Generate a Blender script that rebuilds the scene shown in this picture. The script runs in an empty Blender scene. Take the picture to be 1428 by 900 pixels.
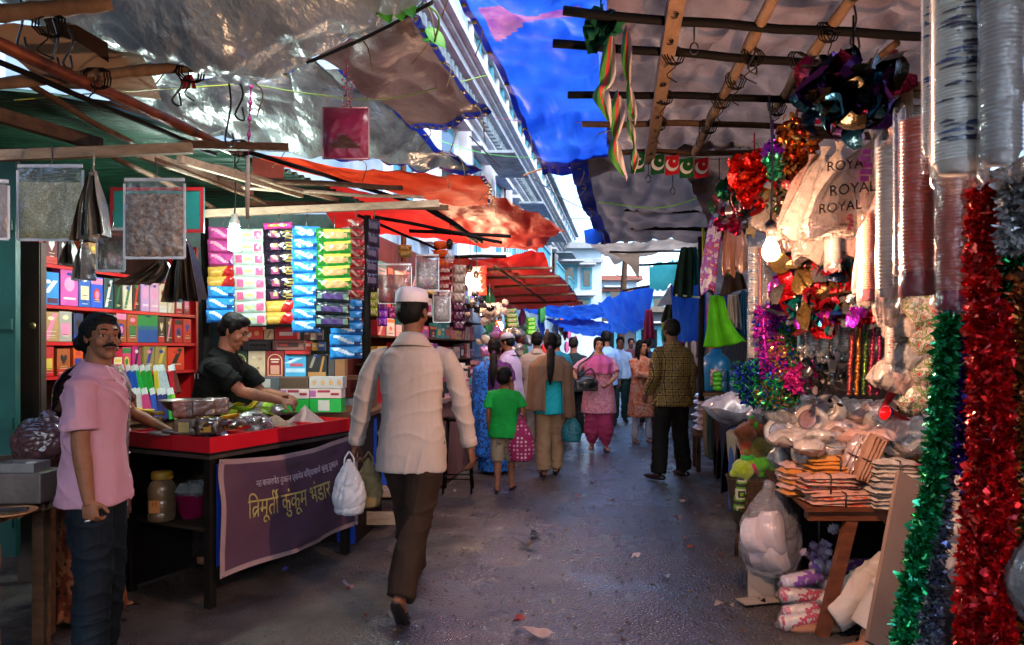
import bpy, math, random
import numpy as np
from mathutils import Vector, Matrix, noise as mnoise
R = math.radians
V = Vector
rnd = random.Random(7)
sc = bpy.context.scene
col = sc.collection

# ---------------------------------------------------------------- camera
F = 1000.0                      # focal length in photograph pixels (1428 wide)
CH, HY, CX = 1.42, 485.0, 714.0  # eye height, horizon row, centre column
cam_d = bpy.data.cameras.new('camera')
cam = bpy.data.objects.new('camera', cam_d)
col.objects.link(cam)
cam.location = (0, 0, CH)
cam.rotation_euler = (R(90), 0, 0)
cam_d.sensor_fit = 'HORIZONTAL'
cam_d.sensor_width = 36.0
cam_d.lens = 36.0 * F / 1428.0
cam_d.shift_y = (HY - 450.0) / 1428.0
cam_d.clip_start = 0.05
cam_d.clip_end = 1000.0
cam_d.dof.use_dof = True
cam_d.dof.focus_distance = 4.3
cam_d.dof.aperture_fstop = 5.6
sc.camera = cam

# ---------------------------------------------------------------- sky, sun, exposure
SUN_EL, SUN_AZ = 42.0, 150.0
w = bpy.data.worlds.new('World')
sc.world = w
w.use_nodes = True
nt = w.node_tree
bg = nt.nodes['Background']
sky = nt.nodes.new('ShaderNodeTexSky')
sky.sky_type = 'NISHITA'
sky.sun_disc = False
sky.sun_elevation = R(SUN_EL)
sky.sun_rotation = R(SUN_AZ)
sky.air_density = 1.0
sky.dust_density = 2.2
sky.ozone_density = 5.0
nt.links.new(sky.outputs[0], bg.inputs[0])
bg.inputs[1].default_value = 0.15
sl = bpy.data.lights.new('sun', 'SUN')
sl.energy = 1.1
sl.angle = R(50)
sl.color = (1.0, 0.82, 0.66)
so = bpy.data.objects.new('sun', sl)
col.objects.link(so)
# soft low light comes from behind the camera
so.rotation_euler = (R(-(90 - SUN_EL)), 0, R(-SUN_AZ))
sc.view_settings.view_transform = 'Standard'
sc.view_settings.look = 'None'
sc.view_settings.gamma = 1.0
sc.view_settings.use_curve_mapping = False
sc.view_settings.exposure = 2.45
sc.cycles.use_denoising = True
sc.cycles.sample_clamp_indirect = 4.0
sc.cycles.max_bounces = 8
sc.cycles.transparent_max_bounces = 12
sc.cycles.caustics_reflective = False
sc.cycles.caustics_refractive = False


# ---------------------------------------------------------------- helpers
def P(px, py, d):
    """point seen at photograph pixel (px, py) at distance d in front of the camera"""
    return V(((px - CX) / F * d, d, CH - (py - HY) / F * d))


def G(px, py, z=0.0):
    d = (CH - z) * F / (py - HY)
    return V(((px - CX) / F * d, d, z))


def S(l, s, z):
    """street space: l metres right of the street axis, s metres along it"""
    return V((l + 0.16 * s, s, z))


def hexc(h):
    out = []
    for i in (0, 2, 4):
        c = int(h[i:i + 2], 16) / 255.0
        out.append(c / 12.92 if c <= 0.04045 else ((c + 0.055) / 1.055) ** 2.4)
    return tuple(out)


def asc(c):
    return hexc(c) if isinstance(c, str) else tuple(c)


MATS = {}


def mat(name, c, rough=.6, metal=0., var=.14, vs=7., bump=.12, bs=45., c2=None, alpha=1., coat=0., trl=0.,
        stretch=None, emit=0., sheen=0., sharp=False, spec=.5, trcol=None, bd=.01):
    if name in MATS:
        return MATS[name]
    c = asc(c)
    if rough >= .6 and spec == .5 and not coat:
        spec = .16
    m = bpy.data.materials.new(name)
    m.use_nodes = True
    t = m.node_tree
    N, L = t.nodes, t.links
    b = N['Principled BSDF']
    tc = N.new('ShaderNodeTexCoord')
    oi = N.new('ShaderNodeObjectInfo')
    ad = N.new('ShaderNodeVectorMath')
    ad.operation = 'MULTIPLY_ADD'
    L.new(oi.outputs['Random'], ad.inputs[0])
    ad.inputs[1].default_value = (9.7, 5.3, 7.9)
    L.new(tc.outputs['Object'], ad.inputs[2])
    vec = ad.outputs[0]
    if stretch:
        mp = N.new('ShaderNodeMapping')
        mp.inputs['Scale'].default_value = stretch
        L.new(vec, mp.inputs[0])
        vec = mp.outputs[0]
    n1 = N.new('ShaderNodeTexNoise')
    n1.inputs['Scale'].default_value = vs
    n1.inputs['Detail'].default_value = 5
    n1.inputs['Roughness'].default_value = .6
    L.new(vec, n1.inputs['Vector'])
    rp = N.new('ShaderNodeValToRGB')
    e = rp.color_ramp.elements
    lo, hi = (.46, .54) if sharp else (.3, .7)
    e[0].position, e[1].position = lo, hi
    ca = c if c2 else tuple(x * (1 - var) for x in c)
    cb = asc(c2) if c2 else tuple(min(1, x * (1 + var)) for x in c)
    e[0].color = (*ca, 1)
    e[1].color = (*cb, 1)
    L.new(n1.outputs['Fac'], rp.inputs[0])
    L.new(rp.outputs[0], b.inputs['Base Color'])
    b.inputs['Roughness'].default_value = rough
    b.inputs['Metallic'].default_value = metal
    b.inputs['Alpha'].default_value = alpha
    b.inputs['Coat Weight'].default_value = coat
    b.inputs['Coat Roughness'].default_value = .12
    b.inputs['Sheen Weight'].default_value = sheen
    b.inputs['Specular IOR Level'].default_value = spec
    if bump:
        n2 = N.new('ShaderNodeTexNoise')
        n2.inputs['Scale'].default_value = bs
        n2.inputs['Detail'].default_value = 4
        L.new(vec, n2.inputs['Vector'])
        bm = N.new('ShaderNodeBump')
        bm.inputs['Strength'].default_value = bump
        bm.inputs['Distance'].default_value = bd
        L.new(n2.outputs['Fac'], bm.inputs['Height'])
        L.new(bm.outputs[0], b.inputs['Normal'])
    if emit:
        L.new(rp.outputs[0], b.inputs['Emission Color'])
        b.inputs['Emission Strength'].default_value = emit
    if trl:
        tr = N.new('ShaderNodeBsdfTranslucent')
        if trcol:
            tr.inputs[0].default_value = (*asc(trcol), 1)
        else:
            L.new(rp.outputs[0], tr.inputs[0])
        mx = N.new('ShaderNodeMixShader')
        mx.inputs[0].default_value = trl
        L.new(b.outputs[0], mx.inputs[1])
        L.new(tr.outputs[0], mx.inputs[2])
        L.new(mx.outputs[0], N['Material Output'].inputs[0])
    MATS[name] = m
    return m


def cm(c, kind='card'):
    """a coloured material of a common kind, cached"""
    c = c if isinstance(c, str) else c
    k = f'{kind} {c}'
    if k in MATS:
        return MATS[k]
    if kind == 'card':
        return mat(k, c, .5, var=.1, vs=14, bump=.05)
    if kind == 'gloss':
        return mat(k, c, .22, var=.12, vs=18, bump=.25, bs=55, coat=.3)
    if kind == 'foil':
        return mat(k, c, .22, metal=.85, var=.25, vs=30, bump=.4, bs=70)
    if kind == 'cloth':
        return mat(k, c, .85, var=.2, vs=9, bump=.4, bs=6, bd=.05, stretch=(1, 1, .6))
    if kind == 'paint':
        return mat(k, c, .42, var=.18, vs=5, bump=.1)
    if kind == 'plastic':
        return mat(k, c, .3, var=.08, vs=9, bump=.05)
    if kind == 'metal':
        return mat(k, c, .4, metal=.8, var=.25, vs=12, bump=.1)
    if kind == 'film':
        m = mat(k, c, .12, var=.05, bump=.6, bs=24, bd=.02)
        N, L = m.node_tree.nodes, m.node_tree.links
        lw = N.new('ShaderNodeLayerWeight')
        lw.inputs[0].default_value = .35
        mr = N.new('ShaderNodeMapRange')
        mr.inputs[3].default_value = .07
        mr.inputs[4].default_value = .55
        L.new(lw.outputs['Facing'], mr.inputs[0])
        gl = N.new('ShaderNodeBsdfGlossy')
        gl.inputs['Roughness'].default_value = .14
        bmp = next(x for x in N if x.type == 'BUMP')
        L.new(bmp.outputs[0], gl.inputs['Normal'])
        mg = N.new('ShaderNodeMixShader')
        mg.inputs[0].default_value = .6
        L.new(N['Principled BSDF'].outputs[0], mg.inputs[1])
        L.new(gl.outputs[0], mg.inputs[2])
        tr = N.new('ShaderNodeBsdfTransparent')
        mx = N.new('ShaderNodeMixShader')
        L.new(mr.outputs[0], mx.inputs[0])
        L.new(tr.outputs[0], mx.inputs[1])
        L.new(mg.outputs[0], mx.inputs[2])
        L.new(mx.outputs[0], N['Material Output'].inputs[0])
        return m
    if kind == 'film2':
        return mat(k, c, .2, var=.12, vs=20, bump=.6, bs=30, alpha=.62, coat=.5)
    if kind == 'wood':
        return mat(k, c, .7, var=.4, vs=9, bump=.4, bs=30, stretch=(1, 1, 4))
    raise KeyError(kind)


class MB:
    """collects shapes; build() links them as one mesh object"""
    def __init__(s):
        s.v, s.f, s.mi, s.sm = [], [], [], []
        s.M = Matrix.Identity(4)
        s.i = 0
        s.smooth = True

    def add(s, vs, fs, mi=None):
        o = len(s.v)
        M = s.M
        s.v += [M @ V(v) for v in vs]
        for k, f in enumerate(fs):
            s.f.append([a + o for a in f])
            s.mi.append(s.i if mi is None else (mi[k] if isinstance(mi, list) else mi))
            s.sm.append(s.smooth)

    def box(s, c, size, rot=None, mi=None, taper=1.):
        hx, hy, hz = size[0] / 2, size[1] / 2, size[2] / 2
        T = Matrix.Translation(V(c)) @ (rot.to_4x4() if rot is not None else Matrix.Identity(4))
        vs = [T @ V((x * hx * (taper if z > 0 else 1), y * hy * (taper if z > 0 else 1), z * hz)) for z in (-1, 1) for x, y in ((-1, -1), (1, -1), (1, 1), (-1, 1))]
        sm = s.smooth
        s.smooth = False
        s.add(vs, [(3, 2, 1, 0), (4, 5, 6, 7), (0, 1, 5, 4), (1, 2, 6, 5), (2, 3, 7, 6), (3, 0, 4, 7)], mi)
        s.smooth = sm

    def bar(s, a, b, wd, ht, mi=None, up=V((0, 0, 1))):
        a, b = V(a), V(b)
        d = (b - a)
        y = d.normalized()
        x = y.cross(up)
        if x.length < 1e-4:
            x = V((1, 0, 0))
        x.normalize()
        z = x.cross(y)
        rot = Matrix((x, y, z)).transposed()
        s.box((a + b) / 2, (wd, d.length, ht), rot, mi)

    def tube(s, pts, r, n=8, cap=True, mi=None, flat=1., rnd_cap=False, up=None):
        pts = [V(p) for p in pts]
        if not isinstance(r, (list, tuple)):
            r = [r] * len(pts)
        r = list(r)
        if rnd_cap:
            d0 = (pts[0] - pts[1]).normalized()
            d1 = (pts[-1] - pts[-2]).normalized()
            pts = [pts[0] + d0 * r[0] * .85, pts[0] + d0 * r[0] * .5] + pts + [pts[-1] + d1 * r[-1] * .5, pts[-1] + d1 * r[-1] * .85]
            r = [r[0] * .4, r[0] * .82] + r + [r[-1] * .82, r[-1] * .4]
        vs, fs = [], []
        nrm = None
        for k, p in enumerate(pts):
            t = (pts[min(k + 1, len(pts) - 1)] - pts[max(k - 1, 0)])
            if t.length < 1e-9:
                t = V((0, 0, 1))
            t.normalize()
            if nrm is None:
                nrm = V(up) if up is not None else (V((0, 0, 1)) if abs(t.z) < .9 else V((0, 1, 0)))
            nrm = (nrm - t * nrm.dot(t))
            if nrm.length < 1e-6:
                nrm = t.orthogonal()
            nrm.normalize()
            bn = t.cross(nrm)
            for j in range(n):
                a = 2 * math.pi * j / n
                vs.append(p + (bn * math.cos(a) + nrm * (math.sin(a) * flat)) * r[k])
        for k in range(len(pts) - 1):
            for j in range(n):
                a, b = k * n + j, k * n + (j + 1) % n
                fs.append((a, b, b + n, a + n))
        if cap:
            fs.append(tuple(range(n - 1, -1, -1)))
            q = (len(pts) - 1) * n
            fs.append(tuple(range(q, q + n)))
        s.add(vs, fs, mi)

    def loft(s, rings, n=24, cap=True, mi=None, p=2.):
        """rings of (cx, cy, z, rx, ry): horizontal (super)ellipses"""
        vs, fs = [], []
        for cx, cy, z, rx, ry in rings:
            for j in range(n):
                a = 2 * math.pi * j / n
                ca, sa = math.cos(a), math.sin(a)
                q = (abs(ca) ** p + abs(sa) ** p) ** (-1 / p)
                vs.append((cx + rx * ca * q, cy + ry * sa * q, z))
        for k in range(len(rings) - 1):
            for j in range(n):
                a, b = k * n + j, k * n + (j + 1) % n
                fs.append((a, b, b + n, a + n))
        if cap:
            fs.append(tuple(range(n - 1, -1, -1)))
            q = (len(rings) - 1) * n
            fs.append(tuple(range(q, q + n)))
        s.add(vs, fs, mi)

    def lathe(s, prof, c=(0, 0, 0), n=20, mi=None, axis=None, cap=True):
        """profile of (r, z) turned about z (or about axis)"""
        old = s.M
        rot = V((0, 0, 1)).rotation_difference(V(axis)).to_matrix().to_4x4() if axis is not None else Matrix.Identity(4)
        s.M = old @ Matrix.Translation(V(c)) @ rot
        s.loft([(0, 0, z, r, r) for r, z in prof], n, cap, mi)
        s.M = old

    def ell(s, c, r, rot=None, nu=14, nv=9, mi=None):
        T = Matrix.Translation(V(c)) @ (rot.to_4x4() if rot is not None else Matrix.Identity(4))
        vs, fs = [T @ V((0, 0, -r[2]))], []
        for k in range(1, nv):
            ph = -math.pi / 2 + math.pi * k / nv
            for j in range(nu):
                a = 2 * math.pi * j / nu
                vs.append(T @ V((r[0] * math.cos(ph) * math.cos(a), r[1] * math.cos(ph) * math.sin(a), r[2] * math.sin(ph))))
        vs.append(T @ V((0, 0, r[2])))
        for j in range(nu):
            fs.append((0, 1 + (j + 1) % nu, 1 + j))
            for k in range(nv - 2):
                a, b = 1 + k * nu + j, 1 + k * nu + (j + 1) % nu
                fs.append((a, b, b + nu, a + nu))
            q = 1 + (nv - 2) * nu
            fs.append((q + j, q + (j + 1) % nu, len(vs) - 1))
        s.add(vs, fs, mi)

    def grid(s, fn, nu, nv, mi=None, flip=False):
        """surface fn(u, v) -> point; mi may be a function of the cell centre"""
        vs = [fn(i / nu, j / nv) for j in range(nv + 1) for i in range(nu + 1)]
        fs, ms = [], []
        for j in range(nv):
            for i in range(nu):
                a = j * (nu + 1) + i
                f = (a, a + 1, a + nu + 2, a + nu + 1)
                fs.append(f[::-1] if flip else f)
                ms.append(mi((i + .5) / nu, (j + .5) / nv) if callable(mi) else (s.i if mi is None else mi))
        s.add(vs, fs, ms)

    def build(s, name, mats, parent=None, origin=None, local=False, bevel=0., smooth_angle=None):
        me = bpy.data.meshes.new(name)
        if parent is not None and not local:
            origin, q = V(parent.location), parent.parent
            while q is not None:
                origin = origin + q.location
                q = q.parent
        elif origin is None and parent is None and not local:
            a = np.array([v[:] for v in s.v])
            lo, hi = a.min(0), a.max(0)
            origin = V(((lo[0] + hi[0]) / 2, (lo[1] + hi[1]) / 2, lo[2]))
        o = V(origin) if origin is not None else V((0, 0, 0))
        me.from_pydata([v - o for v in s.v], [], s.f)
        for m in (mats if isinstance(mats, (list, tuple)) else [mats]):
            me.materials.append(m)
        me.polygons.foreach_set('material_index', s.mi)
        me.polygons.foreach_set('use_smooth', s.sm)
        me.update()
        ob = bpy.data.objects.new(name, me)
        col.objects.link(ob)
        if parent is not None:
            ob.parent = parent
        else:
            ob.location = o
        if bevel:
            bv = ob.modifiers.new('bevel', 'BEVEL')
            bv.width = bevel
            bv.segments = 2
            bv.limit_method = 'ANGLE'
        return ob


def tag(o, label=None, cat=None, group=None, kind=None):
    if label:
        o['label'] = label
        if len(label.split()) > 16:
            print('LONG', label)
    if cat:
        o['category'] = cat
    if group:
        o['group'] = group
    if kind:
        o['kind'] = kind
    return o


def thing(name, loc, label, cat, group=None, rz=0., scale=1.):
    o = bpy.data.objects.new(name, None)
    o.empty_display_size = .1
    col.objects.link(o)
    o.location = loc
    o.rotation_euler = (0, 0, rz)
    o.scale = (scale,) * 3
    return tag(o, label, cat, group)


def copy_tree(o, parent=None):
    c = o.copy()
    col.objects.link(c)
    c.parent = parent
    for ch in list(o.children):
        copy_tree(ch, c)
    return c


ORD = ['first', 'second', 'third', 'fourth', 'fifth', 'sixth', 'seventh', 'eighth', 'ninth', 'tenth', 'eleventh', 'twelfth',
       'thirteenth', 'fourteenth', 'fifteenth', 'sixteenth', 'seventeenth', 'eighteenth', 'nineteenth', 'twentieth', 'twenty-first', 'twenty-second',
       'twenty-third', 'twenty-fourth', 'twenty-fifth', 'twenty-sixth', 'twenty-seventh', 'twenty-eighth', 'twenty-ninth', 'thirtieth']


def fuse(mb, voxel, name, mats, parent, smooth=4, wrinkle=None, factor=.5):
    """one continuous skin round overlapping closed shapes"""
    me = bpy.data.meshes.new('tmp')
    me.from_pydata(mb.v, [], mb.f)
    ob = bpy.data.objects.new('tmp', me)
    col.objects.link(ob)
    rm = ob.modifiers.new('r', 'REMESH')
    rm.mode = 'VOXEL'
    rm.voxel_size = voxel
    if smooth:
        sm = ob.modifiers.new('s', 'SMOOTH')
        sm.factor = factor
        sm.iterations = smooth
    bpy.context.view_layer.update()
    dg = bpy.context.evaluated_depsgraph_get()
    out = bpy.data.meshes.new_from_object(ob.evaluated_get(dg))
    bpy.data.objects.remove(ob)
    bpy.data.meshes.remove(me)
    out.name = name
    if wrinkle:
        n = len(out.vertices)
        co = np.empty(n * 3, np.float32)
        no = np.empty(n * 3, np.float32)
        out.vertices.foreach_get('co', co)
        out.vertex_normals.foreach_get('vector', no)
        co = co.reshape(-1, 3)
        co += no.reshape(-1, 3) * wrinkle(co)[:, None]
        out.vertices.foreach_set('co', co.ravel())
    out.materials.clear()
    for m in (mats if isinstance(mats, (list, tuple)) else [mats]):
        out.materials.append(m)
    out.polygons.foreach_set('use_smooth', [True] * len(out.polygons))
    out.update()
    o = bpy.data.objects.new(name, out)
    col.objects.link(o)
    o.parent = parent
    return o


def sines(co, seed, freq, axis_w=(1, 1, 1), n=7):
    r = np.random.RandomState(seed)
    out = np.zeros(len(co))
    for k in range(n):
        d = r.normal(size=3) * np.array(axis_w)
        d /= np.linalg.norm(d)
        f = freq * (.6 + 1.1 * r.rand())
        wob = .6 * np.sin(co @ r.normal(size=3) * freq * .45 + r.rand() * 6)
        out += np.sin(co @ d * f + r.rand() * 6.28 + wob * 2)
    return out / n


def folds(amp, seed, freq=26., axis_w=(1, 1, .55), sharp=True):
    def f(co):
        a = sines(co, seed, freq, axis_w)
        b = sines(co, seed + 50, freq * 2.3, axis_w)
        a = np.sign(a) * np.abs(a) ** .8 if sharp else a
        return np.clip(amp * (1.6 * a + .55 * b), -min(.006, amp), amp * 1.6)
    return f


def crom(pts, t):
    """Catmull-Rom through a list of Vectors, t in 0..1"""
    n = len(pts) - 1
    x = min(max(t, 0), 1) * n
    i = min(int(x), n - 1)
    x -= i
    p1, p2 = pts[i], pts[i + 1]
    p0 = pts[i - 1] if i > 0 else p1 * 2 - p2
    p3 = pts[i + 2] if i + 2 <= n else p2 * 2 - p1
    return .5 * ((2 * p1) + (p2 - p0) * x + (2 * p0 - 5 * p1 + 4 * p2 - p3) * x * x + (3 * p1 - p0 - 3 * p2 + p3) * x ** 3)


def cloth_folds(amp, seed, freq=20.):
    """soft hanging folds with some sharper diagonal creases"""
    def f(co):
        r = np.random.RandomState(seed)
        out = .9 * sines(co, seed, freq * .75, (1, 1, .3), 5)
        for k in range(5):
            d = r.normal(size=3) * np.array((.7, .7, 1.1))
            d /= np.linalg.norm(d)
            fr = freq * (.7 + .9 * r.rand())
            a = np.sin(co @ d * fr + r.rand() * 6.28 + 1.6 * np.sin(co @ r.normal(size=3) * fr * .35 + r.rand() * 6))
            gate = np.clip(np.sin(co @ r.normal(size=3) * 5 + r.rand() * 6.28), 0, 1)
            out += 1.1 * gate * (1 - np.abs(a)) ** 2.5
        return np.clip(amp * out, -.005, amp * 1.8)
    return f


def crinkle(amp, seed, freq=26., n=9):
    """sharp creases of plastic film"""
    def f(co):
        r = np.random.RandomState(seed)
        out = np.zeros(len(co))
        for k in range(n):
            d = r.normal(size=3)
            d /= np.linalg.norm(d)
            fr = freq * (.5 + 1.2 * r.rand())
            a = np.sin(co @ d * fr + r.rand() * 6.28 + 1.1 * np.sin(co @ r.normal(size=3) * fr * .4))
            out += (1 - np.abs(a)) ** 5 - .22
        return -amp * out * .55
    return f


def spath(pts, n):
    pts = [V(p) for p in pts]
    return [crom(pts, i / n) for i in range(n + 1)]


def surf(rows):
    """smooth surface through a control net of points"""
    def f(u, v):
        return crom([crom(r, u) for r in rows], v)
    return f
# ---------------------------------------------------------------- ground
def ground_material():
    m = bpy.data.materials.new('wet_asphalt')
    m.use_nodes = True
    t = m.node_tree
    N, L = t.nodes, t.links
    b = N['Principled BSDF']
    tc = N.new('ShaderNodeTexCoord')
    sep = N.new('ShaderNodeSeparateXYZ')
    L.new(tc.outputs['Object'], sep.inputs[0])

    def math_(op, a, bb, clamp=False):
        n = N.new('ShaderNodeMath')
        n.operation = op
        n.use_clamp = clamp
        for k, x in enumerate((a, bb)):
            if x is None:
                continue
            if isinstance(x, (int, float)):
                n.inputs[k].default_value = x
            else:
                L.new(x, n.inputs[k])
        return n.outputs[0]

    def noise(scale, detail=5, rough=.6):
        n = N.new('ShaderNodeTexNoise')
        n.inputs['Scale'].default_value = scale
        n.inputs['Detail'].default_value = detail
        n.inputs['Roughness'].default_value = rough
        L.new(tc.outputs['Object'], n.inputs['Vector'])
        return n.outputs['Fac']
    # lateral position in the street
    lat = math_('SUBTRACT', sep.outputs[0], math_('MULTIPLY', sep.outputs[1], .16))
    lat = math_('ADD', lat, math_('MULTIPLY', math_('SUBTRACT', noise(1.1, 4), .5), 1.1))
    off = math_('ABSOLUTE', math_('ADD', lat, .32), None)
    edge = N.new('ShaderNodeMapRange')
    edge.interpolation_type = 'SMOOTHSTEP'
    edge.inputs[1].default_value = .62
    edge.inputs[2].default_value = 1.12
    L.new(off, edge.inputs[0])
    e = edge.outputs[0]                      # 0 wet middle, 1 trodden dirt by the stalls
    stones = N.new('ShaderNodeTexVoronoi')
    stones.inputs['Scale'].default_value = 62
    L.new(tc.outputs['Object'], stones.inputs['Vector'])
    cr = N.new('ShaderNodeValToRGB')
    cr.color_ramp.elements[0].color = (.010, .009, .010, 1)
    cr.color_ramp.elements[1].color = (.055, .052, .074, 1)  # blue violet cast of sky and lamp light put into the stone colour
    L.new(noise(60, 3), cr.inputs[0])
    dr = N.new('ShaderNodeValToRGB')
    dr.color_ramp.elements[0].position = .3
    dr.color_ramp.elements[1].position = .72
    dr.color_ramp.elements[0].color = (.020, .016, .015, 1)
    dr.color_ramp.elements[1].color = (.085, .064, .056, 1)
    L.new(noise(3.2, 8, .68), dr.inputs[0])
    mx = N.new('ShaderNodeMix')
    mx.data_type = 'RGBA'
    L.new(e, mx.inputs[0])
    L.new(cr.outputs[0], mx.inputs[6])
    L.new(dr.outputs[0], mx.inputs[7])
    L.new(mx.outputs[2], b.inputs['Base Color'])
    # wetness
    wet = N.new('ShaderNodeMapRange')
    wet.inputs[1].default_value = .38
    wet.inputs[2].default_value = .62
    wet.inputs[3].default_value = .10
    wet.inputs[4].default_value = .36
    L.new(noise(1.7, 6), wet.inputs[0])
    ro = N.new('ShaderNodeMix')
    L.new(e, ro.inputs[0])
    L.new(wet.outputs[0], ro.inputs[2])
    dry = N.new('ShaderNodeMapRange')
    dry.inputs[1].default_value = .35
    dry.inputs[2].default_value = .6
    dry.inputs[3].default_value = .30
    dry.inputs[4].default_value = .85
    L.new(noise(2.3, 5), dry.inputs[0])
    L.new(dry.outputs[0], ro.inputs[3])
    L.new(ro.outputs[0], b.inputs['Roughness'])
    b.inputs['Specular IOR Level'].default_value = .6
    b.inputs['Coat Roughness'].default_value = .17
    pud = N.new('ShaderNodeMapRange')
    pud.interpolation_type = 'SMOOTHSTEP'
    pud.inputs[1].default_value = .52
    pud.inputs[2].default_value = .66
    pud.inputs[3].default_value = .62
    pud.inputs[4].default_value = .35
    L.new(noise(1.3, 7, .65), pud.inputs[0])
    L.new(math_('MULTIPLY', math_('SUBTRACT', 1.0, e), 1.0), b.inputs['Coat Weight'])
    b.inputs['Coat IOR'].default_value = 2.2
    h = math_('ADD', math_('MULTIPLY', stones.outputs['Distance'], .8), math_('MULTIPLY', noise(75, 4), .8))
    h = math_('ADD', h, math_('MULTIPLY', noise(9, 4), 1.1))
    bm = N.new('ShaderNodeBump')
    L.new(pud.outputs[0], bm.inputs['Strength'])
    bm.inputs['Distance'].default_value = .014
    L.new(h, bm.inputs['Height'])
    L.new(bm.outputs[0], b.inputs['Normal'])
    L.new(bm.outputs[0], b.inputs['Coat Normal'])
    return m


def frange(a, b, st):
    n = int(round((b - a) / st))
    return [a + (b - a) * i / n for i in range(n + 1)]


g = MB()
xs = [-300, -120, -40, -14, -7] + frange(-4, 4.4, .06) + [8, 16, 45, 130, 300]
ys = [-120, -40, -12, -4, 0] + frange(1.5, 12, .06) + frange(12.5, 40, .9) + [60, 110, 220, 420]
vs = [(x, y, (.022 * mnoise.noise(V((x * .9, y * .9, 3))) + .009 * mnoise.noise(V((x * 4, y * 4, 1))) - .006) if (-4.2 < x < 4.6 and 1.2 < y < 40) else -.01)
      for y in ys for x in xs]
nx = len(xs)
g.add(vs, [(j * nx + i, j * nx + i + 1, (j + 1) * nx + i + 1, (j + 1) * nx + i) for j in range(len(ys) - 1) for i in range(nx - 1)])
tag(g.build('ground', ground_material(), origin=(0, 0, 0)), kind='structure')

# ---------------------------------------------------------------- old building behind the left stalls
wash = mat('limewash', '4f6a80', .85, c2='8fa2b0', vs=1.6, bump=.3, bs=12)
washw = mat('limewash_white', '9aa2ac', .8, c2='bcc2ca', vs=2.4, bump=.25, bs=14)
pinkw = mat('faded_pink_plaster', '8f6d78', .85, c2='ab8b94', vs=3, bump=.2)
teal = mat('teal_shutter_paint', '2f6f86', .6, c2='4f93a6', vs=5, bump=.1)
darkg = mat('dark_window_glass', '10161c', .12, var=.2, bump=.02)
rust = mat('rusty_iron', '3a2118', .75, c2='5d3320', vs=14, bump=.3)
slate = mat('grey_cornice', '51636e', .8, c2='8796a0', vs=4, bump=.2)

b1 = thing('old_building', S(-2.9, 20, 0), 'long old pale blue plastered building with balconies and a dentilled cornice above the left stalls', 'building')
mb = MB()
mb.smooth = False


def sbox(mb, l0, l1, s0, s1, z0, z1, mi=None):
    c = [S(l, s, z) for z in (z0, z1) for l, s in ((l0, s0), (l1, s0), (l1, s1), (l0, s1))]
    sm = mb.smooth
    mb.smooth = False
    mb.add(c, [(3, 2, 1, 0), (4, 5, 6, 7), (0, 1, 5, 4), (1, 2, 6, 5), (2, 3, 7, 6), (3, 0, 4, 7)], mi)
    mb.smooth = sm


sbox(mb, -6.5, -2.9, 7.5, 36, 0, 5.9)
mb.build('wall', wash, b1)
mb = MB()
for k, (p, z0, z1) in enumerate([(.18, 5.25, 5.36), (.28, 5.36, 5.42), (.30, 5.60, 5.68), (.44, 5.68, 5.80), (.52, 5.80, 5.86), (.62, 5.86, 5.98)]):
    sbox(mb, -2.897, -2.897 + p, 7.4, 36.1, z0, z1 - .003, 0)
sbox(mb, -2.897, -2.72, 7.4, 36.1, 5.42, 5.597, 1)
s_ = 7.5
while s_ < 36:
    sbox(mb, -2.717, -2.52, s_, s_ + .11, 5.44, 5.598, 2)
    s_ += .24
mb.build('cornice', [washw, pinkw, slate], b1)
mb = MB()
sbox(mb, -6.6, -2.45, 7.3, 36.2, 5.985, 6.06)
mb.build('roof', slate, b1)
mb = MB()
sbox(mb, -6.4, -2.62, 11.8, 36, 6.063, 7.0)
mb.build('upper_storey', wash, b1)
mb = MB()
for k in range(40):
    s_ = 11.9 + k * .6
    sbox(mb, -2.617, -2.56, s_, s_ + .12, 6.2, 6.8, k % 2)
sbox(mb, -2.617, -2.52, 11.8, 36, 6.803, 6.86, 0)
sbox(mb, -2.617, -2.40, 11.7, 36.1, 6.95, 7.04, 2)
mb.build('lattice', [washw, teal, slate], b1)
for k in range(12):
    s0 = 8.6 + k * 2.25
    mb = MB()
    sbox(mb, -2.897, -2.86, s0, s0 + 1.0, 3.2, 5.0)
    wn = mb.build('window', teal, b1)
    mb = MB()
    sbox(mb, -2.858, -2.84, s0 + .16, s0 + .84, 3.9, 4.85)
    mb.build('pane', darkg, wn)
    mb = MB()
    for q in (s0 - .08, s0 + 1.0):
        sbox(mb, -2.897, -2.80, q, q + .08, 3.15, 5.05)
    sbox(mb, -2.897, -2.60, s0 - .2, s0 + 1.2, 5.055, 5.13)
    mb.build('window_surround', washw, b1)
    mb = MB()
    sbox(mb, -2.897, -2.72, s0 + 1.4, s0 + 1.72, 2.9, 5.24)
    mb.build('pilaster', washw, b1)
for k in range(5):
    s0 = 12.5 + k * 4.5
    mb = MB()
    sbox(mb, -2.897, -2.05, s0, s0 + 2.6, 2.98, 3.08, 0)
    for q in range(9):
        x = s0 + .06 + q * 2.46 / 8
        sbox(mb, -2.11, -2.08, x, x + .03, 3.083, 3.95, 1)
    sbox(mb, -2.13, -2.06, s0, s0 + 2.6, 3.953, 4.01, 1)
    sbox(mb, -2.6, -2.0, s0 + .3, s0 + 2.2, 4.9, 4.95, 2)
    mb.build('balcony', [washw, teal, slate], b1)
mb = MB()
for k in range(7):
    mb.tube([S(-2.8, 9 + k * 3.7, 2.5), S(-2.8, 9 + k * 3.7, 5.2)], .035, 6)
mb.build('drainpipe', rust, b1)

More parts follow.
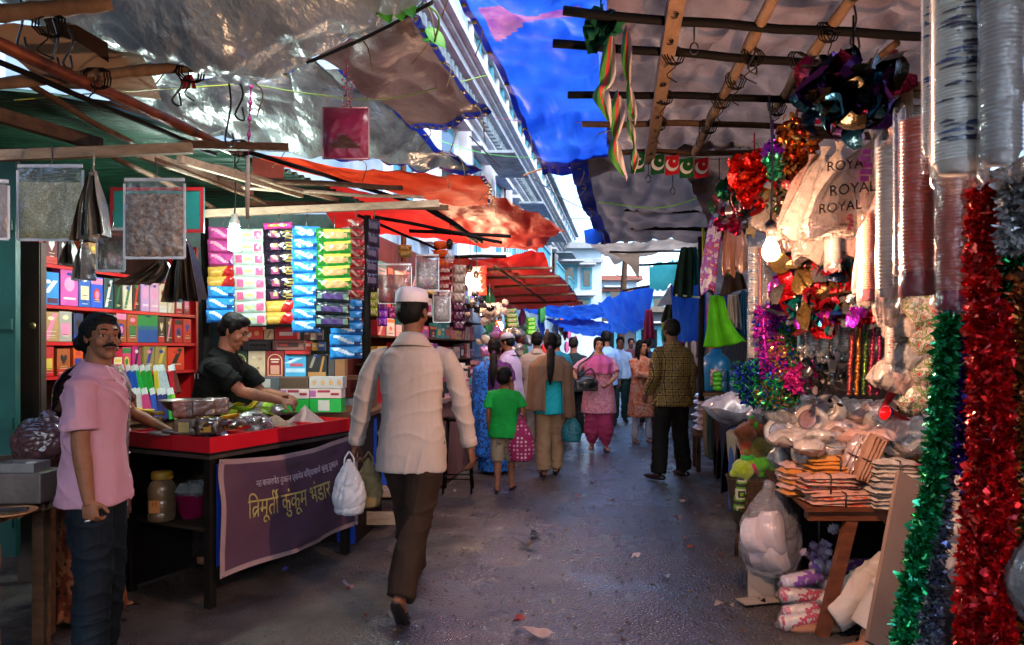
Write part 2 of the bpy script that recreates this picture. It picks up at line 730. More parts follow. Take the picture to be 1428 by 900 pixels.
# far buildings closing the view
def far_building(c0, d, wpx, top, name, label, colr, win, roofc, flip=1):
    x0, x1 = (c0 - wpx / 2 - CX) / F * d, (c0 + wpx / 2 - CX) / F * d
    h = CH + (HY - top) / F * d
    t = thing(name, ((x0 + x1) / 2, d, 0), label, 'building')
    wm = mat(name + '_wall_' + colr, colr, .85, c2=tuple(min(1, q * 1.6) for q in hexc(colr)), vs=.9, bump=.25, bs=5)
    m = MB()
    m.box(((x0 + x1) / 2, d + 3, h / 2), (x1 - x0, 6, h))
    m.build('wall', wm, t)
    m = MB()
    m.box(((x0 + x1) / 2, d + 2.9, h + .13), (x1 - x0 + .5, 6.6, .25))
    m.box(((x0 + x1) / 2, d - .14, h - .5), (x1 - x0 + .1, .25, .14))
    m.build('roof', mat('far_roof_' + roofc, roofc, .8), t)
    for (fx, fz, ww, hh) in win:
        cx, cz = x0 + (x1 - x0) * fx, h * fz
        m = MB()
        m.box((cx, d - .03, cz), (ww, .05, hh), mi=0)
        wo = m.build('window', [teal], t)
        m = MB()
        m.box((cx, d - .07, cz), (ww * .6, .02, hh * .72))
        m.build('pane', darkg, wo)
        m = MB()
        m.box((cx, d - .3, cz + hh * .62), (ww * 1.5, .6, .07))
        m.build('sunshade', washw, t)
    return t


far_building(797, 30, 84, 348, 'blue_house', 'weathered pale blue house with teal window at the far end of the street', '8fa6b6',
             [(.42, .80, .9, .95), (.75, .78, .45, .9), (.28, .55, .8, .9), (.7, .55, .6, .9)], '8f9aa2')
far_building(862, 38, 52, 392, 'brown_roofed_house', 'narrow far house with a reddish brown roof right of the pale blue house', '6d8496', [(.4, .82, .8, .9), (.7, .55, .8, .9)], '7a5148')
far_building(905, 60, 62, 402, 'distant_house', 'small distant grey blue flat roofed house under the white sky', '9fb2c2', [(.3, .8, 1.1, 1), (.7, .8, 1.1, 1)], 'a8b6c0')

far_building(905, 33, 200, 436, 'market_hall', 'low dark grey market hall closing the lane behind the far crowd', '3a4048', [(.2, .6, 1.2, 1.2), (.5, .6, 1.2, 1.2), (.8, .6, 1.2, 1.2)], '5a5650')
# back wall behind the right stalls, carrying the roof
mb = MB()
mb.smooth = False
sbox(mb, 2.75, 2.9, -12, 30, 0, 2.75)  # the unseen run behind the camera is added to block sky light
tag(mb.build('stall_back_wall', mat('grimy_plaster', '3b302b', .9, c2='5a4a42', vs=3, bump=.3)),
    'grimy brown plaster wall behind the goods of the right hand stalls', 'wall')
mb = MB()
sbox(mb, -4.75, -4.6, -12, 7.3, 0, 2.75)  # carried on unseen past the camera, added to keep sky light out
sbox(mb, -4.597, -2.95, 7.15, 7.3, 0, 2.75)
tag(mb.build('stall_back_wall', mat('grimy_green', '1d2a26', .9, c2='35453d', vs=3, bump=.3)),
    'grimy dark green wall behind the left hand stalls', 'wall')

# ---------------------------------------------------------------- tarpaulins
def wr(amp, freq, seed, ax=(1, 1, .3)):
    def f(p):
        return p
    return amp, freq, seed, ax


def tarp(name, net, mats, label, cat='tarpaulin', group=None, nu=60, nv=44, amp=.02, freq=9., seed=1, hem=(), hw=.03, mif=None, drape=(1, 1)):
    """net: rows of (px, py, d); hem: sides 'l r t b' that carry the second material as a sewn border part"""
    rows = [[P(*q) for q in r] for r in net]
    f0 = surf(rows)
    m = MB()

    def fn(u, v):
        p = f0(u, v)
        q = p * freq * .25
        n = mnoise.noise(V((q.x * drape[0] * 1.0, q.y * drape[1], q.z + seed * 7.1))) + .5 * mnoise.noise(V((p.x * freq * .7, p.y * freq * .7 * drape[1], seed)))
        n2 = 1 - abs(mnoise.noise(V((p.x * freq * .5 * drape[0] + seed, p.y * freq * .22 * drape[1], p.z * freq * .3))))
        n3 = 1 - abs(mnoise.noise(V((p.x * freq * 1.1 + seed, p.y * freq * .6, seed * 3.))))
        return p + V((0, 0, amp * (n * 1.3 + n2 ** 3 * 1.3 + .16 * n3 ** 2)))
    m.grid(fn, nu, nv, mif if mif else 0)
    o = m.build(name, mats)
    tag(o, label, cat, group)
    if hem:
        h = MB()
        off = V((0, 0, -.006))
        if 'r' in hem:
            h.grid(lambda u, v: fn(1 - hw * (1 - u), v) + off, 3, nv)
        if 'l' in hem:
            h.grid(lambda u, v: fn(hw * u, v) + off, 3, nv)
        if 'b' in hem:
            h.grid(lambda u, v: fn(u, 1 - hw * (1 - v)) + off, nu, 3)
        if 't' in hem:
            h.grid(lambda u, v: fn(u, hw * v) + off, nu, 3)
        h.i = 1
        for k in range(9):
            q = (k + .5) / 9
            for sd, uv in (('r', (1 - hw * .45, q)), ('l', (hw * .45, q)), ('b', (q, 1 - hw * .45))):
                if sd in hem:
                    h.lathe([(.006, -.004), (.016, -.004), (.016, .003), (.006, .003)], fn(*uv) + V((0, 0, -.008)), 10)
                    if k % 3 == 1:
                        c_ = fn(*uv)
                        h.tube(spath([c_, c_ + V((.04, .02, -.05)), c_ + V((.02 * (k - 4), .05, -.16))], 6), .0035, 5)
        h.build('hem', [M_hem, mat('brass_eyelet', '6a5a3a', .4, metal=.7)], o)
    return o


M_hem = mat('blue_hem', '0b2fae', .45, var=.2, bump=.2, trl=.25)
M_silver = mat('silver_tarp', '6a716f', .36, metal=.55, c2='a6adab', vs=3, bump=.9, bs=7, bd=.06, trl=.06, stretch=(1, .45, 1))
M_brown = mat('brown_tarp', '4a3733', .42, metal=.15, c2='6d5148', vs=2.2, bump=.5, bs=10, bd=.03, trl=.2)
M_orange = mat('orange_tarp', 'c22a14', .65, spec=.2, c2='d8451f', vs=3, bump=.5, bs=10, bd=.03, trl=.2)
M_redbrown = mat('red_brown_tarp', '8e1c14', .5, c2='a82c1e', vs=3, bump=.5, bs=9, bd=.04, trl=.13)
M_red = mat('red_tarp', 'c81a1c', .65, spec=.2, c2='e8322a', vs=3, bump=.4, bs=9, trl=.22)
M_blue = mat('blue_tarp', '1148cc', .4, c2='2a6fe0', vs=2.4, bump=.2, bs=16, bd=.02, trl=.34)
M_purple = mat('purple_patch', '7a3fa0', .4, c2='c07a9a', vs=9, bump=.4, trl=.35)
M_grey = mat('grey_tarp', '4b474b', .55, c2='6a6366', vs=2, bump=.4, bs=8, trl=.22)
M_white = mat('dirty_white_cloth', '8d857c', .8, c2='b8b0a6', vs=3, bump=.3, trl=.35)
M_tan = mat('brown_plastic_sheet', '54423c', .42, c2='7a645c', vs=3.2, bump=.7, bs=11, bd=.04, trl=.28, coat=.2)
M_teal = mat('teal_cloth', '1f7f8c', .7, c2='39a0a8', vs=4, bump=.3, trl=.4)

tarp('tarpaulin', [[(-160, -220, 2.2), (250, -230, 2.2), (430, -240, 2.2), (660, -200, 2.3)],
                   [(-90, -50, 2.75), (240, -20, 2.75), (420, -50, 2.8), (640, -70, 2.9)],
                   [(40, 34, 3.15), (265, 112, 3.0), (400, 82, 3.2), (602, 0, 3.35)],
                   [(150, 60, 3.6), (290, 112, 3.6), (420, 98, 3.7), (588, 14, 3.7)]], [M_silver],
     'large crumpled silver tarpaulin sagging at the top above the left stall', amp=.05, seed=3, hem='rb', hw=.02, nu=110, nv=90)
tarp('tarpaulin', [[(80, 70, 3.3), (300, 84, 3.8), (400, 88, 4.0), (478, 92, 4.1)],
                   [(130, 128, 3.7), (330, 150, 4.0), (450, 148, 4.3), (540, 150, 4.6)],
                   [(250, 186, 4.2), (380, 202, 4.5), (500, 212, 4.8), (608, 208, 5.2)],
                   [(330, 192, 4.9), (450, 226, 5.2), (560, 240, 5.6), (674, 246, 5.9)]], [M_silver],
     'silver tarpaulin with blue border hanging behind the red square pendant', amp=.055, seed=9, hem='rb', hw=.035, nu=110, nv=80)
tarp('tarpaulin', [[(436, 90, 3.8), (500, 62, 3.7), (578, 22, 3.4)],
                   [(490, 118, 4.1), (556, 104, 4.1), (622, 92, 4.0)],
                   [(580, 188, 4.9), (630, 180, 4.8), (686, 164, 4.6)]], [M_brown],
     'dark brown tarpaulin with blue border below the big leaves', amp=.03, seed=5, hem='rb', hw=.06)
tarp('tarpaulin', [[(340, 212, 5.0), (450, 231, 5.3), (560, 244, 5.6), (676, 248, 5.9)],
                   [(380, 232, 5.6), (500, 258, 6.0), (600, 268, 6.2), (686, 264, 6.2)],
                   [(400, 232, 6.0), (540, 266, 6.6), (630, 288, 6.9), (683, 285, 6.9)]], [M_orange],
     'bright orange tarpaulin under the blue edge of the silver sheet', amp=.02, seed=6, hem='r', hw=.02)
tarp('tarpaulin', [[(596, 286, 6.9), (690, 283, 7), (735, 298, 7.2), (788, 322, 7.4)],
                   [(596, 300, 7.5), (680, 322, 7.7), (730, 337, 7.8), (776, 330, 7.8)],
                   [(596, 306, 8.2), (650, 340, 8.4), (700, 353, 8.5), (748, 352, 8.5)]], [M_redbrown],
     'glossy brownish red tarpaulin drooping to a point over the left stalls', amp=.035, seed=7)
tarp('tarpaulin', [[(660, 366, 9), (720, 358, 9), (758, 351, 9.2)], [(680, 381, 9.6), (720, 384, 9.8), (768, 378, 10)]], [M_red],
     'vivid red tarpaulin scrap beneath the brownish red one', amp=.03, seed=8, nu=30, nv=20)
tarp('tarpaulin', [[(600, 352, 8.6), (690, 372, 9.4), (765, 376, 10.2)], [(650, 395, 11), (740, 402, 11.3), (790, 398, 11.3)],
                   [(690, 434, 14), (750, 431, 14), (814, 425, 14)]], [M_redbrown],
     'long red tarpaulin on slats sloping down toward the blue sheets', amp=.03, seed=11, hem='r', hw=.02)
tarp('tarpaulin', [[(420, 252, 6.2), (560, 280, 6.7), (640, 300, 7.4)], [(470, 322, 7.3), (600, 335, 8.6), (670, 345, 8.9)]], [M_red],
     'dim red sheet roofing the second left stall behind the poles', amp=.02, seed=12, nu=30, nv=20)
tarp('tarpaulin', [[(715, 430, 15), (780, 427, 15.5), (838, 430, 16)], [(745, 440, 18), (800, 450, 18), (852, 446, 18)]], [M_blue],
     'blue tarpaulin crossing the street below the pale blue house', amp=.05, seed=13, nu=40, nv=20)
tarp('tarpaulin', [[(760, 447, 17), (810, 450, 17.5), (852, 452, 18)], [(782, 460, 20), (818, 471, 20), (856, 466, 20)]], [M_blue],
     'lowest blue tarpaulin hanging just above the far crowd', amp=.05, seed=14, nu=40, nv=20)
tarp('tarpaulin', [[(833, 426, 14), (870, 410, 13), (915, 400, 12)], [(845, 445, 14.5), (870, 450, 13.5), (905, 440, 12.5)], [(850, 464, 15), (872, 468, 14), (896, 462, 13)]], [M_blue],
     'bright blue tarpaulin sloping over the far right stalls', amp=.06, seed=15, nu=40, nv=24)
tarp('tarpaulin', [[(935, 402, 9), (955, 400, 9), (985, 398, 9)], [(940, 480, 9.1), (956, 482, 9.1), (985, 478, 9.1)]], [M_blue],
     'vertical blue sheet hanging behind the man in the checked shirt', amp=.04, seed=16, nu=24, nv=30, drape=(3, 1))


def purple_zone(u, v):
    # the discoloured patch in the sheet
    a = v - .60 + .55 * (u - .2) if u < .55 else v - .40
    return 1 if (.10 < u < .44 and .405 + .12 * abs(u - .2) < v < .57 - .25 * (u - .15)) or (.44 <= u < .74 and .43 - .06 * (u - .44) < v < .475 - .08 * (u - .44)) else 0


tarp('tarpaulin', [[(640, -150, 2.6), (750, -160, 2.6), (868, -160, 2.6)], [(636, 0, 3.3), (750, 0, 3.2), (862, 0, 3.2)],
                   [(690, 96, 4.1), (780, 92, 4.1), (862, 92, 4.1)], [(758, 245, 6.2), (810, 242, 6.3), (862, 234, 6.3)]], [M_blue, M_purple],
     'large bright blue tarpaulin with a purple patch at the top of the street', amp=.03, seed=17, hem='lb', hw=.05, mif=purple_zone, nu=90, nv=90)
tarp('tarpaulin', [[(795, 238, 6.0), (900, 214, 5.9), (1060, 206, 5.9)], [(812, 290, 7.3), (900, 292, 7.4), (1060, 290, 7.4)],
                   [(838, 342, 8.6), (900, 341, 8.8), (1010, 338, 8.8)]], [M_grey],
     'dark grey tarpaulin with a blue left edge beyond the flag bunting', amp=.04, seed=18, hem='l', hw=.12)
tarp('cloth_awning', [[(822, 343, 8.8), (900, 338, 8.9), (990, 335, 9)], [(858, 372, 9.8), (920, 356, 9.7), (990, 352, 9.6)]], [M_white],
     'torn dirty white cloth awning under the dark grey tarpaulin', 'awning', amp=.03, seed=19, nu=40, nv=20)
tarp('cloth_awning', [[(842, 352, 9.2), (866, 356, 9.2), (892, 350, 9.2)], [(872, 366, 9.2), (880, 372, 9.2), (892, 364, 9.2)], [(889, 385, 9.25), (890, 386, 9.25), (891, 385, 9.25)]], [M_white],
     'grey triangular flap of cloth dangling against the white sky', 'awning', amp=.02, seed=20, nu=20, nv=16)
tarp('cloth_sheet', [[(905, 376, 10.5), (925, 372, 10.4), (948, 366, 10.3)], [(906, 410, 10.5), (925, 404, 10.4), (946, 402, 10.3)]], [M_teal],
     'small teal cloth hung up below the torn white awning', 'cloth', amp=.06, seed=21, nu=24, nv=18, drape=(3, 1))
tarp('tarpaulin', [[(814, 322, 8.2), (826, 320, 8.2), (842, 324, 8.2)], [(816, 338, 8.3), (828, 340, 8.3), (842, 338, 8.3)]], [M_blue],
     'small blue scrap of tarpaulin at the tip of the dark grey sheet', amp=.03, seed=22, nu=16, nv=10)
tarp('plastic_sheet', [[(846, -240, 2.17), (1100, -240, 2.15), (1600, -240, 2.2)], [(846, 0, 3.16), (1080, 0, 3.1), (1600, 0, 3.1)],
                       [(846, 100, 4.0), (1060, 96, 3.9), (1500, 100, 3.95)], [(846, 216, 5.8), (1010, 214, 5.7), (1330, 214, 5.7)]], [M_tan],
     'brown plastic sheet stretched over the bamboo roof of the right stall', 'plastic sheet', amp=.05, seed=23, nu=110, nv=80, freq=11)
tarp('plastic_sheet', [[(940, 206, 5.5), (1150, 214, 5.75), (1400, 214, 5.75)], [(990, 330, 7.8), (1150, 330, 7.8), (1320, 330, 7.8)]], [M_tan],
     'brown plastic sheet over the far part of the right stall', 'plastic sheet', amp=.05, seed=25, nu=30, nv=30)

mb = MB()  # unseen cover behind the camera, added to darken the sky fill
mb.grid(lambda u, v: V((-5.6 + 9.4 * u - .4 * v, 2.5 - 4.6 * v, 2.98 + .12 * math.sin(u * 9) * math.sin(v * 21))), 40, 50)
tag(mb.build('tarpaulin', M_brown), 'unseen brown tarpaulin added behind the viewer to block sky light', 'tarpaulin')

mb = MB()
mb.grid(lambda u, v: S(.95 + 2.2 * u + .1 * v, 5.2 + 20 * v, 2.86 + .1 * math.sin(u * 7) * math.sin(v * 40) - .2 * u), 24, 70)
tag(mb.build('tarpaulin', M_grey), 'long dull grey tarpaulin roofing the far right hand stalls', 'tarpaulin')

# green corrugated roof over the left stall
m_corr = mat('green_corrugated', '0e2a1e', .5, c2='1c4230', vs=4, bump=.2)
f0 = surf([[P(-160, 128, 3.2), P(90, 146, 3.6), P(268, 196, 4.3)], [P(-160, 226, 4.9), P(120, 224, 5.1), P(345, 224, 5.4)]])
mb = MB()
mb.grid(lambda u, v: f0(u, v) + V((0, 0, .035 + .02 * math.sin(v * 2 * math.pi * 26))), 12, 160)
mb.grid(lambda u, v: P(-160, 224, 4.9).lerp(P(360, 224, 5.4), u).lerp(P(-160, 300, 6.6).lerp(P(520, 292, 6.6), u), v) + V((0, 0, .02 + .02 * math.sin(v * 2 * math.pi * 18))), 12, 110)
tag(mb.build('roof_sheet', m_corr), 'dark green corrugated metal roof sheet over the left shop', 'roof sheet')
m_card = mat('brown_board', '8a7360', .8, c2='a28a74', vs=3, bump=.2)
m_dark = mat('dark_board', '3a2a22', .8, c2='4c382c', vs=3, bump=.2)
for net, m_, lab in [([[(-30, 36, 2.9), (120, 42, 3.1), (195, 70, 3.2)], [(60, 120, 3.3), (140, 130, 3.4), (225, 142, 3.6)]], m_card, 'pale brown board lying over the poles at top left'),
                     ([[(60, 30, 2.9), (90, 30, 2.9), (150, 62, 3.0)], [(70, 50, 3.0), (110, 62, 3.0), (152, 88, 3.1)]], m_dark, 'dark brown flap of board hooked on the top left bamboo'),
                     ([[(130, 142, 3.9), (220, 150, 4.1), (290, 185, 4.3)], [(140, 158, 4.0), (230, 185, 4.2), (300, 204, 4.5)]], m_dark, 'dark sagging strip of sheet under the long rusty pipe')]:
    tarp('roof_board', net, [m_], lab, 'board', amp=.012, seed=len(lab), nu=20, nv=12)
mb = MB()
mb.grid(lambda u, v: P(352, 218, 5.0).lerp(P(396, 232, 5.2), u).lerp(P(352, 262, 5.1).lerp(P(396, 268, 5.3), u), v), 4, 4)
tag(mb.build('roof_board', mat('maroon_board', '5a2018', .7)), 'maroon board hanging between the slats and the orange tarpaulin', 'board')

# ---------------------------------------------------------------- poles and beams
W_dark = mat('dark_pole_wood', '050303', .8, c2='0c0807', vs=8, bump=.3, bs=30)
W_bam = mat('bamboo', '5c4534', .65, c2='826650', vs=6, bump=.2, stretch=(3, 1, 1))
W_pale = mat('pale_timber', '7d6a58', .75, c2='a8937c', vs=7, bump=.3, stretch=(1, 5, 5))
W_rusty = mat('rusty_pipe', '4a2114', .45, metal=.5, c2='8a4524', vs=9, bump=.25)
W_brown = mat('brown_timber', '3c2a1e', .7, c2='5a4230', vs=7, bump=.3, stretch=(1, 4, 4))


def pole(pts, r, m, label, name='pole', cat='pole', group=None, square=False, node=False, wob=.006):
    q = [P(*p) for p in pts]
    mb = MB()
    if square:
        for a, b in zip(q, q[1:]):
            mb.bar(a, b, r * 1.6, r * 2)
    else:
        n = 14
        pp = spath(q, n)
        pp = [p + V((mnoise.noise(p * 3), 0, mnoise.noise(p * 3 + V((9, 9, 9))))) * wob * 2 for p in pp]
        rr = [r * (1.18 if (node and i % 3 == 0) else 1) for i in range(len(pp))]
        mb.tube(pp, rr, 9)
    o = mb.build(name, m)
    return tag(o, label, cat, group)


def knots(pts, r, label=None):
    pass


pole([(-60, 34, 2.42), (332, 212, 3.95)], .026, W_rusty, 'long rusty metal pipe slanting below the silver tarpaulin at top left')
pole([(-60, 62, 2.5), (300, 214, 3.9)], .012, W_dark, 'thin dark rod running just under the long rusty pipe')
pole([(-60, 125, 2.75), (150, 104, 3.0), (322, 90, 3.3)], .022, W_bam, 'pale bamboo pole crossing beneath the sagging silver tarpaulin', node=True)
pole([(-40, 22, 2.6), (155, 4, 2.8)], .03, W_bam, 'thick pale bamboo at the top left corner', node=True)
pole([(-60, 220, 3.3), (268, 207, 3.5)], .024, W_pale, 'pale squared beam that the plastic packets hang from', 'beam', 'beam', square=True)
pole([(255, 202, 3.6), (402, 206, 3.8)], .02, W_brown, 'short brown beam joining the end of the pale beam', 'beam', 'beam', square=True)
pole([(-40, 150, 3.1), (140, 202, 3.6)], .03, W_brown, 'broad brown rafter under the green roof sheet', 'beam', 'beam', square=True)
pole([(40, 118, 2.9), (182, 200, 3.5)], .014, W_brown, 'slim brown rod slanting from the pale bamboo', wob=.01)
pole([(195, 214, 3.9), (350, 268, 5.2)], .026, W_pale, 'pale rafter sloping behind the powder packet', 'beam', 'beam', square=True)
pole([(250, 222, 4.1), (420, 272, 5.3)], .022, W_pale, 'second pale rafter sloping toward the sachet strips', 'beam', 'beam', square=True)
pole([(330, 208, 4.6), (470, 250, 5.5), (600, 294, 6.3), (665, 338, 7.4)], .016, W_dark, 'thin dark rod slanting down across the orange tarpaulin')
pole([(250, 300, 5.3), (612, 284, 5.8)], .028, W_pale, 'grey timber beam carrying the hanging sachet strips', 'beam', 'beam', square=True)
pole([(345, 284, 5.6), (625, 290, 6.0)], .02, W_brown, 'brown timber above the sachet strips', 'beam', 'beam', square=True)
pole([(520, 302, 6.2), (700, 338, 6.6)], .016, W_dark, 'dark rod over the second left stall')
pole([(590, 282, 6.2), (672, 338, 7.3)], .02, W_dark, 'dark diagonal strut in front of the brownish red tarpaulin')
pole([(570, 322, 6.8), (712, 330, 6.9)], .018, W_dark, 'upper dark crossbar below the brownish red tarpaulin')
pole([(590, 358, 7.2), (706, 358, 7.2)], .018, W_dark, 'lower dark crossbar below the brownish red tarpaulin')
pole([(500, 300, 6.0), (625, 355, 7.4)], .013, W_dark, 'thin dark strut slanting behind the white capped man')
for k, (a, b) in enumerate([((680, 376, 9.2), (770, 374, 9.6)), ((680, 388, 9.8), (780, 386, 10.2)), ((690, 400, 10.6), (792, 398, 10.9)), ((690, 414, 11.6), (802, 410, 12)), ((700, 424, 12.8), (812, 420, 13.2))]):
    pole([a, b], .02, W_brown, f'{ORD[k]} slat from the top under the long red tarpaulin', 'slat', 'slat')
pole([(690, 372, 9), (760, 420, 12.5)], .02, W_brown, 'slanting batten crossing the slats of the long red tarpaulin')
for k, (a, b) in enumerate([((215, 222, 4.0), (372, 284, 5.4)), ((300, 232, 4.4), (470, 280, 5.7)), ((270, 246, 4.6), (560, 262, 5.6)), ((330, 262, 5.0), (590, 276, 5.8)), ((150, 214, 3.9), (300, 292, 5.4))]):
    pole([a, b], .014 + .003 * (k % 3), W_pale if k % 2 else W_brown, f'{ORD[k]} of the crossed thin rafters in the shadow above the sachet strips', 'rafter', 'rafter', 'crossed rafters above the sachets')
for k, (x, y, d) in enumerate([(1046, 78, 3.34), (1022, 112, 3.7), (1002, 140, 3.95), (985, 176, 4.42), (1110, 84, 3.35), (1080, 150, 4.0), (935, 76, 3.3), (922, 134, 3.9), (914, 172, 4.4), (1150, 44, 3.1), (65, 34, 2.7), (130, 108, 2.95), (262, 100, 3.15), (330, 206, 3.8)]):
    mb = MB()
    c = P(x, y, d)
    for q in range(3):
        mb.tube([c + V((.045 * math.cos(t_ * .7) + .012 * q, .02 * math.sin(t_), .045 * math.sin(t_ * .7))) for t_ in range(10)], .0035, 5)
    mb.tube(spath([c, c + V((.02, -.02, -.06)), c + V((-.03 + .01 * (k % 5), -.01, -.10)), c + V((.03, 0, -.13))], 8), .003, 5)
    tag(mb.build('rope_tie', mat('old_rope', '17110d', .9)), f'dark rope tie with loose ends, {ORD[k]} along the roof poles' if k < 10 else f'dark rope tie, {ORD[k - 10]} from the left on the left hand poles', 'rope tie', 'rope ties on the poles')
# right roof
RG = None
pole([(785, 14, 3.02), (1050, 38, 3.1), (1300, 52, 3.15)], .02, W_dark, 'dark roof pole nearest the camera under the brown plastic')
pole([(770, 62, 3.32), (950, 76, 3.36), (1150, 90, 3.4)], .02, W_dark, 'dark roof pole passing above the hanging streamers')
pole([(790, 133, 3.95), (970, 134, 3.97), (1145, 140, 4.0)], .02, W_dark, 'straight dark roof pole behind the hanging streamers')
pole([(812, 172, 4.45), (1000, 174, 4.45), (1165, 181, 4.5)], .019, W_brown, 'brown roof pole just above the flag bunting')
pole([(850, 212, 5.1), (1000, 213, 5.1), (1130, 214, 5.1)], .02, W_brown, 'farthest brown roof pole carrying the flag bunting')
pl = pole([(948, -30, 2.7), (905, 222, 5.15)], .04, W_bam, 'flat pale plank with painted figures nailed across the roof poles', 'plank', 'plank', square=True)
pole([(1092, -30, 2.72), (1010, 130, 3.95), (968, 212, 5.0)], .026, W_bam, 'jointed bamboo slanting across the roof poles', node=True)
pole([(1200, -20, 2.8), (1080, 152, 4.2)], .024, W_bam, 'bamboo slanting toward the copper foil hanging', node=True)
pole([(1250, 60, 3.3), (1140, 150, 4.1)], .018, W_brown, 'short brown rod beside the dark foil decoration')
for k, y in enumerate((118, 128, 150, 163, 188)):
    pole([(1100 + 6 * k, y, 1430 / (485 - y) - .02), (1330, y + 4, 1430 / (485 - y))], .022, W_pale if k % 2 else W_brown, f'{ORD[k]} timber batten from the front behind the dark foil decoration', 'batten', 'batten', square=True)
pole([(850, 290, 7.6), (1000, 294, 7.6)], .03, W_dark, 'dark bar under the dark grey tarpaulin', wob=.01)
pole([(880, 318, 8.2), (1000, 320, 8.2)], .025, W_dark, 'lower dark bar under the dark grey tarpaulin', wob=.01)
pole([(850, 352, 9), (985, 350, 9)], .014, W_dark, 'thin dark bar across the torn white awning')
pole([(878, 370, 9.6), (948, 368, 9.6)], .016, W_dark, 'dark rod below the torn white awning')
pole([(868, 406, 11), (920, 396, 11)], .018, W_dark, 'short dark rod in front of the distant house')
# uprights of the stalls
pole([(512, 300, 5.95), (512, 640, 5.95)], .03, W_dark, 'dark post at the right end of the sachet strips', 'post', 'post')
pole([(286, 300, 5.75), (286, 600, 5.75)], .03, W_dark, 'dark post left of the sachet strips', 'post', 'post')
pole([(978, 330, 7.0), (978, 560, 7.0)], .03, W_dark, 'dark post behind the hanging coloured cloths', 'post', 'post')
pole([(1262, 120, 3.9), (1262, 640, 3.9)], .04, W_brown, 'brown post among the hanging plastic bags', 'post', 'post')

# painted figures on the plank
def text_mesh(s, size, thick=.001, font_shear=0.):
    c = bpy.data.curves.new('t', 'FONT')
    c.body = s
    c.size = size
    c.align_x = 'CENTER'
    c.align_y = 'CENTER'
    c.extrude = thick
    c.shear = font_shear
    c.resolution_u = 4
    o = bpy.data.objects.new('t', c)
    col.objects.link(o)
    bpy.context.view_layer.update()
    me = bpy.data.meshes.new_from_object(o.evaluated_get(bpy.context.evaluated_depsgraph_get()))
    bpy.data.objects.remove(o)
    a = np.array([v.co[:] for v in me.vertices])
    q = (a.min(0) + a.max(0)) / 2
    me.transform(Matrix.Translation((-q[0], -q[1], 0)))
    return me


def letters(s, size, M, name, m, parent, fn=None, sub=False):
    """text placed by matrix M (parent space), optionally bent by fn"""
    me = text_mesh(s, size)
    for v in me.vertices:
        p = v.co
        v.co = fn(p) if fn else M @ p
    me.name = name
    me.materials.clear()
    me.materials.append(m)
    o = bpy.data.objects.new(name, me)
    col.objects.link(o)
    o.parent = parent
    return o


ink = mat('black_ink', '0c0a0a', .6, var=.05, bump=0)
a, b = P(948, -30, 2.7), P(905, 222, 5.15)
for k in range(9):
    c = a.lerp(b, .08 + .1 * k)
    ydir = (b - a).normalized()
    xdir = V((1, 0, 0))
    zdir = xdir.cross(ydir).normalized() * 1
    rot = Matrix((xdir, ydir, zdir)).transposed().to_4x4()
    nrm = V((0, 0, -1))
    M_ = Matrix.Translation(c - pl.location + V((0, 0, -.048)) + V((0, -.0, 0))) @ Matrix(((1, 0, 0, 0), (0, 1, 0, 0), (0, 0, 1, 0), (0, 0, 0, 1))) @ Matrix.Rotation(math.pi, 4, 'X') @ Matrix.Scale(1, 4)
    letters('33/8331/3'[k], .07, M_, 'figure', ink, pl)

# ---------------------------------------------------------------- strings and wires
def cord(pts, r, c, label, name='cord', cat='cord'):
    mb = MB()
    mb.tube(spath([P(*p) for p in pts], 20), r, 5)
    return tag(mb.build(name, cm(c, 'plastic')), label, cat)


cord([(428, 88, 3.62), (520, 48, 3.5), (606, 2, 3.3)], .010, '15130f', 'thick black rope tying the silver sheets up to the top', 'rope', 'rope')
cord([(20, 140, 3.0), (140, 130, 3.3), (330, 118, 3.9)], .003, '8f9a2a', 'yellow green string across the top left poles', 'string', 'string')
cord([(352, 118, 3.9), (440, 132, 4.0), (540, 138, 4.2), (680, 105, 4.4)], .004, '5a7a2a', 'green string slung in front of the silver tarpaulins', 'string', 'string')
cord([(690, 165, 8), (760, 172, 6.5), (830, 170, 4.5)], .004, 'a03060', 'magenta string crossing the gap by the blue tarpaulin', 'string', 'string')
cord([(590, 190, 9), (680, 215, 9), (800, 222, 7), (880, 220, 6.4)], .005, '4fae4f', 'pale green string across the old building', 'string', 'string')
cord([(745, 222, 7), (800, 200, 6), (860, 178, 5)], .006, '101014', 'black cable rising to the right roof', 'cable', 'cable')
cord([(745, 250, 14), (800, 285, 16), (850, 300, 18)], .012, '2a2a30', 'thin cable sagging across the white sky', 'cable', 'cable')
cord([(760, 312, 20), (800, 305, 22), (850, 308, 24)], .014, '2a2a30', 'lower thin cable in front of the white sky', 'cable', 'cable')
cord([(845, 378, 26), (875, 388, 26), (915, 392, 26)], .014, '2a2a30', 'far cable to the right of the pale blue house', 'cable', 'cable')
cord([(835, 282, 7), (920, 290, 7.1), (1000, 268, 7)], .006, '7fb83a', 'lime green cord on the dark grey tarpaulin', 'cord', 'cord')
cord([(730, 245, 9), (765, 232, 8.6)], .012, 'b08a5a', 'short yellowish stick across the gap by the blue tarpaulin', 'stick', 'stick')
cord([(655, 190, 6.0), (700, 235, 6.4)], .006, '101014', 'black cord at the blue border of the silver tarpaulin', 'cord', 'cord')
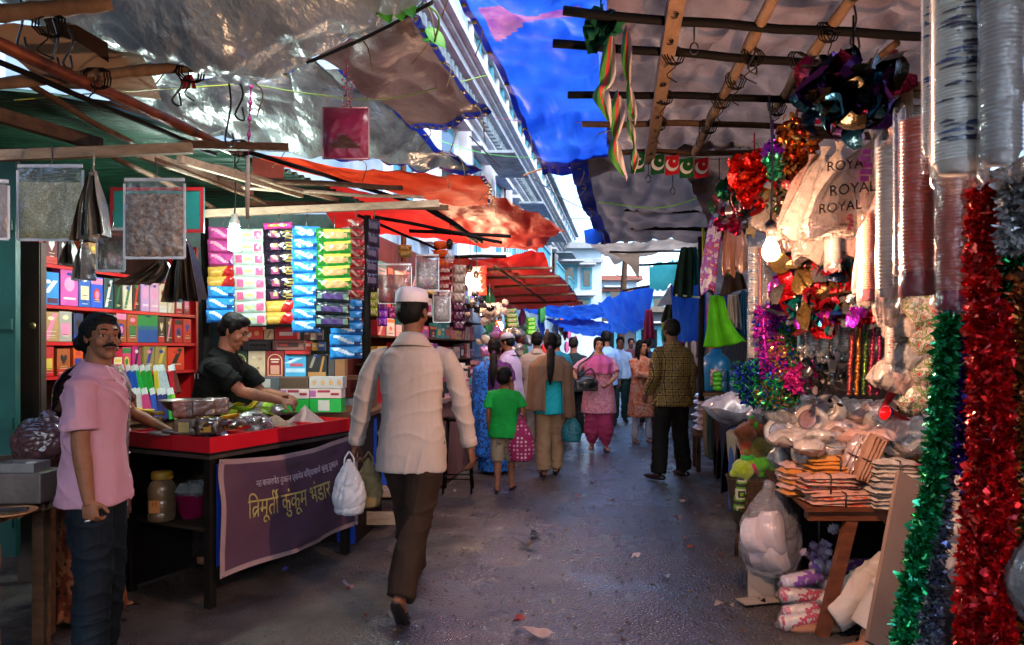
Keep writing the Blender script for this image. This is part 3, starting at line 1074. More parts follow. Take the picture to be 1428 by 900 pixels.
for k, (x, y0, y1, d) in enumerate([(26, -10, 62, 2.75), (72, 20, 90, 2.9), (242, 95, 140, 3.25), (316, 95, 195, 3.5), (330, 105, 160, 3.5), (90, 30, 88, 2.9), (1188, -5, 60, 3.0), (1045, 40, 95, 3.3)]):
    mb = MB()
    mb.tube(spath([P(x, y0, d), P(x + 6 + 3 * k % 9, (y0 + y1) / 2, d), P(x - 2, y1, d), P(x + 10, y1 + 8, d), P(x + 8, y1 - 10, d)], 20), .005, 5)
    tag(mb.build('wire_hook', cm('1c1714', 'plastic')), ['dark wire hook at the far top left corner', 'dark wire loop beside the thick bamboo', 'dark wire tie left of the red tag', 'long dark wire hanging by the silver tarpaulin',
        'bent dark wire near the purple bead string', 'double wire loop under the thick bamboo', 'dark wire hook below the nearest roof pole', 'dark wire ring on the jointed bamboo'][k], 'wire')

# ---------------------------------------------------------------- leaves and tree
M_leaf = mat('leaf_green', '2f7a1c', .45, c2='4fa02a', vs=9, bump=.2, trl=.35)


def leaf(mb, base, tip, wd, up):
    d = V(tip) - V(base)
    side = d.cross(V(up)).normalized() * wd
    mb.grid(lambda u, v: V(base) + d * v + side * ((u - .5) * 2 * (math.sin(math.pi * min(1, v * .9 + .06)) ** .8)) + V(up) * (.18 * wd * abs(u - .5) * 2 - .6 * wd * v * v), 4, 8)


vine = thing('climbing_vine', P(560, -40, 3.4), 'green broad leaved vine dangling over the black rope at top centre', 'plant')
mb = MB()
mb.tube(spath([P(470, -60, 3.4), P(560, -10, 3.4), P(610, 20, 3.5), P(606, 60, 3.6)], 14), .006, 5)
mb.build('stem', mat('vine_stem', '4a6a2a', .6), vine)
mb = MB()
for b_, t_, w_ in [((505, -18, 3.35), (520, 18, 3.3), .05), ((520, -20, 3.3), (542, 24, 3.25), .055), ((545, -14, 3.3), (560, 22, 3.3), .05), ((560, -6, 3.3), (575, 18, 3.3), .045), ((585, 12, 3.5), (560, 22, 3.5), .04), ((595, 40, 3.6), (620, 62, 3.6), .04), ((606, 62, 3.6), (594, 48, 3.7), .04)]:
    leaf(mb, P(*b_), P(*t_), w_, V((0, -.8, .5)).normalized())
mb.build('leaves', M_leaf, vine)


def leafy_tree(loc, h, rad, label, seed, n=2600, ls=.12):
    r = random.Random(seed)
    t = thing('street_tree', loc, label, 'tree')
    mb = MB()
    top = V((loc[0] + .3, loc[1], h * .62))
    mb.tube(spath([V(loc), V(loc) + V((.15, 0, h * .3)), top], 8), [.16, .15, .14, .13, .12, .11, .10, .09, .08], 8)
    cl = []
    for k in range(11):
        a = r.random() * 6.28
        q = top + V((math.cos(a) * rad * r.uniform(.3, .95), math.sin(a) * rad * r.uniform(.3, .95), r.uniform(-.05, .38) * h))
        mb.tube(spath([top, (top + q) / 2 + V((0, 0, .15)), q], 6), [.07, .06, .05, .04, .03, .02, .012], 5)
        cl.append((q, r.uniform(.35, .75) * rad * .62))
    mb.build('trunk', mat('bark', '3a2c22', .9, var=.3, bump=.5), t)
    mb = MB()
    for k in range(n):
        q, rr = r.choice(cl)
        dv = V((r.gauss(0, 1), r.gauss(0, 1), r.gauss(0, .8)))
        p = q + dv.normalized() * rr * r.random() ** .45
        a, b = V((r.gauss(0, 1), r.gauss(0, 1), r.gauss(0, 1))).normalized(), V((r.gauss(0, 1), r.gauss(0, 1), r.gauss(0, 1))).normalized()
        s_ = ls * r.uniform(.6, 1.3)
        mb.add([p - a * s_, p + b * s_ * .5, p + a * s_, p - b * s_ * .5], [(0, 1, 2, 3)])
    mb.build('crown', mat('tree_leaves', '2a4a26', .5, c2='4f7038', vs=1.2, bump=0, trl=.3), t)


p = P(792, 262, 24)
leafy_tree((p.x + 1.9, 25.5, 0), 9.0, 1.7, 'small leafed tree showing through the gap beside the blue tarpaulin', 3)
# ---------------------------------------------------------------- people
def ik(a, b, l1, l2, pole):
    d = b - a
    L = min(d.length, (l1 + l2) * .998)
    dn = d.normalized()
    x = (l1 * l1 - l2 * l2 + L * L) / (2 * L)
    h = math.sqrt(max(l1 * l1 - x * x, 0))
    p = V(pole) - dn * V(pole).dot(dn)
    p.normalize()
    return a + dn * x + p * h, a + dn * L


def skinmat(c):
    return mat('skin ' + c, c, .62, var=.2, vs=22, bump=.12, bs=150, spec=.35)


M_hair = mat('black_hair', '070505', .62, var=.3, vs=30, bump=.5, bs=60, stretch=(3, 3, .6))
M_eyew = mat('eye_white', 'a89c92', .6, var=.03, bump=0)
M_iris = mat('dark_iris', '120a06', .15, var=.03, bump=0)


class Fig:
    """a person in local units of a 1.70 m body: x right, y forward, z up"""
    def __init__(s, label, loc, face, H=1.7, vox=.008, skin='80543c', lean=0., head=(0, 0), wl=(-.25, .03, .84), wr=(.25, .03, .84), pl=(-.3, -1, 0), pr=(.3, -1, 0),
                 al=(-.10, 0, .085), ar=(.10, 0, .085), fl=None, fr=None, group=None, sw=1., girth=1., hs=1., hip=.90, curl=(.5, .5), nl=None, nr=None, woman=False, twist=0., kl=(0, 1, 0), kr=(0, 1, 0)):
        s.t = thing('person', loc, label, 'person', group, R(face), H / 1.7)
        s.vox, s.lean, s.sw, s.girth, s.hip, s.woman = vox, lean, sw, girth, hip, woman
        s.skin = skinmat(skin)
        s.dz = hip - .90
        s.sh, s.el, s.wr, s.hp, s.kn, s.an = {}, {}, {}, {}, {}, {}
        s.ft = {'L': fl, 'R': fr}
        s.curl = {'L': curl[0], 'R': curl[1]}
        s.pn = {'L': nl, 'R': nr}
        for k, sg, w_, p_, a_ in (('L', -1, wl, pl, al), ('R', 1, wr, pr, ar)):
            s.sh[k] = s.up((sg * .18 * sw, 0, 1.385))
            s.el[k], s.wr[k] = ik(s.sh[k], V(w_), .285, .255, p_)
            s.hp[k] = V((sg * .088, 0, s.hip))
            s.kn[k], s.an[k] = ik(s.hp[k], V(a_), .411, .4055, kl if k == 'L' else kr)
        s.hM = Matrix.Translation(s.up((0, .02, 1.585))) @ Matrix.Rotation(R(head[0]), 4, 'Z') @ Matrix.Rotation(R(head[1]), 4, 'X') @ Matrix.Scale(hs, 4)
        s.body()

    def up(s, p):
        x, y, z = p
        return V((x, y + s.lean * max(0, z - .92), z + s.dz - abs(s.lean) * .12 * max(0, z - .92)))

    def rings(s, prof, a=0.):
        out = []
        for z, rx, ry in prof:
            c = s.up((0, 0, z))
            out.append((0, c.y, c.z, (rx + a) * s.girth, (ry + a) * s.girth))
        return out

    def hand(s, mb, k):
        wr = s.wr[k]
        d = (wr - s.el[k]).normalized()
        n = s.pn[k]
        n = V(n) if n else V((1 if k == 'L' else -1, .15, 0))
        n = (n - d * n.dot(d)).normalized()
        t = d.cross(n) if k == 'L' else n.cross(d)
        if t.y < 0 and s.pn[k] is None:
            t = -t
        rot = Matrix((t, n, d)).transposed()
        mb.ell(wr + d * .045, (.037, .016, .052), rot)
        mb.tube([wr - d * .03, wr + d * .02], [.026, .027], 8, flat=.8)
        c = s.curl[k]
        for i in range(4):
            p = wr + d * (.083 - .004 * abs(i - 1)) + t * (.029 - .0195 * i)
            ln = [.066, .075, .069, .053][i]
            pts, ang = [p - d * .02, p], c * .5
            for q in range(3):
                ang += c * (.75 + .08 * i)
                p = p + (d * math.cos(ang) + n * math.sin(ang)) * ln * [.44, .32, .24][q]
                pts.append(p)
            mb.tube(pts, [.0095, .0095, .0088, .0082, .0068], 7, rnd_cap=True)
        th = (t * .8 + d * .6 + n * (.25 + .3 * c)).normalized()
        p0 = wr + d * .02 + t * .022
        p1 = p0 + th * .042
        p2 = p1 + (th * .4 + d * .7 + n * .3 * c).normalized() * .034
        mb.tube([p0, p1, p2], [.013, .0105, .0085], 7, rnd_cap=True)

    def foot(s, k):
        a = s.an[k]
        f = V(s.ft[k]) if s.ft[k] else V((.12 if k == 'R' else -.12, 1, 0))
        f.normalize()
        dn = V((0, 0, -1)) - f * V((0, 0, -1)).dot(f)
        dn.normalize()
        return a, f, dn

    def body(s):
        mb = MB()
        w_ = s.woman
        mb.loft(s.rings([(.83, .10, .08), (.88, .145, .105), (.95, .16, .11), (1.05, .135 if w_ else .142, .10), (1.2, .15, .108), (1.32, .165, .105), (1.385, .14, .085), (1.43, .07, .06), (1.48, .052, .055)]), 20)
        for k in 'LR':
            q = -1 if k == 'L' else 1
            mb.tube([s.sh[k] - V((q * .06, 0, .016)), s.sh[k] - V((q * .02, 0, .042)), s.sh[k].lerp(s.el[k], .35), s.el[k], s.el[k].lerp(s.wr[k], .3), s.wr[k]], [x * (.9 if w_ else 1) for x in (.026, .036, .042, .039, .040, .027)], 12, rnd_cap=True)
            s.hand(mb, k)
            mb.tube([s.hp[k] + V((0, 0, .02)), s.hp[k].lerp(s.kn[k], .4), s.kn[k], s.kn[k].lerp(s.an[k], .35), s.an[k]], [.085, .075, .053, .055, .036], 12, rnd_cap=True)
            a, f, dn = s.foot(k)
            b = a + dn * .052
            mb.tube([b - f * .05, b - f * .01, b + f * .08 + dn * .008, b + f * .145 + dn * .014, b + f * .185 + dn * .016], [.030, .035, .034, .031, .018], 10, flat=.75, rnd_cap=True, up=tuple(dn))
            mb.tube([a, b + f * .01], [.037, .034], 10)
        # head
        old = mb.M
        neck0 = s.up((0, 0, 1.40))
        mb.tube([neck0, s.hM @ V((0, -.022, -.05))], [.058, .054], 14)
        mb.M = s.hM
        mb.ell((0, -.012, .035), (.074, .092, .080))
        mb.ell((0, .016, -.02), (.060, .070, .085))
        mb.ell((0, .026, -.070), (.047, .054, .042))
        mb.ell((0, .064, -.097), (.020, .018, .017))
        for q in (-1, 1):
            mb.ell((q * .037, .054, -.028), (.022, .022, .025))
            mb.ell((q * .074, -.004, -.006), (.010, .019, .031))
            mb.ell((q * .012, .091, -.027), (.0085, .009, .008))
            mb.tube([(q * .014, .083, .017), (q * .030, .0815, .0185), (q * .046, .069, .012)], .0062, 6)
            mb.tube([(q * .014, .080, -.009), (q * .030, .078, -.012), (q * .044, .068, -.006)], .0056, 6)
        mb.tube([(-.048, .070, .030), (-.02, .082, .032), (0, .083, .030), (.02, .082, .032), (.048, .070, .030)], .0095, 8)
        mb.tube([(0, .080, .022), (0, .092, .004), (0, .106, -.019), (0, .100, -.028)], [.008, .009, .012, .008], 8, rnd_cap=True)
        mb.ell((0, .078, -.058), (.026, .012, .014))
        mb.M = old
        fuse(mb, min(s.vox, .0075), 'body', s.skin, s.t, 3)
        # eyes, brows and lips are pieces of their own
        for q in (-1, 1):
            m = MB()
            m.M = s.hM
            m.ell((q * .030, .0665, .003), (.0120, .0118, .0090), mi=0)
            m.ell((q * .030 + .0005, .0748, .003), (.0066, .0048, .0066), mi=1)
            m.build('eye', [M_eyew, M_iris], s.t, local=True)
            m = MB()
            m.M = s.hM
            m.tube([(q * .013, .0885, .030), (q * .03, .0865, .0355), (q * .048, .074, .030)], [.0032, .004, .002], 6, flat=1.3)
            m.build('eyebrow', M_hair, s.t, local=True)
        m = MB()
        m.M = s.hM
        m.tube([(-.022, .083, -.061), (-.008, .0905, -.056), (0, .090, -.0575), (.008, .0905, -.056), (.022, .083, -.061)], [.002, .0042, .004, .0042, .002], 7)
        m.tube([(-.020, .083, -.062), (0, .0895, -.0655), (.020, .083, -.062)], [.002, .005, .002], 7)
        m.build('lips', mat('lip', '5a2b26', .45, var=.1, bump=.05), s.t, local=True)

    def moustache(s):
        m = MB()
        m.M = s.hM
        m.tube([(-.034, .080, -.052), (-.018, .0935, -.043), (0, .0985, -.041), (.018, .0935, -.043), (.034, .080, -.052)], [.003, .0068, .0062, .0068, .003], 8, rnd_cap=True)
        m.build('moustache', M_hair, s.t, local=True)

    def hair(s, kind='short', m=None, vox=.006, beard=False):
        mb = MB()
        mb.M = s.hM
        mb.ell((0, -.020, .048), (.083, .096, .083))
        mb.ell((0, -.050, .005), (.076, .068, .078))
        mb.ell((0, .030, .090), (.060, .046, .032))
        for q in (-1, 1):
            mb.ell((q * .073, .008, .022), (.012, .022, .040))
        if kind == 'woman' or kind in ('bun', 'pony', 'long'):
            mb.ell((0, -.045, -.02), (.078, .066, .085))
            for q in (-1, 1):
                mb.ell((q * .068, .018, .02), (.020, .042, .055))
        if kind == 'bun':
            mb.ell((0, -.110, -.03), (.045, .036, .045))
        if kind == 'long':
            mb.loft([(0, -.045, -.26, .085, .03), (0, -.05, -.18, .105, .05), (0, -.05, -.08, .095, .065), (0, -.04, .02, .085, .08)], 16)
            for q in (-1, 1):
                mb.tube([(q * .085, .0, .0), (q * .10, .01, -.11), (q * .10, .03, -.24)], [.03, .034, .016], 8, rnd_cap=True)
        o = fuse(mb, vox, 'hair', m or M_hair, s.t, 3, folds(.0022, 3, 60, (1, .3, .1)))
        if kind == 'pony':
            m2 = MB()
            m2.M = s.hM
            pts = [(0, -.10, -.03), (0, -.135, -.08), (.004, -.17, -.16), (0, -.225, -.28), (-.006, -.24, -.40), (0, -.235, -.50)]
            m2.tube(spath(pts, 14), [.022, .03, .036, .042, .046, .048, .048, .047, .045, .042, .038, .033, .027, .018, .008], 12, flat=.65)
            fuse(m2, vox, 'ponytail', M_hair, s.t, 2, folds(.003, 5, 70, (1, .5, .1)))
            m3 = MB()
            m3.M = s.hM
            m3.lathe([(.026, -.008), (.031, -.004), (.031, .004), (.026, .008)], (0, -.118, -.065), 12, axis=(0, .35, 1))
            m3.build('hair_tie', cm('8a2a9a', 'cloth'), s.t, local=True)
        if beard:
            m4 = MB()
            m4.M = s.hM
            m4.ell((0, .036, -.092), (.048, .050, .034))
            m4.ell((0, .072, -.112), (.028, .022, .028))
            fuse(m4, vox, 'beard', M_hair, s.t, 2)
        return o

    def top(s, m, hem=.80, sleeve='long', a=.022, flare=.0, name='shirt', amp=.007, seed=1, collar=None, cuff=None, sr=1., neck=1.435, slitless=True, freq=26.):
        mb = MB()
        prof = [(hem, .168 + a + flare, .118 + a + flare * .8), (hem + .02, .169 + a + flare, .119 + a + flare * .8), ((hem + .98) / 2, .165 + a + flare * .6, .116 + a + flare * .5), (.98, .158 + a, .112 + a), (1.06, .146 + a, .105 + a), (1.2, .158 + a, .110 + a),
                (1.31, .170 + a * .7, .110 + a * .7), (1.365, .148 + a * .6, .095 + a * .6), (1.405, .105 + a * .5, .075 + a * .5), (neck, .062 + .008, .060 + .008)]
        prof = [p for p in prof if p[0] >= hem - 1e-6]
        mb.loft(s.rings(prof), 28, p=2.3)
        for k in 'LR':
            q = -1 if k == 'L' else 1
            sh, el, wr = s.sh[k], s.el[k], s.wr[k]
            if sleeve == 'long':
                pts = [sh - V((q * .07, 0, .012)), sh - V((q * .016, 0, .036)), sh.lerp(el, .5), el, el.lerp(wr, .5), el.lerp(wr, .86)]
                rr = [.040, .060, .066, .060, .056, .046]
            elif sleeve == 'half':
                pts = [sh - V((q * .07, 0, .012)), sh - V((q * .016, 0, .036)), sh.lerp(el, .5), el.lerp(wr, .1)]
                rr = [.040, .060, .066, .064]
            elif sleeve == 'short':
                pts = [sh - V((q * .07, 0, .012)), sh - V((q * .016, 0, .036)), sh.lerp(el, .45), sh.lerp(el, .78)]
                rr = [.040, .060, .064, .070]
            else:
                pts = None
            if pts:
                mb.tube(pts, [r * sr for r in rr], 14)
        o = fuse(mb, s.vox, name, m, s.t, 4, cloth_folds(amp, seed, freq))
        if collar:
            c = MB()
            cb = s.up((0, 0, neck - .012))
            c.M = Matrix.Translation(cb) @ Matrix.Rotation(-s.lean * .7, 4, 'X')
            n = 28
            for lo, hi, r0, r1, z0, z1 in ((0, n, .070, .064, -.006, .034), (2, n - 2, .116, .068, -.030, .040)):
                c.grid(lambda u, v: V((math.sin((lo + (hi - lo) * u) / n * 6.283) * -(r0 + (r1 - r0) * v), math.cos((lo + (hi - lo) * u) / n * 6.283) * (r0 + (r1 - r0) * v), z0 + (z1 - z0) * v - .014 * math.cos((lo + (hi - lo) * u) / n * 6.283))), 28, 3)
            cl = c.build('collar', collar, s.t, local=True)
            so_ = cl.modifiers.new('thick', 'SOLIDIFY')
            so_.thickness = .006
        if cuff:
            for k in 'LR':
                c = MB()
                el, wr = s.el[k], s.wr[k]
                c.tube([el.lerp(wr, .80), el.lerp(wr, .82), el.lerp(wr, .97), el.lerp(wr, .985)], [.042, .0455, .043, .038], 14)
                c.build('cuff', cuff, s.t, local=True)
        return o

    def trousers(s, m, loose=1., hem=.06, name='trousers', amp=.007, seed=2, top=1.0, gather=False, freq=22.):
        mb = MB()
        mb.loft(s.rings([(.80, .105, .098), (.86, .150, .112), (.93, .154, .110), (top, .142, .10)]), 22, p=2.2)
        for k in 'LR':
            h, kn, an = s.hp[k], s.kn[k], s.an[k]
            e = kn + (an - kn) * (1 - (hem - .085) / .40 if hem > .085 else 1.03)
            r = [.098, .088 * (.5 + .5 * loose), .066 * loose, .064 * loose, .060 * loose] if not gather else [.105, .105 * loose, .10 * loose, .095 * loose, .045]
            mb.tube([h - V((h.x * .15, 0, 0)), h.lerp(kn, .45), kn, kn.lerp(e, .55), e], r, 16)
        return fuse(mb, s.vox, name, m, s.t, 4, cloth_folds(amp, seed, freq))

    def skirt(s, m, hem=.04, rx=.20, ry=.17, name='saree_skirt', amp=.008, seed=4, top=1.02, by=0.):
        mb = MB()
        mb.loft(s.rings([(hem, rx, ry), (hem + .03, rx, ry), (.5, .19, .155), (.85, .178, .135), (.95, .175, .13), (top, .155, .118)]), 28)
        return fuse(mb, s.vox, name, m, s.t, 4, folds(amp, seed, 30, (1, 1, .08)))

    def drape(s, m, a0, a1, z0, z1, name='shawl', rx=.225, ry=.165, flare=.02, amp=.010, seed=3, thick=.006, topw=None, nu=40, nv=34, taper=None):
        """cloth round the body from angle a0 to a1 (0 right, 90 front, 180 left, 270 back), falling from z0 to z1"""
        mb = MB()

        def fn(u, v):
            a = R(a0 + (a1 - a0) * u)
            z = z0 + (z1 - z0) * v
            k = min(1, max(0, (1.43 - z) / .12)) ** .5 if z > 1.31 else 1
            f = 1 + flare * v * 4
            c = s.up((0, 0, z))
            w_ = math.sin(u * 23 + seed + v * 1.5) * amp * (.35 + v) + amp * .7 * mnoise.noise(V((u * 7, v * 3, seed)))
            return V((math.cos(a) * (rx * (.35 + .65 * k) * f + w_), c.y + math.sin(a) * (ry * (.5 + .5 * k) * f + w_), c.z + .006 * math.sin(u * 17) * v))
        mb.grid(fn, nu, nv)
        o = mb.build(name, m, s.t, local=True)
        so_ = o.modifiers.new('thick', 'SOLIDIFY')
        so_.thickness = thick
        return o

    def shoes(s, m, kind='sandal'):
        for k in 'LR':
            a, f, dn = s.foot(k)
            b = a + dn * .052
            mb = MB()
            if kind == 'sandal':
                mb.tube([b - f * .075 + dn * .026, b - f * .03 + dn * .027, b + f * .07 + dn * .028, b + f * .15 + dn * .030, b + f * .215 + dn * .030], [.026, .034, .036, .040, .022], 10, flat=.24, rnd_cap=True, up=tuple(dn))
                side = f.cross(dn)
                for y in (.07, .12):
                    mb.tube([b + f * y + side * .036 + dn * .02, b + f * y - dn * .027, b + f * y - side * .036 + dn * .02], .008, 6)
            else:
                mb.tube([b - f * .06, b - f * .03, b + f * .06 + dn * .005, b + f * .15 + dn * .012, b + f * .205 + dn * .014], [.036, .041, .041, .038, .020], 12, flat=.8, rnd_cap=True, up=tuple(dn))
            mb.build(kind, m, s.t, local=True)


def pattern(name, cols, scale, kind='blotch', rough=.8):
    """printed cloth: blotches or checks of colours"""
    if name in MATS:
        return MATS[name]
    m = bpy.data.materials.new(name)
    m.use_nodes = True
    t = m.node_tree
    N, L = t.nodes, t.links
    b = N['Principled BSDF']
    tc = N.new('ShaderNodeTexCoord')
    rp = N.new('ShaderNodeValToRGB')
    rp.color_ramp.interpolation = 'CONSTANT'
    while len(rp.color_ramp.elements) < len(cols):
        rp.color_ramp.elements.new(.5)
    if kind == 'blotch':
        n = N.new('ShaderNodeTexNoise')
        n.inputs['Scale'].default_value = scale
        n.inputs['Detail'].default_value = 2.5
        L.new(tc.outputs['Object'], n.inputs['Vector'])
        L.new(n.outputs['Fac'], rp.inputs[0])
        pos = [0] + [.36 + .28 * k / max(1, len(cols) - 2) for k in range(len(cols) - 1)]
    elif kind == 'dots':
        n = N.new('ShaderNodeTexVoronoi')
        n.inputs['Scale'].default_value = scale
        n.inputs['Randomness'].default_value = .15
        L.new(tc.outputs['Object'], n.inputs['Vector'])
        L.new(n.outputs['Distance'], rp.inputs[0])
        pos = [0, .30]
    else:
        sp = N.new('ShaderNodeSeparateXYZ')
        L.new(tc.outputs['Object'], sp.inputs[0])
        ws = []
        for ax in ((0, 2) if kind == 'check' else (0,)):
            f = N.new('ShaderNodeMath')
            f.operation = 'MULTIPLY'
            f.inputs[1].default_value = scale
            L.new(sp.outputs[ax], f.inputs[0])
            f2 = N.new('ShaderNodeMath')
            f2.operation = 'FRACT'
            L.new(f.outputs[0], f2.inputs[0])
            ws.append(f2.outputs[0])
        if kind == 'check':
            g_ = []
            for x in ws:
                c_ = N.new('ShaderNodeMath')
                c_.operation = 'PINGPONG'
                c_.inputs[1].default_value = .5
                L.new(x, c_.inputs[0])
                g_.append(c_.outputs[0])
            sm = N.new('ShaderNodeMath')
            sm.operation = 'MAXIMUM'
            L.new(g_[0], sm.inputs[0])
            L.new(g_[1], sm.inputs[1])
            L.new(sm.outputs[0], rp.inputs[0])
        else:
            L.new(ws[0], rp.inputs[0])
        pos = [k / len(cols) * (.5 if kind == 'check' else 1) for k in range(len(cols))]
    for k, e in enumerate(rp.color_ramp.elements):
        e.position = pos[k]
        e.color = (*asc(cols[k]), 1)
    n2 = N.new('ShaderNodeTexNoise')
    n2.inputs['Scale'].default_value = 110
    L.new(tc.outputs['Object'], n2.inputs['Vector'])
    bm = N.new('ShaderNodeBump')
    bm.inputs['Strength'].default_value = .25
    bm.inputs['Distance'].default_value = .01
    L.new(n2.outputs['Fac'], bm.inputs['Height'])
    L.new(bm.outputs[0], b.inputs['Normal'])
    L.new(rp.outputs[0], b.inputs['Base Color'])
    b.inputs['Roughness'].default_value = rough
    MATS[name] = m
    return m


C_black = cm('14110f', 'plastic')
SH = mat('white_shirt', '968a84', .85, c2='a89c96', vs=3, bump=.45, bs=4.5, bd=.07, stretch=(1, 1, .5))

# the walking man with the white cap
f = Fig('man in white shirt and white cap walking away with a plastic bag', (-.55, 3.93, 0), -4, 1.735, .0055, '6a4430', lean=.03, head=(-14, 0), sw=1.10, girth=.93,
        wl=(-.335, .06, .80), wr=(.325, .04, .79), pl=(-.6, -1, 0), pr=(.6, -1, 0), al=(-.04, .30, .085), ar=(.0, -.27, .155), fr=(0, .75, -.65), curl=(.9, .45))
f.top(SH, .735, 'long', .022, .010, amp=.007, seed=11, collar=SH, cuff=SH, sr=.82, freq=21)
f.trousers(cm('2c2018', 'cloth'), 1.15, .085, amp=.009, seed=12)
f.hair('short')
f.shoes(C_black)
mb = MB()
mb.M = f.hM
n = 30
cap_m = mat('white_cap', 'b8b2c0', .8, c2='d0cbd2', bump=.2, bs=120)
mb.loft([(0, -.016, .052, .0865, .1005), (0, -.016, .055, .0885, .1025), (0, -.016, .10, .0845, .100), (0, -.016, .124, .066, .098), (0, -.016, .134, .030, .092), (0, -.016, .136, .008, .080)], 30)
mb.build('cap', cap_m, f.t, local=True)
mb = MB()
for k in range(1):
    mb.tube(spath([s_ for s_ in [(.188, f.up((0, -.135, 1.33)).y, 1.335), (.09, -.118, 1.345), (0, -.125, 1.35), (-.09, -.118, 1.345), (-.188, f.up((0, -.135, 1.33)).y, 1.335)]], 14), .0035, 5)

# his carried bags
wb = P(484, 648, 3.95)
def carry_bag(name, label, top, w_, h_, dpt, m, seed, handles=True, lump=.015, cat='bag'):
    t = thing(name, (top[0], top[1], top[2] - h_), label, cat)
    mb = MB()
    z = 0
    x, y, zt = top
    mb.loft([(x, y, zt - h_, w_ * .30, dpt * .30), (x, y, zt - h_ * .97, w_ * .43, dpt * .45), (x, y, zt - h_ * .7, w_ * .52, dpt * .52), (x, y, zt - h_ * .42, w_ * .44, dpt * .42), (x, y, zt - h_ * .2, w_ * .24, dpt * .2), (x, y, zt - h_ * .05, w_ * .09, dpt * .09), (x, y, zt, w_ * .05, dpt * .05)], 22)
    mb.v = [v - t.location for v in mb.v]
    fuse(mb, .006, 'bag_body', m, t, 3, crinkle(lump * .5, seed, 26))
    mb = MB()
    for q in (-1, 1):
        mb.tube(spath([(x + q * .03 * w_ / .2, y, zt - h_ * .2), (x + q * .025, y, zt), (x, y, zt + .04)], 6), .005, 6)
    mb.build('handle', m, t)
    return t


carry_bag('plastic_bag', 'crumpled white plastic bag hanging from the walking man\'s left hand', P(487, 640, 3.92), .17, .30, .12, mat('white_polythene', 'a9aeb8', .3, c2='c8ccd4', vs=6, bump=.5, bs=25, trl=.3), 4)
carry_bag('cloth_bag', 'khaki cloth bag hanging beside the white plastic bag', P(514, 640, 4.05), .15, .27, .12, mat('khaki_cloth', '6a5a3e', .8, c2='83714f', vs=5, bump=.3), 5)

# man at left in the pink shirt
PK = mat('pink_shirt', 'a87a8a', .85, c2='b88c9c', vs=4, bump=.45, bs=4.5, bd=.07, stretch=(1, 1, .5))
f = Fig('moustached man in a pink half sleeved shirt and dark jeans looking sideways', (-1.845, 3.17, 0), -82, 1.575, .0055, '7d5138', lean=.02, head=(-44, 2), hs=.95, sw=.95, girth=.90,
        wr=(.215, .07, .72), wl=(-.25, .02, .74), curl=(.4, .75), al=(-.12, -.02, .085), ar=(.13, .03, .085))
f.top(PK, .80, 'short', .030, .02, amp=.009, seed=21, collar=PK, sr=1.05, freq=22)
f.trousers(mat('dark_jeans', '060b10', .75, c2='0e1a24', vs=4, bump=.3, bs=150), 1.2, .06, amp=.008, seed=22)
f.hair('short')
f.moustache()
f.shoes(C_black)
mb = MB()
c_ = f.wr['R'] + (f.wr['R'] - f.el['R']).normalized() * .094 + V((.003, -.010, 0))
mb.lathe([(.0105, -.004), (.0125, -.003), (.0125, .003), (.0105, .004)], c_ + V((.002, -.005, 0)), 12, axis=(f.wr['R'] - f.el['R']).normalized())
mb.build('ring', cm('c8c4bc', 'metal'), f.t, local=True)
mb = MB()
for k in range(5):
    p_ = f.up((0.004, 0, 1.36 - k * .11))
    mb.ell(p_ + V((0, .150 + (.006 if k else -.03), 0)), (.006, .003, .006), nu=8, nv=6)
mb.build('button', cm('d8c8cc', 'plastic'), f.t, local=True)

# woman behind him, reaching for the goods
f = Fig('woman in a dark printed saree reaching to the red trays behind the moustached man', (-2.24, 3.80, 0), -78, 1.58, .007, '7d5138', lean=.06, head=(0, 0),
        wl=(-.29, .36, 1.005), pl=(-.5, -.3, -1), wr=(.2, .1, .9), curl=(.25, .5), nl=(0, 0, -1), woman=True)
SR = pattern('dark_floral_saree', ['1c1418', '4a2c30', '7a5464', '2c3a26', '8f7448'], 16)
f.top(mat('brown_blouse', '3d2218', .8), 1.10, 'short', .012, name='blouse', amp=.003)
f.skirt(pattern('rust_print_saree', ['3a160c', '6a2f18', '8f5a3a', '2a120c'], 12), .03, .22, .19)
f.drape(SR, 60, 290, 1.43, .55, 'saree_drape', rx=.24, ry=.18, flare=.03, seed=5)
f.hair('bun')
f.shoes(C_black)

# young vendor at the table
f = Fig('young vendor in a black t-shirt bending over the goods on the table', (-2.03, 4.78, 0), -97, 1.66, .0065, '8a5a42', lean=.26, head=(4, -24),
        wr=(.02, .53, 1.10), wl=(-.12, .50, 1.12), pr=(.6, -.5, -.6), pl=(-.6, -.5, -.6), nr=(-.5, 0, -1), nl=(.5, 0, -1), curl=(.55, .6))
f.top(cm('0b0d0c', 'cloth'), .86, 'short', .022, amp=.009, seed=31, name='t_shirt', sr=.95, collar=cm('0b0d0c', 'cloth'))
f.trousers(cm('241d1c', 'cloth'), 1.1, .06)
f.hair('short')
f.shoes(C_black)
lt = letters('11', .05, None, 'lettering', cm('c8c8c4', 'card'), f.t, fn=lambda p: V((.255 + .0, f.up((0, 0, 1.27)).y + p.x * .9 - .02, 1.27 + f.dz + p.y)))

# people in the middle of the street
f = Fig('woman in a blue printed saree with a long dark plait seen from behind', (-.20, 8.15, 0), 4, 1.52, .009, '7d5138', head=(-6, 0), wl=(-.2, .15, .9), wr=(.24, .1, .86), woman=True)
f.top(cm('5a2f62', 'cloth'), 1.02, 'short', .012, name='blouse')
BL = pattern('blue_print_saree', ['0b4fa8', '1566c4', '0a2f66', '1c7ad0'], 22)
f.skirt(BL, .03, .21, .18)
f.drape(BL, 130, 250, 1.42, .22, 'saree_drape', rx=.26, ry=.20, flare=.04, seed=6)
f.hair('pony')
f.shoes(C_black)

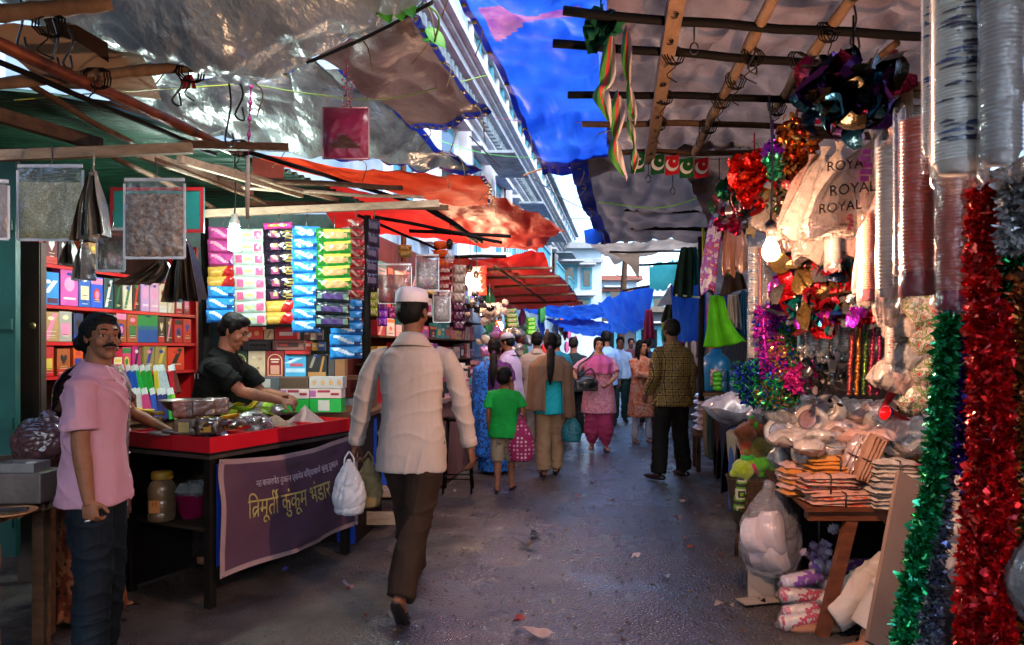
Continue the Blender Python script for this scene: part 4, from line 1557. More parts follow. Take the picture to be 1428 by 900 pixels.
f = Fig('small boy in a green t-shirt and khaki shorts seen from behind', (-.078, 7.1, 0), -6, 1.20, .010, '80543c', hs=1.32, head=(-10, 0), wl=(-.22, .05, .86), wr=(.26, .16, .92), pr=(.4, -1, 0), al=(-.09, -.05, .085), ar=(.09, .13, .085), curl=(.5, 1.0))
f.top(mat('green_tshirt', '0f7a2c', .8, c2='169a3c', vs=4, bump=.2), .76, 'short', .035, .02, name='t_shirt', amp=.006, sr=1.25)
f.trousers(pattern('khaki_camouflage', ['6a6152', '857a66', '544c40'], 14), 1.45, .42, name='shorts')
f.hair('short')
f.shoes(C_black)
tt = carry_bag('cloth_bag', 'magenta cloth bag with white dots carried by the small boy', P(727, 582, 7.05), .25, .43, .16, pattern('magenta_dots', ['c9a0b0', '8a0f4a'], 26, 'dots'), 6, lump=.01)

LV = mat('lilac_shirt', 'b09ab8', .8, c2='c0a8c0', vs=4, bump=.2)
f = Fig('bearded man in a lilac shirt and white skull cap facing the left stalls', (.0, 9.2, 0), 62, 1.60, .010, '80543c', lean=.10, head=(8, -10), wl=(-.2, .25, .95), wr=(.22, .25, .95))
f.top(LV, .70, 'long', .03, .02, name='kurta', collar=LV)
f.trousers(cm('b8b0a8', 'cloth'), 1.2)
f.hair('short', beard=True)
f.shoes(C_black)
mb = MB()
mb.M = f.hM
mb.loft([(0, -.016, .050, .0875, .1005), (0, -.016, .10, .080, .092), (0, -.016, .127, .052, .06), (0, -.016, .136, .01, .012)], 24)
mb.build('skull_cap', mat('knit_cap', 'a8a4b0', .85, bump=.4, bs=160), f.t, local=True)

BG = mat('beige_shirt', '9c8474', .8, c2='ac9484', vs=4, bump=.2)
f = Fig('man in a beige shirt and light trousers walking away beside the shawled woman', (.33, 9.5, 0), -3, 1.62, .010, '785040', wl=(-.26, .05, .84), al=(-.1, .12, .085), ar=(.1, -.1, .1), girth=1.1)
f.top(BG, .78, 'half', .028, .015, collar=BG)
f.trousers(cm('8c8078', 'cloth'), 1.25)
f.hair('short')
f.shoes(C_black, 'shoe')

SHW = mat('brown_shawl', '6a5240', .85, c2='7d6450', vs=5, bump=.3, bs=120)
f = Fig('woman in a turquoise tunic and brown shawl with a long ponytail seen from behind', (.43, 7.98, 0), -3, 1.58, .009, '7d5138', head=(0, 0), wl=(-.24, .12, .86), wr=(.25, .08, .80), al=(-.08, -.06, .085), ar=(.06, .13, .085), woman=True, curl=(.6, 1.))
f.top(mat('turquoise_kurta', '1798a8', .75, c2='22b0b8', vs=4, bump=.2), .74, 'long', .014, .012, name='kurta', seed=41)
f.trousers(mat('tan_salwar', '8a7054', .85, c2='9c8264', bump=.2), 1.35, .07, name='salwar', amp=.006)
f.drape(SHW, -60, 40, 1.425, .70, 'shawl', rx=.245, ry=.185, flare=.035, seed=7, amp=.014)
f.drape(SHW, 140, 258, 1.425, .78, 'shawl', rx=.245, ry=.185, flare=.045, seed=8, amp=.014)
f.drape(SHW, 200, 340, 1.43, 1.14, 'shawl', rx=.235, ry=.18, flare=.01, seed=9)
f.hair('pony')
f.shoes(C_black)
carry_bag('carrier_bag', 'teal carrier bag hanging at the right side of the shawled woman', P(797, 578, 7.95), .22, .30, .14, mat('teal_bag', '0f5a66', .5, c2='1a7480', bump=.3), 9)

KU = pattern('pink_floral_kurta', ['b86a84', 'c87f96', 'd8a0b0', 'a84f74'], 30)
f = Fig('stout woman in a pink floral tunic and magenta trousers walking toward the camera', (1.21, 10.0, 0), 176, 1.56, .010, 'b07c60', head=(6, 0), girth=1.24, sw=1.1, wr=(.30, .20, 1.02), wl=(-.12, .26, 1.0), pr=(.8, -.6, -.3), pl=(-.8, -.4, -.3), al=(-.11, .02, .085), ar=(.10, -.10, .085), woman=True, curl=(.6, .8))
f.top(KU, .56, 'short', .020, .025, name='kurta', seed=51, amp=.006)
f.trousers(mat('magenta_salwar', '99335c', .8, c2='ab4570', bump=.25), 1.25, .08, name='salwar', gather=True, amp=.01)
f.drape(mat('pink_dupatta', 'c0568c', .8, c2='d06ca0', bump=.3), 20, 165, 1.43, 1.16, 'dupatta', rx=.225, ry=.20, flare=.02, seed=10, amp=.014)
f.hair('bun')
f.shoes(C_black)
t = thing('handbag', P(818, 550, 9.75), 'glossy black handbag held by the stout woman in pink', 'handbag')
mb = MB()
c = P(818, 535, 9.75)
mb.ell(c, (.17, .07, .11))
mb.box(c + V((0, 0, -.03)), (.30, .10, .14))
mb.v = [v - t.location for v in mb.v]
fuse(mb, .012, 'bag_body', mat('black_leather', '0a0a0e', .3, bump=.2, coat=.4), t, 4)
mb = MB()
mb.tube(spath([c + V((-.12, 0, .08)), c + V((-.10, .05, .24)), c + V((.04, .12, .34)), c + V((.12, .2, .42))], 10), .012, 6)
mb.tube(spath([c + V((.12, 0, .08)), c + V((.06, .03, .2)), c + V((-.12, 0, .08))], 10), .012, 6)
mb.build('strap', mat('black_leather', '0a0a0e'), t)

f = Fig('man in a light blue shirt and dark green trousers facing the camera', (2.08, 13.8, 0), 180, 1.62, .012, '785040', wl=(-.24, .05, .84), wr=(.24, .05, .84))
LB = mat('light_blue_shirt', '7f9cc0', .8, c2='93aed0', vs=4, bump=.2)
f.top(LB, .86, 'long', .022, 0, collar=LB)
f.trousers(cm('0f2a2c', 'cloth'), 1.15)
f.hair('short')
f.shoes(C_black, 'shoe')

OR = pattern('orange_floral_kurta', ['c84a2a', 'd8754a', 'd8a080', 'c0552f'], 18)
f = Fig('woman in an orange floral tunic and white leggings standing with folded arms', (1.93, 10.7, 0), 196, 1.53, .010, 'b07c60', head=(20, 0), wl=(.10, .20, 1.10), wr=(-.10, .22, 1.12), pl=(-1, -.1, -.4), pr=(1, -.1, -.4), woman=True, al=(-.12, .05, .085), ar=(.10, -.04, .085))
f.top(OR, .44, 'long', .018, .05, name='kurta', seed=61, amp=.006)
f.trousers(cm('b8b4bc', 'cloth'), .85, .09, name='leggings')
f.hair('long')
f.shoes(C_black)

PL = pattern('checked_shirt', ['2a1a10', '6a5a1c', '3a2a18', '84702c', '2c1a14'], 15, 'check')
f = Fig('man in a dark checked shirt and black trousers with his back turned at right', (1.735, 7.76, 0), 24, 1.72, .0085, '5a3a2c', head=(-4, -4), wl=(-.26, .10, .90), wr=(.28, .04, .80), sw=1.08, girth=1.08, al=(-.21, -.04, .085), ar=(.19, .05, .085))
f.top(PL, .79, 'long', .028, .012, amp=.010, seed=71, collar=PL)
f.trousers(cm('0a0a09', 'cloth'), 1.3, .06, amp=.006)
f.hair('short')
f.shoes(C_black, 'shoe')

# seated stallholder, mostly behind the tinsel
f = Fig('person in loose white trousers sitting behind the hanging tinsel at lower right', (2.27, 3.50, 0), 92, 1.66, .007, '8a5a42', hip=.47, lean=.05, wl=(-.2, .3, .60), wr=(.2, .3, .6), al=(-.12, .62, .075), ar=(.10, .72, .075), kl=(-.1, .2, 1), kr=(0, .2, 1), curl=(.5, .5))
WT = mat('white_trousers', 'a89a90', .85, c2='b8aaa0', vs=4, bump=.25, bs=120)
f.top(WT, .86, 'long', .03, .01, name='kurta')
f.trousers(WT, 1.6, .10, amp=.012, seed=81)
f.hair('short')
t = thing('wooden_stool', (2.27, 3.50, 0), 'low wooden stool under the seated stallholder', 'stool')
mb = MB()
mb.box((2.27, 3.50, .375), (.36, .36, .03))
mb.build('seat', W_brown, t)
for x in (-.14, .14):
    for y in (-.14, .14):
        mb = MB()
        mb.bar((2.27 + x, 3.5 + y, 0), (2.27 + x, 3.5 + y, .358), .035, .035)
        mb.build('leg', W_brown, t)

# the far crowd
far = [  # px, d, H, facing, top colour, trousers, hair, label
    (776, 10.6, 1.62, 20, '1a5f74', '20303c', 'bun', 'woman in a dark teal shawl just right of the ponytailed woman'),
    (800, 11.3, 1.58, 0, '16262a', '101416', 'short', 'person in dark clothes half hidden left of the stout woman'),
    (845, 12.2, 1.70, 10, '6f92c4', '1c2430', 'short', 'man in a blue shirt right behind the stout woman'),
    (903, 13.0, 1.60, 0, '1a2440', '14181c', 'short', 'man in navy behind the woman in orange'),
    (880, 17.0, 1.64, 180, '50303a', '1a1a20', 'short', 'distant man in maroon behind the man in light blue'),
    (772, 22.0, 1.62, 180, '2f6a58', '20242a', 'bun', 'distant woman in green in the far crowd'),
]
for px, d, H, fc, c1, c2, hr, lab in far:
    f = Fig(lab, ((px - CX) / F * d, d, 0), fc, H, .014, '70483a', head=(rnd.uniform(-20, 20), 0), woman=hr == 'bun')
    f.top(cm(c1, 'cloth'), .78 if hr == 'short' else .5, 'long', .024, .015, seed=int(px))
    f.trousers(cm(c2, 'cloth'), 1.2)
    f.hair(hr, vox=.012)
# ---------------------------------------------------------------- goods: common builders
def pkg(name, label, base, rz, w_, h_, d_, c, decals=(), cat='box', group=None, kind='card', tilt=0.):
    """a printed carton, front toward local -y; decals: (shape, cx, cz, w, h, colour) in fractions of the front"""
    mb = MB()
    mb.smooth = False
    cols = [c]
    mb.box((0, 0, h_ / 2), (w_, d_, h_), mi=0)
    yf = -d_ / 2
    for n, (shp, cx, cz, ww, hh, cc) in enumerate(decals):
        if cc not in cols:
            cols.append(cc)
        k = cols.index(cc)
        y = yf - .0007 * (n + 1)
        X, Z, a, b = (cx - .5) * w_, cz * h_, ww * w_ / 2, hh * h_ / 2
        if shp == 'r':
            pts = [(X - a, Z - b), (X + a, Z - b), (X + a, Z + b), (X - a, Z + b)]
        elif shp == 'o':
            pts = [(X + a * math.cos(q * .5236), Z + b * math.sin(q * .5236)) for q in range(12)]
        elif shp == 'a':
            pts = [(X - a, Z - b), (X + a, Z - b)] + [(X + a * math.cos(q * .3927), Z + b * (.4 + .6 * math.sin(q * .3927))) for q in range(9)]
        elif shp == 'h':
            pts = [(X, Z - b), (X + a, Z + b * .2), (X + a * .9, Z + b * .8), (X + a * .45, Z + b), (X, Z + b * .5), (X - a * .45, Z + b), (X - a * .9, Z + b * .8), (X - a, Z + b * .2)]
        else:
            pts = [(X - a, Z - b), (X - a + a * .7, Z - b), (X + a, Z + b), (X + a - a * .7, Z + b)]
        mb.add([(p[0], y, p[1]) for p in pts], [tuple(range(len(pts)))], k)
    o = mb.build(name, [cm(q, kind) for q in cols], local=True)
    o.location = base
    o.rotation_euler = (R(tilt), 0, R(rz))
    return tag(o, label, cat, group)


def D_oval(c2='1a3a9a', c3='d8c8b0'):
    return [('o', .5, .82, .42, .12, c2), ('r', .5, .42, .5, .3, c3), ('o', .5, .42, .3, .2, c2)]


def D_arch(c2='c8a24a', c3='b08a70'):
    return [('a', .5, .47, .84, .84, c2), ('a', .5, .47, .74, .78, '__'), ('r', .5, .28, .5, .34, c3), ('r', .5, .68, .5, .05, 'd8c8b0'), ('r', .5, .58, .4, .04, 'd8c8b0')]


def DD(lst, base):
    return [tuple(base if q == '__' else q for q in d) for d in lst]


def D_rand(r, a, b):
    return D_one(r, a, b) + [('r', .5, r.uniform(.06, .3) + .035 * q, r.uniform(.3, .7), .018, r.choice(['d8d0c0', '1a1614', 'c8b880'])) for q in range(3)]


def D_one(r, a, b):
    k = r.randrange(5)
    if k == 0:
        return [('o', .5, .8, .5, .16, a), ('r', .5, .4, .7, .4, b)]
    if k == 1:
        return [('r', .5, .5, 1, .3, a), ('r', .5, .5, .7, .12, b)]
    if k == 2:
        return [('p', .5, .5, .8, .9, a), ('o', .5, .78, .4, .14, b)]
    if k == 3:
        return [('r', .5, .86, 1, .2, a), ('o', .5, .42, .6, .42, b), ('o', .5, .42, .36, .26, a)]
    return [('r', .5, .12, 1, .24, a), ('h', .5, .6, .5, .36, b)]


# ---------------------------------------------------------------- left shop: door, shelf unit, counter
t = thing('metal_door', P(2, 600, 4.0), 'dark green metal door leaf at the far left edge', 'door')
gm = mat('green_door_paint', '0a3a34', .5, c2='11524a', vs=3, bump=.15)
mb = MB()
mb.box(P(-40, 500, 4.0), (.52, .04, 2.2))
mb.build('door_leaf', gm, t)
mb = MB()
for z in (.45, 1.0, 1.55, 2.1):
    mb.box((P(-40, 0, 4.0).x, 3.972, z), (.5, .02, .06))
mb.build('rail', gm, t)
t = thing('wooden_cupboard', P(44, 600, 4.35), 'dark brown cupboard side with a round handle beside the red shelf', 'cupboard')
mb = MB()
c = P(42, 0, 4.35)
mb.box((c.x, 4.36, 1.03), (.13, .05, 2.06))
mb.box((c.x + .055, 4.37, 1.03), (.03, .05, 2.06))
mb.build('side_panel', mat('dark_brown_veneer', '221811', .5, c2='33241a', vs=5, bump=.15, stretch=(6, 6, .6)), t)
mb = MB()
mb.lathe([(.018, 0), (.022, .006), (.014, .012)], P(46, 455, 4.33), 14, axis=(0, -1, 0))
mb.build('handle', cm('8a7a50', 'metal'), t)

redp = mat('red_shelf_paint', 'b00f14', .4, c2='cc1a1c', vs=4, bump=.08)
SHD = V((.1867, .9824, 0))
SHN = V((.9824, -.1867, 0))


def shp(px):
    d = 3.874 / (.19 + (714 - px) / 1000)
    return V(((px - 714) / 1000 * d, d, 0))


t = thing('shelf_unit', shp(160) - SHN * .15, 'red painted wooden shelf unit packed with incense boxes behind the moustached man', 'shelf')
a, b = shp(56), shp(274)
for z in (1.235, 1.46, 1.70, 1.965, 2.26):
    mb = MB()
    q0, q1 = a - SHN * .13, b - SHN * .13
    mb.bar(q0 + V((0, 0, z - .014)), q1 + V((0, 0, z - .014)), .26, .022)
    mb.build('shelf_board', redp, t)
for q in (a, b):
    mb = MB()
    mb.box(q - SHN * .13 + V((0, 0, 1.61)), (.272, .03, 1.34), Matrix.Rotation(R(-10.76), 3, 'Z'))
    mb.build('upright', redp, t)
mb = MB()
mb.bar(a - SHN * .28 + V((0, 0, 1.61)), b - SHN * .28 + V((0, 0, 1.61)), .02, 1.34)
mb.build('back_panel', mat('shelf_back', '2a1712', .8), t)
RZ_SH = 79.2

rows = [
    (1.966, .17, 'top shelf', [(66, 82, 'maroon', '5a1020'), (84, 100, 'dark', '2a1a1c'), (114, 124, 'orange', 'b0481c'), (125, 137, 'tan', 'a07a50'), (150, 170, 'grey', '6a6460')]),
    (1.701, .205, 'upper shelf', [(62, 84, 'sky blue', '1f7fc0'), (86, 111, 'pink', 'c04a9a'), (112, 128, 'blue and yellow', '1a5ab0'), (129, 145, 'bright blue', '1a4fc0'), (146, 160, 'dark teal', '24484c'), (161, 172, 'dark patterned', '33342c'),
                              (173, 186, 'white and gold', 'c8bfa8'), (187, 197, 'black and gold', '1c1a14'), (198, 210, 'lilac', 'b890c0'), (211, 223, 'pale pink', 'c89ab8'), (224, 234, 'cream', 'c8bca0'), (235, 245, 'ivory', 'c0b49a'), (247, 256, 'crimson', 'a01a2c'), (257, 266, 'wine red', '7a1424')]),
    (1.461, .19, 'middle shelf', [(62, 84, 'tan', 'a8804e'), (85, 102, 'stone grey', '9a948a'), (104, 118, 'navy', '1a2a4a'), (146, 161, 'gold', 'a88a3a'), (163, 178, 'orange brown', 'a04a22'), (179, 194, 'copper', '9a4a28'), (195, 221, 'blue and green', '0f4a8a'), (222, 231, 'black and ochre', '2a2418'), (232, 242, 'dark bronze', '3a301c'), (244, 256, 'scarlet', 'b01a14'), (257, 268, 'vermilion', 'b82a1c')]),
    (1.236, .175, 'lower shelf', [(62, 77, 'red', 'b01418'), (80, 100, 'amber', '9a4a1c'), (103, 118, 'orange', 'c04a14'), (160, 172, 'crimson', 'a81430'), (173, 184, 'rose', 'b83a5a'), (185, 198, 'magenta', 'b01468'), (201, 217, 'gold patterned', '8a7a3a'), (218, 234, 'yellow brown', '8f7c44'), (236, 258, 'orange red', 'cc3a14')]),
]
r_ = random.Random(3)
for z, hh, nm, items in rows:
    for k, (x0, x1, cn, c) in enumerate(items):
        p0, p1 = shp(x0), shp(x1)
        wd = (p1 - p0).length * .97
        pal = ['d8c8a0', '1a2f8a', 'c8b040', 'b0281c', 'd0d0c8', '2a6a3a', 'd87a9a', '141414']
        a_, b_ = r_.sample(pal, 2)
        if c == 'sky blue':
            dec = [('p', .5, .35, 1.0, .4, 'c8d4dc')]
        dec = D_rand(r_, a_, b_)
        if x0 == 62 and z > 1.7:
            dec = [('p', .5, .55, .9, .4, 'c8d4dc'), ('r', .6, .12, .7, .16, '4a1a3a'), ('o', .3, .7, .4, .12, 'd8d8d8')]
        if x0 == 195:
            dec = [('r', .5, .75, 1, .5, '1a7a3a'), ('r', .5, .52, 1, .14, '126070'), ('o', .5, .93, .3, .06, '141a50')]
        if cn in ('pink', 'lilac', 'pale pink'):
            dec = [('o', .5, .6, .6, .4, 'd890b8'), ('o', .5, .88, .36, .09, '1a2f8a'), ('r', .5, .2, .7, .06, 'd8c8d0')]
        pkg('incense_box', f'{cn} incense box on the {nm} of the red shelf unit', (p0 + p1) / 2 - SHN * .045 + V((0, 0, z)), RZ_SH + r_.uniform(-5, 5), wd, hh * r_.uniform(1.0, 1.17), .07, c, dec, 'box', 'incense boxes on the red shelf')

# counter that runs below shelf and sachets
t = thing('counter', V((-2.1, 5.6, 0)), 'wooden counter below the shelf unit and the sachet strips', 'counter')
mb = MB()
cw = mat('counter_wood', '4a3020', .6, c2='6a4830', vs=6, bump=.2)
mb.bar(V((-1.06, 5.62, .915)), V((-2.5, 5.72, .915)), .85, .03)
mb.build('counter_top', cw, t)
mb = MB()
mb.bar(V((-1.1, 5.56, .45)), V((-2.45, 5.66, .45)), .7, .898)
mb.build('cabinet', mat('counter_front', '1e1512', .7), t)
t2 = thing('wooden_shelf', V((-1.8, 5.86, .931)), 'raised wooden step on the counter holding the upright incense cartons', 'shelf')
mb = MB()
mb.box((-1.80, 5.86, 1.178), (1.36, .32, .022))
mb.build('shelf_board', cw, t2)
for x in (-2.46, -1.8, -1.14):
    mb = MB()
    mb.box((x, 5.86, 1.0495), (.025, .3, .234))
    mb.build('support', cw, t2)
mb = MB()
q0, q1 = shp(70) + SHN * .2, shp(262) + SHN * .2
mb.bar(q0 + V((0, 0, .915)), q1 + V((0, 0, .915)), .40, .026)
mb.bar(q0 + V((0, 0, .45)), q1 + V((0, 0, .45)), .36, .9)
tag(mb.build('counter', cw), 'brown side counter in front of the red shelf unit', 'counter')


def cbox(x0, x1, y0, y1, d, label, c, dec=(), dep=.07, cat='carton', kind='card', name='carton', grp='cartons on the counter', rz=0):
    p, q = P(x0, y1, d), P(x1, y0, d)
    return pkg(name, label, ((p.x + q.x) / 2, d + dep / 2, p.z), rz, q.x - p.x - .003, q.z - p.z - .002, dep, c, dec, cat, grp, kind)


BK = 'on the counter behind the vendor'
cbox(322, 337, 457, 473.5, 5.76, 'tan carton at the left end of the topmost row', 'a87c58')
cbox(338, 367, 456, 473.5, 5.76, 'red orange carton with white spots in the topmost row', 'b83018', [('o', .3, .4, .3, .5, 'c8b8a8'), ('o', .7, .5, .25, .4, 'd88a60')])
cbox(368, 382, 459, 473.5, 5.76, 'beige carton in the topmost row', 'b09a78', [('p', .5, .5, .6, .7, '7a5a34')])
cbox(383, 415, 456, 473.5, 5.76, 'red carton with a cream label in the topmost row', 'b0141c', [('r', .5, .45, .6, .3, 'd8b8a8')])
cbox(318, 336, 474.5, 488, 5.76, 'short black carton with white lettering above the dark green arched one', '1c1614', [('r', .5, .5, .7, .4, '3a3230'), ('r', .5, .5, .5, .12, 'c8c0b8')])
o = cbox(338, 378, 474.5, 488, 5.76, 'long black carton with white lettering above the beige one', '1c1614', [('r', .55, .5, .7, .7, '332a28')])
letters('sampuri', .042, None, 'lettering', cm('c8c0b8'), o, fn=lambda p: V((p.x + .01, -.0385, .035 + p.y)))
cbox(380, 424, 474.5, 488, 5.76, 'long brown carton with a dark red label', '7a5048', [('r', .5, .5, .66, .5, '3a1614'), ('r', .34, .5, .28, .28, '8a2a24')])
cbox(397, 431, 489, 494, 5.72, 'flat red carton lying on the sky blue one', 'b01a1c', (), .05)
cbox(315, 321, 490, 526, 5.75, 'narrow red carton left of the dark green arched one', 'b0281c')
cbox(322, 345, 489.5, 526, 5.75, 'dark green carton with a gold arch', '0c2416', DD(D_arch('b09a50', '6a5a50'), '0c2416'))
cbox(346, 370, 489.5, 526, 5.75, 'beige floral carton between the two arched ones', 'b09c80', [('o', .3, .3, .3, .14, '9a8260'), ('o', .7, .7, .3, .14, '9a8260'), ('o', .6, .35, .16, .1, '6a5a30'), ('o', .35, .75, .2, .1, 'c4b498')])
cbox(371, 396, 489.5, 526, 5.75, 'maroon carton with a gold arch', '7a0c18', DD(D_arch('c8a878', 'b88a74'), '7a0c18'))
cbox(397, 427, 495, 526, 5.75, 'sky blue carton with clouds and red lettering', '3a9ac8', [('p', .4, .75, .9, .25, 'b8d0dc'), ('r', .5, .3, .9, .18, 'a8c8d8'), ('r', .55, .55, .6, .14, 'b04a5a'), ('o', .26, .82, .22, .08, '1a2f8a')])
cbox(428, 456, 494, 526, 5.75, 'black carton with orange flames', '15120f', [('p', .3, .7, .4, .6, '8a8478'), ('p', .75, .5, .3, .8, 'b07a3a'), ('r', .5, .12, .9, .2, 'a87a40'), ('o', .5, .92, .3, .1, '1a2f8a')])
cbox(457, 466, 494, 526, 5.78, 'grey carton beside the one with flames', '4a4444')
cbox(467, 481, 496, 527, 5.70, 'plain brown upright carton at the right end of the row', '8a5c34', (), .10)
for k, (x0, x1, y0, y1, c, n_) in enumerate([(424, 432, 458, 474, '5a3428', 'brown'), (433, 441, 462, 474, 'b0a080', 'cream'), (442, 450, 460, 474, '3a2a50', 'violet'), (426, 434, 476, 489, 'b82a20', 'red'), (435, 443, 478, 489, 'c8a030', 'yellow'), (444, 453, 477, 489, '2a4a90', 'blue')]):
    cbox(x0, x1, y0, y1, 5.74, f'tiny {n_} packet in the cluster right of the long brown carton', c, [('r', .5, .6, .8, .3, 'c8c0b0')], .04, 'packet', 'card', 'packet')
cbox(333, 352, 516, 541, 5.22, 'red packet with a dark picture standing in front of the arched cartons', 'c02a1a', [('o', .5, .35, .6, .4, '3a1a14'), ('o', .5, .75, .3, .1, 'd0a060')], .05, 'packet', name='packet')
yb = 578
for (x0, x1, y0, y1, c, dec, lab) in [
        (391, 431, 556.5, 575, '0f9a34', [('r', .3, .5, .3, .8, '149e40')], 'left green carton at the bottom of the stack beside the powder'),
        (431.5, 476, 556, 575, '0fa038', [('r', .45, .5, .36, .8, 'b8bcb0')], 'right green carton with a grey label at the bottom of the stack'),
        (352, 390, 543.5, 575, 'b0a4a4', [('r', .7, .8, .4, .2, 'a03050')], 'greyish carton at the left of the stack behind the vendor\'s hands'),
        (391, 431, 542, 556, 'c8b4ac', [('r', .1, .5, .2, .7, 'a05a90'), ('r', .45, .75, .4, .25, '8a1a30'), ('r', .8, .45, .26, .25, '8a1a30')], 'left pink and white carton in the middle of the stack'),
        (431.5, 476, 542.5, 555.5, 'c8b4ac', [('r', .1, .5, .2, .7, 'a05a90'), ('r', .45, .75, .4, .25, '8a1a30'), ('r', .8, .45, .26, .25, '8a1a30')], 'right pink and white carton in the middle of the stack'),
        (350, 390, 526, 543, '4f5658', [('r', .5, .5, .36, .7, 'b0b0a8')], 'slate grey carton with a pale label on top of the stack'),
        (390.5, 430, 526, 541.5, '5a4530', [('r', .5, .5, .94, .8, '4a3824')], 'open brown carton on top of the stack'),
        (431, 478, 525.5, 542, 'a8a8a4', [('o', .15, .5, .12, .5, 'b89458'), ('o', .4, .5, .12, .5, 'b89458'), ('o', .65, .5, .12, .5, 'b89458'), ('o', .9, .5, .12, .5, 'b89458')], 'grey white carton with round ochre seals on top of the stack')]:
    cbox(x0, x1, y0, y1, 5.12, lab, c, dec, .13, grp='cartons stacked by the powder')

# upright incense packets in front of the shelf
r_ = random.Random(5)
cols = [('clear', '9aa8a8'), ('green', '1a6a3a'), ('red', '9a1a24'), ('brown', '5a2a20'), ('dark red', '6a1420'), ('white', 'b0b0a8'), ('pink', 'b03a6a'), ('purple', '6a1a8a'), ('blue', '1a4a9a'), ('navy', '142a5a'), ('bright green', '28a040'), ('leaf green', '1f8a30'), ('lime', '7aa030'), ('yellow', 'b0a030')]
for row, (y0, y1, d, n0) in enumerate([(548, 585, 4.95, 0), (516, 548, 5.15, 5)]):
    for k in range(12):
        px = 168 + k * 7.2 + row * 2
        cn, c = cols[(k + n0 + (k * k) % 3) % len(cols)]
        p = P(px, y1, d)
        top = P(px + r_.uniform(-10, -3), y0 - 6, d + .12)
        t = thing('incense_packet', p, f'{cn} incense stick packet, {ORD[k]} in the {"front" if row == 0 else "rear"} row before the red shelf', 'packet', 'upright incense stick packets')
        mb = MB()
        dv = (top - p)
        mb.bar(p, p + dv * .78, .032, .016, up=V((0, 1, 0)))
        mb.build('sleeve', cm(c, 'gloss'), t)
        mb = MB()
        mb.bar(p + dv * .783, p + dv, .030, .012, up=V((0, 1, 0)))
        mb.build('header', cm('b8c0bc', 'gloss'), t)

# ---------------------------------------------------------------- sachet strips
def strip(label, x0, x1, ytop, cells, d, tilt=0., group='hanging strips of sachets', cat='sachet strip', yaw=0.):
    """cells: list of (height_px, palette, pattern)"""
    p = P((x0 + x1) / 2, ytop, d)
    t = thing('sachet_strip', p, label, cat, group)
    y = ytop
    wd = (x1 - x0) / F * d
    mbw = MB()
    mbw.tube([V((0, .01, 0)), V((0, .03, .10))], .004, 5)
    mbw.build('hanger', cm('3a342e', 'plastic'), t, local=True)
    for n, (hp, pal, pat) in enumerate(cells):
        hh = hp / F * d
        zc = -((y - ytop) + hp / 2) / F * d
        y += hp
        sx = tilt * zc
        mb = MB()
        ph = rnd.random() * 9
        jx, jr = rnd.uniform(-.006, .006), rnd.uniform(-.035, .035)

        def fn(u, v, zc=zc, hh=hh, ph=ph):
            e = max(0, 1 - abs(2 * u - 1) ** 6) * max(0, 1 - abs(2 * v - 1) ** 4)
            crk = .0035 * math.sin(u * 21 + ph) * math.sin(v * 9 + ph)
            yw = (u - .5) * wd
            return V((yw * math.cos(yaw) + sx + jx, yw * math.sin(yaw) - (.020 * e + crk) - .012 * (v - .5), zc + (v - .5) * hh * 1.04 + jr * (u - .5) * wd * 2))

        def mi(u, v, pat=pat):
            if pat == 'hearts':
                for cx in (.2, .84):
                    if abs(u - cx) < .10 and abs(v - .5 + .3 * abs(u - cx)) < .30:
                        return 1
                return 2 if abs(u - .5) < .14 and abs(v - .5) < .14 else 0
            if pat == 'wave':
                if v < .22:
                    return 3
                return 1 if (v < .62 + .3 * math.sin(u * 5 + .4) and u > .12 and u + v > .9) and v > .3 else (2 if u > .78 and v < .55 else 0)
            if pat == 'goddess':
                if abs(u - .42) < .13 and abs(v - .45) < .3:
                    return 1 if abs(u - .42) < .07 and v > .4 else 2
                return 3 if u > .68 and abs(v - .5) < .28 and (int(u * 40) + int(v * 9)) % 2 else 0
            if pat == 'diag':
                return 1 if u > .62 + .25 * (v - .5) else (2 if abs(v - .5) < .15 and .15 < u < .55 else 0)
            if pat == 'noodle':
                if v < .2 or v > .9:
                    return 0
                return 1 if ((u - .55) / .36) ** 2 + ((v - .45) / .3) ** 2 < 1 else (2 if u < .25 else 3 if v > .68 else 0)
            if pat == 'label':
                return 1 if abs(u - .5) < .3 and abs(v - .5) < .2 else (2 if abs(abs(u - .5) - .38) < .06 and abs(v - .5) < .22 else 0)
            return 0
        mb.grid(fn, 22, 10, mi)
        ob = mb.build('sachet', [cm(q, 'gloss') for q in pal], t, local=True)
    return t


PINKM = (['a03a78', 'c88aa0', '5a1a60', '7a2a50'], 'wave')
GOLDR = (['b08a3a', '9a1a1c', 'c8a860', '7a5a20'], 'diag')
BLUE = (['2a80c4', 'b8c8d4', '14386a', '1a5aa0'], 'wave')
HEART = (['8f9c92', 'b84a6c', 'a89a60', '8f9c92'], 'hearts')
DARKP = (['191320', 'a88a60', '7a3a5a', '8a7a3a'], 'goddess')
GREENY = (['1f6a24', 'a88458', '1a5a1a', 'c0a83a'], 'noodle')
BLACKS = (['101a20', '3a2a5a', '5a7a6a', '8a9a90'], 'label')
REDS = (['9a1f22', 'b09a8c', '6a1418', '8a8078'], 'wave')
strip('strip of pink, gold and blue sachets at the left behind the glowing lamp', 291, 329, 318, [(18, *PINKM)] * 3 + [(14, *GOLDR)] * 2 + [(16.5, *BLUE)] * 3, 5.55, .02)
strip('strip of pale silvery sachets with pink hearts', 324, 367, 320, [(16.8, *HEART)] * 8, 5.45, -.035)
strip('strip of dark purple goddess sachets ending in two golden ones', 366, 408, 318, [(17, *DARKP)] * 6 + [(16, *GOLDR)] * 2, 5.5, -.02)
strip('strip of sky blue sachets right of the dark purple strip', 407, 447, 316, [(16.4, *BLUE)] * 9, 5.5)
